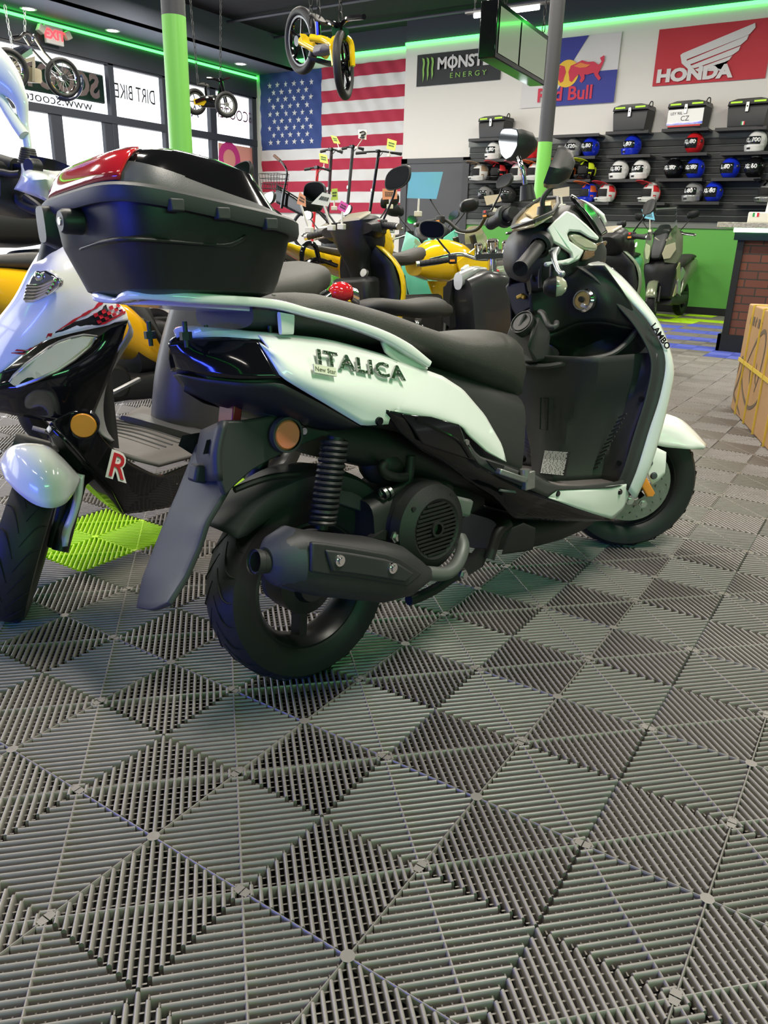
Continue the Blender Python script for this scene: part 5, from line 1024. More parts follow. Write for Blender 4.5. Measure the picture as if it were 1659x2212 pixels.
THB = Matrix.Translation((.90, 0, .03)) @ Matrix.Rotation(.8, 4, 'Z') @ Matrix.Translation((-.98, 0, 0))
hb = B().tube([(.94, .38, .955), (.97, .2, .985), (.98, .08, .955), (.98, -.08, .955), (.97, -.2, .985), (.94, -.38, .955)], .0125, 12, 40).box((.985, 0, .965), (.07, .2, .03)).tube([(.98, 0, .95), (.99, 0, .82)], .028, 12).xf(THB).obj('handlebar', chrome, C_)
for s, r_, x, z in ((0, .037, 1.0, 1.02), (1, .026, 1.0, 1.0), (-1, .028, 1.01, 1.01)):
    gz = B().lathe([(0, .0), (r_ * .9, .0), (r_, .006), (r_, .07), (r_ * .8, .075), (0, .075)], (x, s * .085, z - .03), (-.35, 0, 1), 24).xf(THB).obj('gauge_pod', chrome, hb)
    B().lathe([(0, .077), (r_ * .82, .077)], (x, s * .085, z - .03), (-.35, 0, 1), 20).xf(THB).obj('gauge_face', mat('gauge_dark', (.1, .09, .08), .2, var=.5, bscale=90), gz)
bars(C_, THB @ Matrix.Translation((.0, 0, -.03)), .97, .985, .44, hb)
mirror_pair(C_, THB, (.96, .26, .99), (.9, .34, 1.10), (.078, .05), hb)
B().ell((1.12, 0, .86), (.07, .075, .075)).obj('headlamp', chrome, C_)
# --- yellow dirt bike and a dark naked bike further back
def motorbike(label, M, paint, turn=0):
    r = thing('motorcycle', label, 'motorcycle', M); T = Matrix.Translation((1.28, 0, 0)) @ Matrix.Rotation(-turn, 4, 'Z')
    wheel_parts(r, .29, .045, .2, at=T, knob=True, rimmat=alu, spokes=8, name='front_wheel', tr=0)
    wheel_parts(r, .29, .055, .2, knob=True, rimmat=alu, spokes=8, name='rear_wheel', tr=0)
    B().hull([(.5, 0, .86), (.7, 0, .95), (.9, 0, .93), (1.02, 0, .86)], [(.52, 0, .72), (.7, 0, .68), (.9, 0, .68), (1.02, 0, .72)], [.08, .15, .16, .1], e=2.6, n=22, k=12).obj('fuel_tank', paint, r)
    B().hull([(-.35, 0, .90), (0, 0, .87), (.35, 0, .86), (.55, 0, .9)], [(-.35, 0, .86), (0, 0, .80), (.35, 0, .78), (.55, 0, .8)], [.08, .1, .12, .08], e=3, n=20, k=12).obj('seat', seatm, r)
    B().hull([(-.55, 0, .92), (-.3, 0, .86), (.1, 0, .8)], [(-.55, 0, .89), (-.3, 0, .78), (.1, 0, .66)], [.06, .11, .1], e=3).obj('rear_fender', paint, r)
    B().hull([(1.0, 0, .66), (1.3, 0, .70), (1.6, 0, .62)], [(1.0, 0, .63), (1.3, 0, .67), (1.6, 0, .6)], [.06, .08, .05], e=3).xf(Matrix.Identity(4)).obj('front_fender', paint, r)
    for s in (-1, 1): B().poly([(.95, s * .16, .9), (1.1, s * .17, .78), (1.0, s * .17, .55), (.85, s * .16, .6), (.75, s * .16, .8)], (0, s * .01, 0)).obj('radiator_shroud', paint, r)
    B().box((.5, 0, .45), (.4, .2, .3)).cyl((.5, -.14, .4), (.5, .14, .4), .1, n=18).obj('engine', engine, r, bevel=.03)
    fk = B()
    for s in (-1, 1): fk.tube([(0, s * .09, .29), (-.25, s * .09, .98)], .022, 10)
    fk.box((-.23, 0, .9), (.06, .22, .05)).xf(T).obj('front_fork', black, r)
    hb = B().tube([(.98, .36, 1.08), (1.02, .2, 1.1), (1.05, .08, 1.02), (1.05, -.08, 1.02), (1.02, -.2, 1.1), (.98, -.36, 1.08)], .012, 10, 30).obj('handlebar', black, r)
    bars(r, Matrix.Identity(4), 1.02, 1.1, .4, hb)
    mirror_pair(r, Matrix.Identity(4), (1.02, .22, 1.11), (1.0, .34, 1.27), (.065, .04), hb)
    B().hull([(1.1, 0, 1.05), (1.16, 0, 1.0)], [(1.12, 0, .86), (1.17, 0, .9)], [.09, .07], e=3).obj('headlamp', clear, r)
    return r
D_ = motorbike('bright yellow motorcycle partly seen between cruiser gauges and the white scooter grip', place((-2.37, 3.0), .26, -.08), yellow, .12)
D2 = motorbike('black motorcycle with mirrors behind the cruiser, before the dark grey door', place((-3.7, 7.6), .2, -.08), gblack, .1)
# ------------------------------------------------------------------ things on the walls
def multi(name, parts, parent=None, fn=None, ang=38):
    """several kits with their own materials as ONE mesh"""
    me = bpy.data.meshes.new(name); v = []; f = []; mi = []; ms = []
    for b, m in parts:
        if m not in ms: ms.append(m)
        o = len(v); v += [tuple(fn(p) if fn else p) for p in b.v]; f += [tuple(i + o for i in q) for q in b.f]; mi += [ms.index(m)] * len(b.f)
    me.from_pydata(v, [], f)
    for m in ms: me.materials.append(m)
    me.polygons.foreach_set('material_index', mi); me.shade_smooth(); me.set_sharp_from_angle(angle=math.radians(ang))
    o = bpy.data.objects.new(name, me); COL.objects.link(o)
    if parent: o.parent = parent
    return o
cl_white = mat('flag_white_cloth', (.68, .66, .66), .8); cl_red = mat('flag_red_cloth', (.42, .025, .06), .8); cl_blue = mat('flag_blue_cloth', (.035, .065, .23), .8)
YFL = YF - .035
def ripple(p):
    return Vector((p.x, p.y + .012 * math.sin(p.x * 19 + p.z * 13) + .008 * math.sin(p.x * 7 - p.z * 31), p.z))
fx0, fx1, fz1, fz0 = -10.93, -7.56, 3.86, 1.36
parts = []; hs_ = (fz1 - fz0) / 13
def sheet(x0, x1, z0, z1, y, nx=40, nz=3, tilt=0):
    return B().grid([[(x0 + (x1 - x0) * i / nx, y, z0 + (z1 - z0) * j / nz) for i in range(nx + 1)] for j in range(nz + 1)])
cx1 = -9.42
for k in range(13):
    z1 = fz1 - k * hs_
    parts.append((sheet(cx1 if k < 7 else fx0, fx1, z1 - hs_, z1, YFL, 60), cl_red if k % 2 == 0 else cl_white))
parts.append((sheet(fx0, cx1, fz1 - 7 * hs_, fz1, YFL, 40, 24), cl_blue))
stb = B()
for row in range(9):
    for c in range(6 if row % 2 == 0 else 5):
        sx = fx0 + .24 + (c + (.5 if row % 2 else 0)) * .205; sz = fz1 - .21 - row * .125
        stb.add([(sx + (.058 if i % 2 == 0 else .023) * math.sin(PI * i / 5), YFL - .006, sz + (.058 if i % 2 == 0 else .023) * math.cos(PI * i / 5)) for i in range(10)], [tuple(range(10))])
parts.append((stb, cl_white))
tag(multi('national_flag', parts, fn=ripple), 'very large flag with stars and red and white stripes on the back wall', 'flag')
YW = YB - .02
def on_wall(ptlist, off=.006): return B().poly([(p[0], YW - off - .009, p[2]) for p in ptlist], (0, .002, 0))
flag_black = mat('banner_black_cloth', (.02, .021, .024), .6); neon = mat('banner_green_ink', (.25, .5, .1), .6)
mp = [(sheet(-7.19, -5.64, 3.36, 3.83, YW, 30, 8), flag_black)]
def wt(s, x, z, size, m, xs=1, bold=0, sh=0): return (text(s, size, frame((x, YW - .024, z), (1, 0, 0), (0, 0, 1)), .001, xs=xs, bold=bold, shear=sh), m)
mp.append(wt('MONSTER', -6.24, 3.66, .235, cl_white, 1.03, .008)); mp.append((on_wall([(-6.515, 0, 3.78), (-6.49, 0, 3.78), (-6.49, 0, 3.545), (-6.515, 0, 3.545)], .014), cl_white))
mp.append(wt('E N E R G Y', -6.21, 3.475, .105, neon, 1.25))
for k in range(3):
    x = -7.085 + k * .085
    mp.append((on_wall([(x, 0, 3.78), (x + .045, 0, 3.76), (x + .058, 0, 3.70), (x + .045, 0, 3.6), (x + .052, 0, 3.52), (x + .03, 0, 3.41 + .02 * k), (x + .022, 0, 3.52), (x + .014, 0, 3.6), (x + .022, 0, 3.7)], .01), neon))
tag(multi('energy_banner', mp), 'black banner with green claw marks and white lettering high on the wall', 'banner')
rb_blue = mat('flag_royal_cloth', (.03, .04, .28), .6); rb_red = mat('flag_scarlet_ink', (.6, .03, .07), .6); rb_yel = mat('flag_yellow_ink', (.8, .5, .04), .6)
rx0, rx1, rz0, rz1 = -5.25, -3.75, 2.93, 3.84
rp = [(sheet(rx0, rx1, rz0, rz1, YW, 30, 12), cl_white)]
rp.append((on_wall([(rx0, 0, 3.84), (-4.24, 0, 3.84), (-4.55, 0, 3.36), (rx0, 0, 3.36)], .004), rb_blue)); rp.append((on_wall([(-4.50, 0, 3.36), (rx1, 0, 3.36), (rx1, 0, 2.93), (-4.82, 0, 2.93)], .004), rb_blue))
rp.append((B().lathe([(0, 0), (.185, 0)], (-4.52, YW - .018, 3.36), (0, 1, 0), 32), rb_yel))
bull = [(0, .02), (.03, .10), (.10, .12), (.2, .16), (.29, .13), (.38, .13), (.46, .08), (.5, .12), (.47, .17), (.53, .2), (.54, .13), (.50, .03), (.47, -.04), (.52, -.1), (.49, -.13), (.43, -.07), (.40, -.02), (.3, -.04), (.26, -.03), (.27, -.09), (.23, -.14), (.19, -.12), (.21, -.07), (.17, -.02), (.12, -.06), (.07, -.12), (.03, -.1), (.02, -.05)]
for s in (1, -1): rp.append((on_wall([(-4.52 + s * (.02 + x), 0, 3.36 + z) for x, z in bull], .013), rb_red))
for s in (1, -1): rp.append((on_wall([(-4.52 + s * x, 0, 3.36 + z) for x, z in ((.1, .09), (.2, .13), (.29, .10), (.36, .09), (.3, .06), (.2, .06))], .017), mat('flag_orange_ink', (.75, .22, .05), .6)))
rp.append(wt('Red Bull', -4.53, 3.08, .26, rb_red, 1.02, .006))
tag(multi('bull_flag', rp, fn=lambda p: Vector((p.x, p.y + .004 * math.sin(p.x * 9 + p.z * 7), p.z))), 'blue and white flag with two red bulls before a yellow disc', 'flag')
hr = mat('flag_red_nylon', (.5, .025, .04), .6)
hp = [(sheet(-3.215, -1.72, 3.105, 3.815, YW, 30, 12), hr)]
for pts in ([(-2.874,11.460,3.469),(-2.847,11.460,3.489),(-1.957,11.460,3.766),(-1.943,11.460,3.712),(-2.003,11.460,3.644),(-2.046,11.460,3.626),(-2.761,11.460,3.414),(-2.784,11.460,3.405),(-2.638,11.460,3.258),(-2.698,11.460,3.251),(-2.840,11.460,3.364)], [(-2.770,11.460,3.393),(-2.013,11.460,3.634),(-2.027,11.460,3.582),(-2.097,11.460,3.523),(-2.689,11.460,3.352),(-2.725,11.460,3.344)], [(-2.710,11.460,3.325),(-2.095,11.460,3.512),(-2.109,11.460,3.459),(-2.183,11.460,3.411),(-2.631,11.460,3.296),(-2.667,11.460,3.290)], [(-2.648,11.460,3.275),(-2.182,11.460,3.404),(-2.209,11.460,3.358),(-2.264,11.460,3.334),(-2.555,11.460,3.274),(-2.462,11.460,3.301),(-2.297,11.460,3.248),(-2.307,11.460,3.233),(-2.612,11.460,3.249)]):
    hp.append((on_wall(pts, .008), cl_white))
hp.append(wt('HONDA', -2.66, 3.215, .215, cl_white, 1.25, .012))
tag(multi('wing_flag', hp, fn=lambda p: Vector((p.x, p.y + .004 * math.sin(p.x * 8 + p.z * 5), p.z))), 'red flag with a white wing emblem at the right of the wall', 'flag')
# --- shelves on the slat wall
shelfm = mat('shelf_black', (.03, .03, .032), .4)
SH = []
def shelf(pts, label):
    a, b_ = pts
    z = (a[2] + b_[2]) / 2
    o = B().box(((a[0] + b_[0]) / 2, YB - .19, z), (b_[0] - a[0], .28, .025)).box(((a[0] + b_[0]) / 2, YB - .325, z + .005), (b_[0] - a[0], .012, .04)).obj('wall_shelf', shelfm)
    tag(o, label, 'shelf', 'black shelves on the slat wall')
    SH.append((a[0], b_[0], z + .0125)); return o
rows_ = [('top', [(-5.975,11.160,2.472),(-5.230,11.160,2.456),(-4.530,11.160,2.464),(-3.814,11.160,2.462),(-3.719,11.160,2.478),(-3.096,11.160,2.475),(-2.911,11.160,2.479),(-2.279,11.160,2.478),(-2.193,11.160,2.463),(-1.545,11.160,2.459)]), ('second', [(-6.054,11.160,2.161),(-4.736,11.160,2.144),(-4.261,11.160,2.156),(-3.838,11.160,2.161),(-3.666,11.160,2.166),(-3.025,11.160,2.157),(-2.883,11.160,2.165),(-2.247,11.160,2.160),(-2.076,11.160,2.158),(-1.400,11.160,2.153)]), ('third', [(-5.956,11.160,1.842),(-5.334,11.160,1.838),(-5.314,11.160,1.835),(-4.720,11.160,1.831),(-4.314,11.160,1.838),(-3.873,11.160,1.843),(-3.707,11.160,1.831),(-3.074,11.160,1.834),(-2.900,11.160,1.835),(-2.261,11.160,1.832),(-2.142,11.160,1.828),(-1.508,11.160,1.835)]), ('lowest', [(-5.870,11.160,1.496),(-5.143,11.160,1.504),(-4.337,11.160,1.509),(-3.983,11.160,1.516),(-3.959,11.160,1.513),(-3.551,11.160,1.527),(-3.366,11.160,1.515),(-2.726,11.160,1.520),(-2.621,11.160,1.525),(-1.986,11.160,1.529),(-1.801,11.160,1.515),(-1.264,11.160,1.528)])]
pos_ = ['at the far left', 'second from the left', 'third from the left', 'fourth from the left', 'fifth from the left', 'at the far right']
for nm, P in rows_:
    n = len(P) // 2
    for k in range(n): shelf((P[2 * k], P[2 * k + 1]), 'black shelf in the %s row of the slat wall, %s' % (nm, pos_[k] if k < n - 1 else 'at the far right'))
# --- helmets
visor = mat('dark_visor', (.012, .014, .016), .05, coat=1); stick = mat('white_sticker_ink', (.85, .85, .85), .5); liner = mat('helmet_liner', (.012, .012, .013), .8)
def patch(c, r, th0, th1, ph0, ph1, n=14, m=10):
    """patch of an ellipsoid: th azimuth from the front (-y), ph elevation"""
    rows = []
    for j in range(m + 1):
        ph = ph0 + (ph1 - ph0) * j / m
        rows.append([Vector((c[0] + r[0] * math.sin(t) * math.cos(ph), c[1] - r[1] * math.cos(t) * math.cos(ph), c[2] + r[2] * math.sin(ph))) for t in [th0 + (th1 - th0) * i / n for i in range(n + 1)]])
    return B().grid(rows)
def helmet(p, col, label, size='XL 80', kind='full', rz=-.35, group='helmets on the slat wall', accent=None, s=1.0):
    r = thing('motorcycle_helmet' if kind != 'mx' else 'motocross_helmet', label, 'helmet', loc=p, rz=rz, group=group); r.scale = (s, s, s)
    c = (0, 0, .145); a, b_, h = .125, .152, .15
    sh = patch(c, (a, b_, h), -PI, PI, -.95, PI / 2, 32, 14).obj('shell', col, r)
    patch(c, (a * .97, b_ * .97, h * .97), -PI, PI, -1.0, -.6, 24, 4).obj('liner', liner, r)
    if kind == 'mx':
        patch((0, -.006, .15), (a, b_, h), -.95, .95, -.38, .36).obj('eye_opening', liner, r)
        B().hull([(-.0, 0, 0)] * 2, [(0, 0, 0)] * 2, .01) if False else None
        pk = B().loft([[(-.1, -.08, .265), (0, -.10, .285), (.1, -.08, .265)], [(-.095, -.17, .29), (0, -.185, .305), (.095, -.17, .29)], [(-.07, -.27, .305), (0, -.29, .31), (.07, -.27, .305)]], 14, 10).obj('peak', accent or col, r, solid=.008)
        B().loft([[(-.12, -.03, .10), (-.105, -.14, .075), (0, -.235, .075), (.105, -.14, .075), (.12, -.03, .10)], [(-.118, -.02, .02), (-.10, -.12, .01), (0, -.19, .02), (.10, -.12, .01), (.118, -.02, .02)]], 22, 6).obj('chin_bar', col, r, solid=.02)
        g = B()
        for q in (-1, 1):
            g.join(patch(c, (a * 1.006, b_ * 1.006, h * 1.006), q * 1.1, q * 1.9, .1, .8, 8, 6)).join(patch(c, (a * 1.006, b_ * 1.006, h * 1.006), q * 2.0, q * 2.6, -.5, .3, 8, 6)).join(patch(c, (a * 1.007, b_ * 1.007, h * 1.007), q * 1.15, q * 1.5, -.7, -.2, 6, 6))
        g.join(patch(c, (a * 1.006, b_ * 1.006, h * 1.006), -.25, .25, .55, 1.4, 6, 6))
        g.obj('graphic', accent or redp, sh)
        B().box((0, -.215, .055), (.07, .02, .03)).obj('vent', liner, r, bevel=.006)
    else:
        lo_, hi_ = (-.5, .42) if kind == 'open' else (-.28, .38)
        patch((0, -.004, .15), (a * 1.03, b_ * 1.03, h * 1.0), -1.0, 1.0, lo_, hi_, 18, 10).obj('visor', visor, r)
        if kind == 'full':
            B().loft([[(-.125, -.01, .105), (-.105, -.12, .10), (0, -.178, .10), (.105, -.12, .10), (.125, -.01, .105)], [(-.12, .0, .03), (-.1, -.10, .012), (0, -.165, .012), (.1, -.10, .012), (.12, .0, .03)]], 22, 6).obj('chin_bar', col, r, solid=.016)
            B().box((0, -.182, .05), (.05, .01, .025)).obj('vent', liner, r, bevel=.004)
        for q in (-1, 1): B().cyl((q * a * .98, -.02, .17), (q * a * 1.07, -.02, .17), .022, n=14).obj('visor_pivot', steel if kind == 'open' else col, r)
        t = text(size, .075, Matrix.Identity(4), .0005, bold=.002)
        for v_ in t.v:
            th = v_.x / a * .95 + .12; ph = .06 + v_.y / h
            v_.xyz = Vector((a * 1.05 * math.sin(th) * math.cos(ph), -.004 - b_ * 1.05 * math.cos(th) * math.cos(ph), .15 + h * 1.02 * math.sin(ph)))
        t.obj('size_lettering', stick, r)
        B().hull([(-.05, -.02, .297), (.05, -.02, .297)], [(-.05, -.02, .28), (.05, -.02, .28)], [.03, .03], e=3).obj('top_vent', liner if col != gblack else grey, r)
    return r
hw_ = mat('helmet_white', (.75, .75, .74), .15, coat=.8); hs2 = mat('helmet_silver', (.42, .43, .43), .2, .5, coat=.8); hb_ = mat('helmet_blue', (.01, .03, .55), .12, coat=.8); hr_ = mat('helmet_red', (.55, .015, .02), .12, coat=.8)
orange = mat('orange_graphic', (.8, .15, .03), .3); pinkg = mat('pink_graphic', (.8, .3, .35), .3); limeg = mat('lime_graphic', (.65, .8, .03), .3); goldg = mat('bronze_graphic', (.32, .22, .14), .3)
HP = [(-5.564,11.240,2.184),(-4.890,11.240,2.178),(-4.235,11.240,2.178),(-3.970,11.240,2.181),(-3.343,11.240,2.180),(-2.470,11.240,2.185),(-1.655,11.240,2.179),(-5.786,11.240,1.865),(-5.455,11.240,1.861),(-5.110,11.240,1.863),(-4.818,11.240,1.865),(-4.311,11.240,1.864),(-3.990,11.240,1.871),(-3.485,11.240,1.854),(-3.171,11.240,1.856),(-2.699,11.240,1.865),(-2.407,11.240,1.863),(-1.941,11.240,1.860),(-1.622,11.240,1.860),(-3.922,11.240,1.546),(-3.636,11.240,1.552),(-2.980,11.240,1.545),(-2.383,11.240,1.549),(-2.109,11.240,1.552),(-1.393,11.240,1.548),(-5.669,11.240,1.523),(-5.272,11.240,1.524)]
HD = [(hw_, 'full', 'XL 80', 'white open-face helmet, second row, behind the left mirror of the white scooter', None), (hr_, 'full', 'L 80', 'red helmet partly behind the mirror, second row of the slat wall', None), (hs2, 'full', 'XL 120', 'silver helmet beside a blue one, second row right of the green column', None), (hb_, 'open', 'XL 80', 'blue open-face helmet beside a silver one, second row right of the column', None), (hb_, 'full', 'L 80', 'single blue and silver helmet alone on its second row shelf', None), (hr_, 'open', 'XL 80', 'red open-face helmet alone on its second row shelf', None), (hw_, 'full', 'XL 100', 'white helmet alone on its shelf at the right end of the second row', None),
 (hw_, 'mx', '', 'bronze and white motocross helmet, leftmost of the third row', goldg), (gblack, 'mx', '', 'black motocross helmet with red trim, second from left in the third row', redp), (hw_, 'mx', '', 'black and pale pink motocross helmet, third row, behind the mirror stem', pinkg), (hw_, 'mx', '', 'white motocross helmet with orange marks just left of the green column', orange), (gblack, 'mx', '', 'black motocross helmet with orange marks just right of the green column', orange), (gblack, 'mx', '', 'black motocross helmet with bright lime and pink graphics, third row', limeg), (hw_, 'full', 'XL 80', 'left one of two white full-face helmets on the third row', None), (hw_, 'full', 'L 60', 'right one of two white full-face helmets on the third row', None), (gblack, 'open', 'XL 80', 'black open-face helmet left of a blue one, third row', None), (hb_, 'open', 'XL 80', 'blue open-face helmet right of a black one, third row', None), (hb_, 'open', 'L 80', 'blue open-face helmet left of a black one, right end of third row', None), (gblack, 'open', 'XL 60', 'black open-face helmet at the right end of the third row', None),
 (hb_, 'mx', '', 'blue and orange motocross helmet, lowest row, right of the pale tag', orange), (hw_, 'mx', '', 'red and white motocross helmet pair, right one on the lowest row', redp), (hw_, 'mx', '', 'red, white and blue motocross helmet alone on its lowest row shelf', redp), (hs2, 'full', 'L 80', 'silver helmet left of a blue one on the lowest row', None), (hb_, 'open', 'XL 80', 'blue helmet right of a silver one on the lowest row', None), (hs2, 'mx', '', 'grey helmet cut by the right edge on the lowest row', gblack), (grey, 'open', '', 'grey half-hidden helmet at the left end of the lowest row', None), (dgrey, 'open', '', 'dark helmet next to the grey one at the left of the lowest row', None)]
def on_shelf(p):
    best = min(SH, key=lambda q: (abs(q[2] - p[2]) * 4 + max(0, q[0] - p[0], p[0] - q[1])))
    return (p[0], YB - .185, best[2])
for p, (c_, kd, sz, lb, ac) in zip(HP, HD): helmet(on_shelf(p), c_, lb, sz, kd, rz=-.55 if kd == 'mx' else -.4, accent=ac, s=.97)
# --- luggage cases on the top shelves
def lug(p, w, label, wrap=False, badge=False):
    r = thing('luggage_case', label, 'luggage case', loc=p, rz=-.12, group='top cases on the highest shelves'); h = w * .72; d_ = .28
    B().hull([(-w / 2 - .01, 0, h * .76), (w / 2 + .01, 0, h * .76)], [(-w / 2 + .02, 0, 0), (w / 2 - .02, 0, 0)], [d_ / 2, d_ / 2], e=9).obj('case_body', mat('case_black', (.028, .028, .03), .45), r)
    B().hull([(-w / 2, 0, h * .93), (-w * .3, 0, h), (w * .3, 0, h), (w / 2, 0, h * .93)], [(-w / 2 - .015, 0, h * .76), (-w * .3, 0, h * .76), (w * .3, 0, h * .76), (w / 2 + .015, 0, h * .76)], [d_ / 2 + .012] * 4, e=8).obj('case_lid', mat('case_lid_black', (.012, .012, .013), .3), r)
    for s in (-1, 1): B().box((s * w * .3, -d_ / 2 - .016, h * .87), (w * .3, .006, .022)).obj('lime_strip', lime, r)
    lt_ = B().box((0, -d_ / 2 - .02, h * .70), (.045, .014, h * .34)).obj('latch', steel, r, bevel=.005)
    B().cyl((0, -d_ / 2 - .03, h * .72), (0, -d_ / 2 - .02, h * .72), .010, n=12).obj('key_lock', groove, lt_)
    B().tube([(w * .42, 0, h * .95), (w * .46, 0, h * 1.08), (w * .52, 0, h * 1.06), (w * .53, 0, h * .9)], .008, 8, 10).obj('handle', black, r)
    if wrap:
        wp = B().box((0, -d_ / 2 - .006, h * .42), (w * .99, .01, h * .55)).obj('paper_wrap', gwhite, r)
        B().box((0, -d_ / 2 - .013, h * .20), (w * .99, .004, h * .08)).obj('blue_band', bluep, wp); B().box((0, -d_ / 2 - .013, h * .11), (w * .9, .004, h * .05)).obj('red_band', redp, wp)
        text('LEY 90L', .05, frame((-w * .25, -d_ / 2 - .013, h * .55), (1, 0, 0), (0, 0, 1)), .0006).join(text('CZ', .09, frame((.0, -d_ / 2 - .013, h * .36), (1, 0, 0), (0, 0, 1)), .0006)).obj('print_lettering', black, wp)
    if badge:
        for k, m in enumerate((mat('badge_green', (.02, .3, .06), .5), gwhite, redp)): B().box(((k - 1) * .016 - .03, -d_ / 2 - .004, h * .16), (.016, .005, .045)).obj('flag_badge', m, r)
CP = [(-5.573,11.240,2.496),(-3.376,11.240,2.502),(-2.596,11.240,2.499),(-1.802,11.240,2.492)]
lug(on_shelf(CP[0]), .46, 'black luggage case at the left end of the top shelf row')
lug(on_shelf(CP[1]), .50, 'black luggage case on the middle top shelf, right of the bull flag')
lug(on_shelf(CP[2]), .50, 'luggage case wrapped in white printed paper on a top shelf', wrap=True)
lug(on_shelf(CP[3]), .50, 'black luggage case with a small tricolour badge at the right', badge=True)
# --- hanging double screen
t = thing('hanging_screen', 'hanging double screen panel with dark frame beside the thin column', 'screen')
A4 = [Vector(p) for p in [(-1.901,3.725,2.264),(-1.975,4.638,2.318),(-1.995,4.684,2.065),(-1.922,3.775,2.020)]]
ex_ = (A4[1] - A4[0]).normalized(); A4[2] = A4[1] + Vector((0, 0, A4[2].z - A4[1].z)); A4[3] = A4[0] + Vector((0, 0, A4[3].z - A4[0].z)); A4[1].z = A4[0].z; A4[2].z = A4[3].z
nn = ex_.cross(Vector((0, 0, 1))).normalized()
if nn.dot(Vector((.465, -1.06, .95)) - A4[0]) < 0: nn = -nn
B().poly([A4[0] + Vector((0, 0, .03)) - ex_ * .03, A4[1] + Vector((0, 0, .03)) + ex_ * .03, A4[2] - Vector((0, 0, .03)) + ex_ * .03, A4[3] - Vector((0, 0, .03)) - ex_ * .03], -nn * .11).obj('screen_frame', gblack, t, bevel=.006)
scm = mat('grey_green_screen', (.26, .32, .25), .12, coat=.6)
for u0, u1 in ((.01, .40), (.43, .99)):
    q = lambda u, v: A4[0].lerp(A4[1], u).lerp(A4[3].lerp(A4[2], u), v) + nn * .004
    B().add([q(u0, .0), q(u1, .0), q(u1, 1), q(u0, 1)], [(0, 1, 2, 3)]).obj('screen_panel', scm, t)
def chain(a, b, par, m=None):
    a, b = Vector(a), Vector(b); n = max(3, int((b - a).length / .045)); c = B()
    for k in range(n):
        p = a.lerp(b, (k + .5) / n); u, w = ortho(b - a); tt = (b - a).normalized(); s_ = u if k % 2 else w
        c.tube([p + tt * .026 * math.cos(q) + s_ * .011 * math.sin(q) for q in [2 * PI * i / 8 for i in range(8)]], .0035, 5, closed=True)
    return c.obj('chain', m or black, par)
for k in (.1, .9): chain(A4[0].lerp(A4[1], k) + Vector((0, 0, .03)), Vector((*A4[0].lerp(A4[1], k)[:2], ZC)), t)
# --- tube light
t = thing('tube_light', 'lit tube lamp hanging on chains near the back wall', 'lamp')
ta, tb_ = [Vector(p) for p in [(-4.803,8.900,3.607),(-3.939,8.900,3.603)]]; tb_.z = ta.z
B().tube([ta, tb_], .028, 14).obj('lit_tube', tubew, t); B().bar(ta - Vector((.12, 0, -.035)), tb_ + Vector((.18, 0, .035)), .07, .02).obj('tube_holder', dgrey, t)
for p in (ta, tb_): chain(p + Vector((0, 0, .04)), Vector((p.x, p.y, ZC)), t)
# --- exit sign and downlights on the window side
t = thing('exit_sign', 'lit red exit sign with two lamp heads above the windows', 'sign')
ep = Vector([(-10.970,7.232,3.644)][0])
B().box(ep, (.05, .30, .24)).obj('sign_body', gwhite, t, bevel=.01)
text('EXIT', .17, frame(ep + Vector((.028, 0, 0)), (0, 1, 0), (0, 0, 1)), .002, bold=.006).obj('exit_letters', mat('exit_red_glow', (1, .03, .04), emit=4), t)
for s in (-1, 1): B().box(ep + Vector((.02, s * .22, .04)), (.09, .1, .11), RX(s * .5)).obj('lamp_head', cream, t, bevel=.01)
for k, p in enumerate([(-10.780,6.722,3.858),(-10.705,8.105,3.858),(-10.571,10.827,3.858)]):
    t = thing('downlight', ['first lit round downlight in the soffit, at the far left', 'middle lit round downlight in the grey soffit', 'lit round downlight in the soffit nearest the flag wall'][k], 'lamp', loc=p, group='soffit downlights')
    B().lathe([(0, -.004), (.085, -.004)], (0, 0, 0), (0, 0, 1), 24).obj('lit_lens', tubew, t); B().lathe([(.085, -.006), (.11, -.006), (.115, 0), (.085, 0)], (0, 0, 0), (0, 0, 1), 24).obj('trim_ring', gwhite, t)
t = thing('wall_camera', 'small white dome camera under the green strip above the large flag', 'camera', loc=[(-10.468,11.700,3.992)][0])
B().ell((0, 0, 0), (.06, .06, .06)).obj('dome', gwhite, t); B().ell((0, -.03, -.02), (.035, .04, .035)).obj('lens', gblack, t); B().box((0, .05, .03), (.05, .1, .04)).obj('mount', gwhite, t)
# --- brick counter at the right
t = thing('sales_counter', 'brick fronted sales counter with granite top and green glow at the right', 'counter')
brm, n, l, b = node_mat('painted_brick')
tc2 = n.new('ShaderNodeTexCoord'); mp_ = n.new('ShaderNodeMapping'); br = n.new('ShaderNodeTexBrick')
mp_.inputs['Rotation'].default_value = (PI / 2, 0, 0)
br.inputs['Color1'].default_value = (.16, .05, .03, 1); br.inputs['Color2'].default_value = (.12, .04, .028, 1); br.inputs['Mortar'].default_value = (.035, .03, .025, 1)
br.inputs['Scale'].default_value = 1; br.inputs['Brick Width'].default_value = .21; br.inputs['Row Height'].default_value = .075; br.inputs['Mortar Size'].default_value = .006
l.new(tc2.outputs['Object'], mp_.inputs['Vector']); l.new(mp_.outputs['Vector'], br.inputs['Vector']); l.new(br.outputs['Color'], b.inputs['Base Color'])
bpn = n.new('ShaderNodeBump'); bpn.inputs['Strength'].default_value = .6; bpn.inputs['Distance'].default_value = .01; bpn.invert = True
l.new(br.outputs['Fac'], bpn.inputs['Height']); l.new(bpn.outputs['Normal'], b.inputs['Normal']); b.inputs['Roughness'].default_value = .75
bx(-.9, 3.2, 7.16, 7.8, .1, 1.02).obj('brick_front', brm, t)
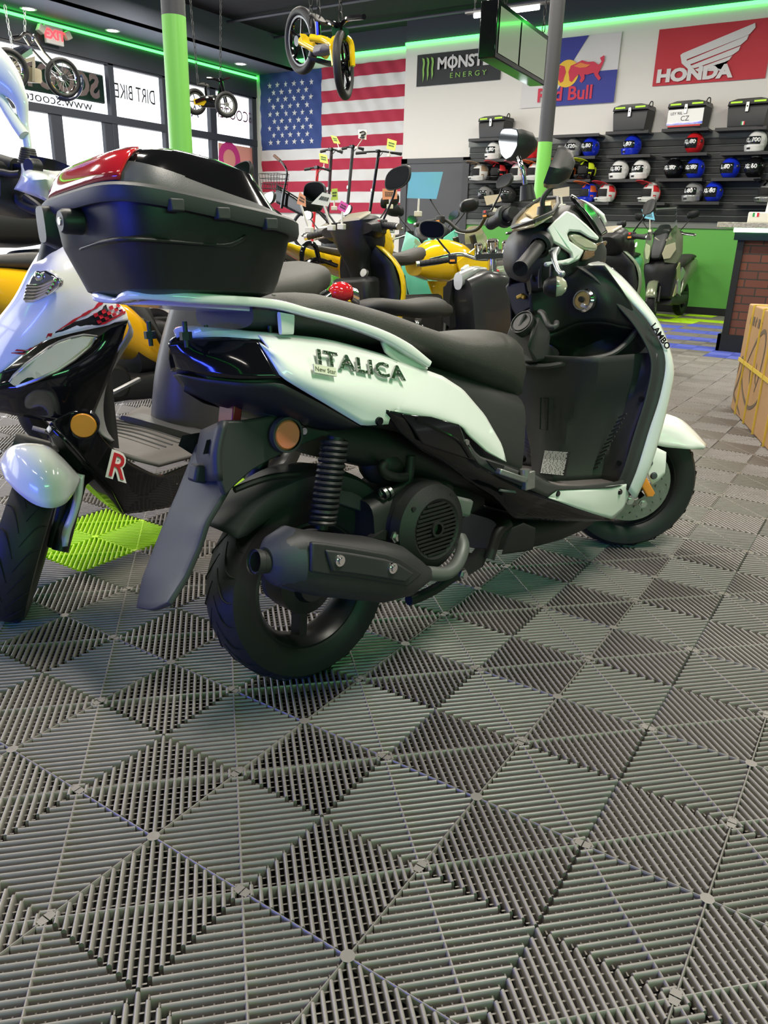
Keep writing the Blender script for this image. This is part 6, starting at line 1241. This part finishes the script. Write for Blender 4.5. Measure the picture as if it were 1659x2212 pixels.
bx(-.96, -.9, 7.14, 7.82, .0, 1.02).obj('corner_trim', black, t); bx(-.99, 3.2, 7.12, 7.14, 0, .16).join(bx(-.99, -.96, 7.12, 7.82, 0, .16)).obj('base_board', black, t)
bx(-.99, 3.2, 7.1, 7.85, 1.02, 1.125).obj('counter_band', mat('dark_green_band', (.015, .03, .02), .3), t)
bx(-1.0, 3.2, 7.075, 7.1, 1.09, 1.125).obj('glow_strip', mat('counter_led', (.55, 1, .55), emit=5), t)
bx(-1.13, 3.2, 6.96, 7.95, 1.125, 1.172).obj('granite_top', mat('speckled_granite', (.4, .38, .32), .15, var=.8, bscale=70), t, bevel=.004)
t = thing('cash_register', 'white cash register with tilted screen on the granite counter', 'register')
bx(-.92, -.3, 7.2, 7.6, 1.172, 1.27).obj('register_base', cream, t, bevel=.012)
B().box((-.55, 7.4, 1.36), (.5, .03, .25), RX(-.5)).obj('register_screen', cream, t, bevel=.01)
for k, m in enumerate((mat('badge_green'), gwhite, redp)): B().box((-.87 + k * .018, 7.198, 1.245), (.018, .004, .035)).obj('flag_badge', m, t)
# --- strapped cardboard crate
t = thing('cardboard_crate', 'tall cardboard crate with yellow straps standing at the right edge', 'box')
c0 = Vector((-.314, 4.15, 0)); dv = Vector((.33, -.944, 0)); sv_ = Vector((.944, .33, 0)); card = mat('brown_cardboard', (.44, .27, .13), .8, var=.08, bscale=20); strapm = mat('yellow_strap', (.75, .55, .08), .4)
B().poly([c0, c0 + dv * 1.7, c0 + dv * 1.7 + sv_ * .6, c0 + sv_ * .6], (0, 0, .64)).obj('crate_body', card, t, bevel=.008)
def strap(p, q, w=.014): return B().bar(p, q, w, .004, (-sv_.x, -sv_.y, 0) if abs((q - p).z) > .1 or True else (0, 0, 1))
up_ = Vector((0, 0, 1)); sh_ = -sv_ * .003
for k, d_ in enumerate((.18, .45, .72, 1.0)): B().bar(c0 + dv * d_ + sh_, c0 + dv * d_ + sh_ + up_ * .643, .014, .004, dv).bar(c0 + dv * d_ + up_ * .643, c0 + dv * d_ + sv_ * .6 + up_ * .643, .014, .004, up_).obj('strap', strapm, t)
B().bar(c0 + sh_ * 1.6 + up_ * .31, c0 + dv * 1.7 + sh_ * 1.6 + up_ * .31, .004, .022, up_).obj('strap', strapm, t)
ink = mat('grey_print_ink', (.16, .12, .08), .8)
def onb(u, v): return c0 + dv * u + up_ * v + sh_ * .6
def inkline(pts, w):
    P = cr([onb(*p) for p in pts], 40); rows = []
    for i, p in enumerate(P):
        tt = (P[min(i + 1, 39)] - P[max(i - 1, 0)]).normalized(); s_ = tt.cross(sv_).normalized(); k = w * (.35 + .65 * math.sin(PI * i / 39))
        rows.append([p + s_ * k, p - s_ * k])
    return B().grid(rows)
ik = inkline([(.1, .30), (.25, .16), (.45, .10), (.62, .14), (.72, .22)], .012).join(inkline([(.22, .30), (.4, .47), (.55, .53), (.62, .45), (.6, .3), (.55, .2)], .012)).join(inkline([(.02, .22), (.05, .30), (.1, .33), (.12, .27), (.08, .18), (.02, .1), (.15, .06), (.3, .02)], .014)).join(inkline([(.35, .33), (.38, .25), (.43, .2)], .008)).join(inkline([(.5, .35), (.52, .27), (.56, .24)], .008))
ik.obj('printed_lines', ink, t)
for k in range(5):
    u = .12 + k * .075
    B().poly([onb(u, .53), onb(u + .045, .53), onb(u + .045, .58), onb(u, .58)], sh_ * .2).obj('handling_mark', ink, t) if k % 2 else B().poly([onb(u, .53), onb(u + .02, .53), onb(u + .02, .56), onb(u + .04, .56), onb(u + .02, .585), onb(u, .56)], sh_ * .2).obj('handling_mark', ink, t)
# ------------------------------------------------------------------ kick scooters, bicycle, price tags and hanging bikes
bx(-10.6, -4.6, 8.3, 10.3, .0, .66).obj('display_platform', black).__setitem__('kind', 'structure')
def kick(px_top, px_bot, label, col, hw=.22):
    a, b = Vector(px_bot), Vector(px_top); r = thing('kick_scooter', label, 'kick scooter', loc=(a.x, a.y, .66))
    o = Vector((a.x, a.y, .66)); t = b - o; base = Vector((t.x * .05, t.y * .05, .1))
    top = t
    st_ = B().tube([base, top], .024, 12).obj('stem', col, r)
    u = Vector((.75, .25, 0)).normalized()
    B().tube([top - u * hw, top - u * hw * .3 + Vector((0, 0, .015)), top + u * hw * .3 + Vector((0, 0, .015)), top + u * hw - Vector((0, 0, .03))], .013, 10, 16).obj('handlebar', black, r)
    for s in (-1, 1): B().tube([top + u * s * hw * .55, top + u * s * hw * 1.02 - Vector((0, 0, .012))], .018, 10).obj('grip', rubber, r)
    B().box(top + Vector((0, -.02, .02)), (.07, .05, .045)).obj('display_unit', gblack, r, bevel=.008)
    B().tube([top + u * .06, top + Vector((.03, -.06, -.1)), top * .8 + base * .2], .005, 6, 10).obj('brake_cable', rubber, r)
    B().box(base.lerp(top, .62) + Vector((0, -.03, 0)), (.03, .04, .05)).obj('front_lamp', steel, r, bevel=.006)
    fd_ = Vector((t.x, t.y, 0)); fd_ = Vector((-.2, .98, 0))
    B().hull([base + fd_ * .1 + Vector((0, 0, .05)), base + fd_ * .45 + Vector((0, 0, .03))], [base + fd_ * .1 - Vector((0, 0, .03)), base + fd_ * .45 - Vector((0, 0, .03))], .07, e=5).obj('deck', black, r)
    for k in (-.03, .55):
        B().lathe([(.05, -.02), (.095, -.022), (.105, 0), (.095, .022), (.05, .02)], base + fd_ * k + Vector((0, 0, .005)), (fd_.y, -fd_.x, 0), 28).obj('wheel', rubber, r)
    return r
kick([(-7.115,9.000,2.136)][0], [(-7.224,9.000,1.210)][0], 'leftmost black kick scooter with red stem marks before the flag', mat('black_red_stem', (.04, .02, .025), .4), .17)
kick([(-6.977,9.350,2.204)][0], [(-7.137,9.350,1.223)][0], 'tall grey stemmed kick scooter in the middle before the flag', dgrey, .17)
kick([(-6.772,9.750,2.172)][0], [(-7.020,9.750,1.307)][0], 'black kick scooter with wide straight bar, right of the tall grey one', gblack, .36)
kick([(-7.142,8.700,1.867)][0], [(-7.266,8.700,1.199)][0], 'short kick scooter with red stem left of the others, by a lime tag', redp, .2)
bc = thing('bicycle', 'black electric bicycle with wire basket at the left side of the flag', 'bicycle')
BP = [(-8.579,9.400,2.149),(-8.425,9.400,2.049),(-8.311,9.400,1.896),(-8.374,9.400,1.634),(-8.439,9.400,1.352),(-8.755,9.400,1.903),(-8.656,9.400,1.860),(-8.392,9.400,1.759),(-8.631,9.400,1.692),(-8.846,9.400,1.905)]
B().tube(BP[:4], .018, 10, 16).tube([BP[3], BP[4]], .025, 10).obj('handlebar_stem', gblack, bc)
B().tube([BP[0], Vector(BP[0]).lerp(Vector(BP[1]), .8)], .025, 10).obj('grip', mat('brown_grip', (.1, .05, .03), .6), bc)
bk_ = B(); q0 = Vector([(-8.502,9.300,1.754)][0])
for k in range(7):
    for z in (0,): bk_.tube([q0 + Vector((-.17 + k * .056, -.12, -.11)), q0 + Vector((-.2 + k * .066, -.14, .11))], .004, 5).tube([q0 + Vector((-.17 + k * .056, .12, -.11)), q0 + Vector((-.2 + k * .066, .14, .11))], .004, 5)
for z, e_ in ((-.11, .17), (-.04, .18), (.04, .19), (.11, .2)): bk_.tube([q0 + Vector((x * e_, y * e_ * .7, z)) for x, y in ((-1, -1), (1, -1), (1, 1), (-1, 1))], .005, 5, closed=True)
bk_.obj('wire_basket', black, bc)
B().hull([(-8.597,9.500,1.712),(-8.205,9.500,1.534),(-8.013,9.500,1.429)], [(-8.603,9.500,1.427),(-8.208,9.500,1.287),(-8.015,9.500,1.218)], .05, e=4).obj('battery_frame', gblack, bc)
for p, r_ in ((([(-8.762,9.500,1.209)][0][0], 9.4, 1.02), .33), (([(-8.210,9.500,1.144)][0][0], 9.9, 1.02), .33)):
    B().lathe([(r_ - .03, -.03), (r_, -.03), (r_ + .02, 0), (r_, .03), (r_ - .03, .03)], p, (.5, -.85, 0), 40).obj('wheel', rubber, bc)
# price tags on clips
paper = {}
def tagcard(corners, stem, col, label, lines=2, ink=True, group=None):
    C = [Vector(p) for p in corners]; r = thing('price_tag', label, 'price tag', loc=C[3])
    o = C[3]; n = (C[1] - C[0]).cross(C[3] - C[0]).normalized()
    if n.dot(Vector((.465, -1.06, .95)) - o) < 0: n = -n
    m = mat('card_%d_%d_%d' % tuple(int(c * 99) for c in col), col, .7)
    B().poly([p - o for p in C], -n * .003).obj('card', m, r)
    if stem:
        S_ = [Vector(p) - o for p in stem]
        B().tube(S_, .006, 6).obj('clip_stem', cream, r); B().box(S_[-1], (.04, .03, .03)).obj('clip', cream, r, bevel=.004)
    if lines:
        b = B()
        for k in range(lines):
            v0 = .28 + k * .5 / max(1, lines); u = .18
            while u < .8:
                w = rnd.uniform(.04, .13); q = lambda a, c: C[0].lerp(C[1], a).lerp(C[3].lerp(C[2], a), c) - o + n * .002
                b.add([q(u, v0), q(min(.84, u + w), v0), q(min(.84, u + w), v0 + .3 / lines), q(u, v0 + .3 / lines)], [(0, 1, 2, 3)]); u += w + .025
        b.obj('tag_print', mat('tag_ink', (.05, .06, .05), .7), r)
    return r
LM = (.55, .72, .12); WH = (.75, .74, .62); PK = (.85, .12, .42); OR = (.85, .38, .2); BL = (.2, .55, .72); CR = (.72, .62, .45)
tagcard([(-7.058,8.900,2.335),(-6.948,8.900,2.312),(-6.880,8.900,2.212),(-6.998,8.900,2.228)], [(-6.931,8.900,2.220),(-6.896,8.900,2.145)], LM, 'tilted lime price tag above the leftmost kick scooter')
WTAG = tagcard([(-6.845,9.300,2.445),(-6.694,9.300,2.433),(-6.699,9.300,2.303),(-6.842,9.300,2.327)], [(-6.767,9.300,2.318),(-6.874,9.300,2.202)], WH, 'white hand-lettered tag above the middle kick scooter', 0)
cs0 = [(-6.805,9.280,2.398),(-6.738,9.280,2.414),(-6.704,9.280,2.381),(-6.779,9.280,2.359),(-6.720,9.280,2.332),(-6.795,9.280,2.335)]
B().tube([Vector(p) - WTAG.location for p in cs0], .012, 6, 24).obj('brush_mark', black, WTAG)
tagcard([(-6.585,9.700,2.360),(-6.417,9.700,2.316),(-6.445,9.700,2.184),(-6.597,9.700,2.220)], [(-6.529,9.700,2.206),(-6.552,9.700,2.123)], LM, 'lime price tag on the right end of the wide bar kick scooter')
tagcard([(-7.271,8.900,2.100),(-7.125,8.900,2.071),(-7.098,8.900,1.952),(-7.254,8.900,1.980)], [(-7.176,8.900,1.959),(-7.184,8.900,1.897)], LM, 'lime price tag left of the red stemmed kick scooter')
tagcard([(-2.342,2.383,1.168),(-2.318,2.404,1.144),(-2.317,2.406,1.093),(-2.355,2.375,1.108)], [(-2.338,2.389,1.102),(-2.305,2.419,0.978)], OR, 'orange price tag low at the left, next to the round mirror')
tagcard([(-2.246,2.459,1.169),(-2.205,2.491,1.157),(-2.224,2.479,1.099),(-2.296,2.423,1.110)], [(-2.241,2.466,1.101),(-2.211,2.492,0.993)], WH, 'cream paper tag behind the left round mirror', 1)
tagcard([(-3.379,4.042,1.289),(-3.342,4.069,1.294),(-3.341,4.075,1.212),(-3.384,4.043,1.207)], [(-3.364,4.058,1.211),(-3.365,4.060,1.152)], LM, 'lime tag right of the cream paper behind the mirror')
tagcard([(-2.150,2.495,1.130),(-2.116,2.521,1.109),(-2.135,2.509,1.069),(-2.168,2.484,1.088)], [(-2.145,2.502,1.075),(-2.149,2.500,0.999)], PK, 'bright pink price tag left of the black cockpit')
tagcard([(-2.840,3.933,1.282),(-2.751,3.991,1.279),(-2.751,3.995,1.215),(-2.840,3.937,1.208)], [(-2.796,3.966,1.213),(-2.795,3.969,1.163)], OR, 'orange tag behind the black cockpit before the flag', 3)
tagcard([(-2.101,3.095,1.313),(-1.932,3.194,1.320),(-1.963,3.187,1.173),(-2.113,3.098,1.173)], [(-2.052,3.135,1.173),(-2.055,3.136,1.089)], BL, 'large blue price sheet in a white clip right of the black cockpit', 0)
tagcard([(-2.210,4.299,1.249),(-2.111,4.346,1.266),(-2.094,4.357,1.221),(-2.190,4.312,1.188)], [(-2.146,4.332,1.207),(-2.141,4.337,1.155)], CR, 'tan tag below the left mirror of the white scooter', 0)
tagcard([(-1.473,3.752,1.257),(-1.382,3.786,1.274),(-1.378,3.791,1.220),(-1.467,3.757,1.210)], [(-1.424,3.774,1.219),(-1.414,3.780,1.161)], CR, 'tan tag right of the thin column, above the instrument panel', 0)
tagcard([(-2.653,9.789,1.390),(-2.511,9.829,1.365),(-2.476,9.843,1.259),(-2.618,9.803,1.284)], [(-2.538,9.825,1.269),(-2.520,9.833,1.127)], BL, 'blue price tag clipped to the bar of the olive adventure scooter', 3)
# hanging bikes
def ring_wheel(c, n, R, tr, par, spokes=5, rim=.78, mt=None, wire=False):
    c, n = Vector(c), Vector(n).normalized(); u, w = ortho(n)
    wl = B().tube([c + (u * math.cos(a) + w * math.sin(a)) * (R - tr) for a in [2 * PI * i / 36 for i in range(36)]], tr, 10, closed=True).obj('wheel', rubber, par)
    b = B().tube([c + (u * math.cos(a) + w * math.sin(a)) * (R - 2 * tr) for a in [2 * PI * i / 32 for i in range(32)]], tr * .55, 8, closed=True).cyl(c - n * .03, c + n * .03, R * .16, n=14)
    for k in range(spokes):
        a = 2 * PI * k / spokes; dd = u * math.cos(a) + w * math.sin(a)
        b.tube([c + dd * R * .1, c + dd * (R - 2 * tr)], .003 if wire else R * .05, 6)
    b.obj('rim', mt or gblack, wl); return wl
bb_ = thing('balance_bike', 'yellow electric balance bike hanging on chains at the top, seen from below', 'bike')
rw = [(-2.461,2.554,1.908)][0]; fw = [(-2.064,2.388,1.735)][0]
vd = (Vector(rw) - Vector((.465, -1.064, .953))).normalized(); cr_ = Vector((.84, .54, 0))
ring_wheel(rw, vd * .55 + cr_ * .8, .155, .022, bb_); ring_wheel(fw, cr_ * .97 - vd * .2 + Vector((0, 0, .08)), .15, .02, bb_)
ylw = yellow
B().tube([(-2.442,2.532,1.902),(-2.331,2.502,1.853),(-2.245,2.488,1.816)], .022, 10).tube([(-2.185,2.466,1.828),(-2.096,2.414,1.893)], .022, 10).tube([(-2.328,2.468,1.894),(-2.247,2.471,1.878),(-2.167,2.449,1.847),(-2.124,2.422,1.880)], .018, 10, 14).obj('bike_frame', ylw, bb_, split=True)
B().poly([(-2.420,2.490,1.927),(-2.397,2.510,1.925),(-2.316,2.483,1.875),(-2.272,2.465,1.826),(-2.347,2.492,1.842),(-2.413,2.510,1.872)], vd * .02).obj('side_plate', ylw, bb_, bevel=.003)
B().hull([(-2.269,2.460,1.854),(-2.198,2.451,1.850),(-2.169,2.452,1.832)], [(-2.285,2.459,1.806),(-2.225,2.442,1.806),(-2.182,2.446,1.815)], [.04, .05, .03], e=3).obj('battery_pack', grey, bb_)
B().hull([(-2.331,2.487,1.811),(-2.287,2.523,1.805),(-2.246,2.556,1.795)], [(-2.319,2.502,1.787),(-2.290,2.527,1.779),(-2.248,2.558,1.783)], [.05, .06, .05], e=5).obj('foot_board', black, bb_)
B().hull([(-2.315,2.453,1.986),(-2.290,2.470,1.993),(-2.272,2.492,1.966),(-2.253,2.508,1.959)], [(-2.309,2.460,1.975),(-2.288,2.478,1.969),(-2.276,2.493,1.952),(-2.254,2.510,1.954)], [.03, .05, .05, .02], e=3).obj('seat', seatm, bb_)
B().tube([(-2.281,2.461,1.960),(-2.287,2.477,1.885)], .014, 8).obj('seat_post', gblack, bb_)
B().tube([(-2.094,2.388,1.899),(-2.077,2.395,1.922),(-1.996,2.328,1.915),(-1.851,2.250,1.891)], .012, 8, 14).tube([(-2.094,2.388,1.899),(-2.110,2.372,1.913),(-2.252,2.507,1.967)], .012, 8, 10).tube([(-2.101,2.401,1.926),(-2.102,2.410,1.893)], .022, 10).obj('handlebar', gblack, bb_, split=True)
B().poly([(-2.123,2.367,1.898),(-2.099,2.380,1.914),(-2.091,2.392,1.896),(-2.107,2.391,1.854),(-2.123,2.376,1.865)], -vd * .012).poly([(-2.056,2.367,1.895),(-2.035,2.383,1.889),(-2.034,2.390,1.867),(-2.051,2.383,1.848),(-2.060,2.373,1.858)], -vd * .012).obj('number_plate', mat('dark_green_plate', (.01, .06, .02), .3), bb_, split=True)
for s in (-1, 1): B().tube([Vector([(-2.087,2.401,1.870)][0]), Vector([(-2.079,2.391,1.836)][0]) + cr_ * .045 * s, Vector(fw) + cr_ * .045 * s], .014, 8, 12).obj('fork_leg', ylw, bb_)
for p in [(-2.322,2.461,1.936),(-2.287,2.477,1.976),(-2.202,2.546,1.962)]: chain(p, (p[0], p[1], ZC), bb_)
b2 = thing('balance_bike', 'black and yellow balance bike hanging before the window left of the flag', 'bike')
r2 = [(-6.073,5.286,2.211)][0]; f2 = [(-5.645,5.293,2.162)][0]; nn2 = Vector((.45, -.85, 0)); vd2 = (Vector(r2) - Vector((.465, -1.064, .953))).normalized()
ring_wheel(r2, -vd2 + Vector((.5, .3, 0)), .125, .022, b2, mt=alu); ring_wheel(f2, -vd2 + Vector((.35, .2, 0)), .12, .02, b2, mt=alu)
B().tube([(-5.931,5.148,2.184),(-5.852,5.220,2.222),(-5.771,5.301,2.221),(-5.715,5.319,2.394)], .02, 8, 14).tube([(-5.691,5.270,2.401),(-5.680,5.329,2.169)], .018, 8).tube([(-5.910,5.274,2.367),(-5.919,5.293,2.237)], .014, 8).obj('bike_frame', gblack, b2, split=True)
B().hull([(-5.901,5.238,2.245),(-5.808,5.327,2.260)], [(-5.914,5.244,2.145),(-5.816,5.342,2.145)], [.05, .05], e=4).obj('battery_pack', black, b2)
B().poly([(-5.940,5.133,2.207),(-5.867,5.203,2.229),(-5.853,5.225,2.190),(-5.877,5.208,2.155),(-5.940,5.143,2.158)], vd2 * .03).obj('side_plate', yellow, b2)
B().hull([(-5.953,5.233,2.359),(-5.913,5.271,2.371),(-5.890,5.298,2.353)], [(-5.956,5.234,2.339),(-5.918,5.273,2.334),(-5.892,5.299,2.336)], [.03, .04, .02], e=3).obj('seat', seatm, b2)
B().tube([(-5.786,5.179,2.389),(-5.738,5.226,2.389),(-5.701,5.265,2.376),(-5.667,5.296,2.391),(-5.621,5.335,2.410)], .012, 8, 14).obj('handlebar', gblack, b2)
for p, q in zip([(-5.889,5.157,2.339),(-5.726,5.305,2.409)], [(-5.915,5.042,2.691),(-5.599,5.316,2.833)]): chain(p, (q[0], q[1], ZC), b2)
b3 = thing('chopper_bike', 'small chrome and cream chopper bike hanging before the window at the far left', 'bike')
f3 = [(-6.392,3.964,2.242)][0]; vd3 = (Vector(f3) - Vector((.465, -1.064, .953))).normalized()
ring_wheel(f3, -vd3 + Vector((.5, .32, 0)), .165, .02, b3, spokes=16, mt=chrome, wire=True)
ring_wheel([(-6.311,3.382,2.206)][0], -vd3 + Vector((.5, .32, 0)), .165, .025, b3, spokes=16, mt=chrome, wire=True)
fk3 = B()
for s in (-.03, .03): fk3.tube([Vector([(-6.417,3.669,2.532)][0]) + Vector((s, s, 0)), Vector([(-6.433,3.771,2.418)][0]) + Vector((s, s, 0)), Vector(f3) + Vector((s, s, 0))], .012, 8)
fk3.obj('fork_leg', chrome, b3, split=True)
B().lathe([(.165, -.05), (.19, 0), (.165, .05)], f3, -vd3 + Vector((.5, .32, 0)), 16, 1.2, 3.4).obj('front_fender', mat('dark_blue_fender', (.02, .03, .08), .2, coat=.6), b3, solid=.006)
cr3 = mat('cream_frame_paint', (.5, .44, .33), .4)
B().poly([(-6.448,3.516,2.295),(-6.337,3.662,2.355),(-6.374,3.661,2.163),(-6.387,3.643,2.161),(-6.357,3.644,2.317),(-6.441,3.533,2.270)], -vd3 * .06).obj('bike_frame', cr3, b3)
B().hull([(-6.445,3.533,2.248),(-6.362,3.650,2.269)], [(-6.465,3.531,2.149),(-6.380,3.655,2.155)], [.08, .08], e=6).obj('battery_crate', cr3, b3)
B().hull([(-6.446,3.513,2.316),(-6.401,3.553,2.404),(-6.354,3.614,2.432),(-6.343,3.638,2.407)], [(-6.442,3.522,2.303),(-6.394,3.577,2.358),(-6.357,3.620,2.398),(-6.345,3.638,2.393)], [.05, .06, .05, .02], e=3).obj('seat', mat('navy_seat', (.02, .025, .05), .4), b3)
B().poly([(-6.415,3.523,2.315),(-6.325,3.627,2.411),(-6.325,3.639,2.371),(-6.357,3.602,2.338),(-6.404,3.541,2.310)], -vd3 * .03).obj('tank_plate', steel, b3)
B().tube([(-6.447,3.550,2.484),(-6.415,3.593,2.497),(-6.392,3.617,2.527),(-6.371,3.647,2.531),(-6.358,3.678,2.494),(-6.377,3.660,2.464)], .012, 8, 18).tube([(-6.451,3.544,2.483),(-6.420,3.587,2.496)], .02, 8).obj('handlebar', chrome, b3, split=True)
for p, q in zip([(-6.386,3.623,2.535),(-6.475,3.550,2.353)], [(-6.345,3.617,2.719),(-6.431,3.490,2.717)]): chain(p, (q[0], q[1], min(q[2], ZC)), b3, steel)
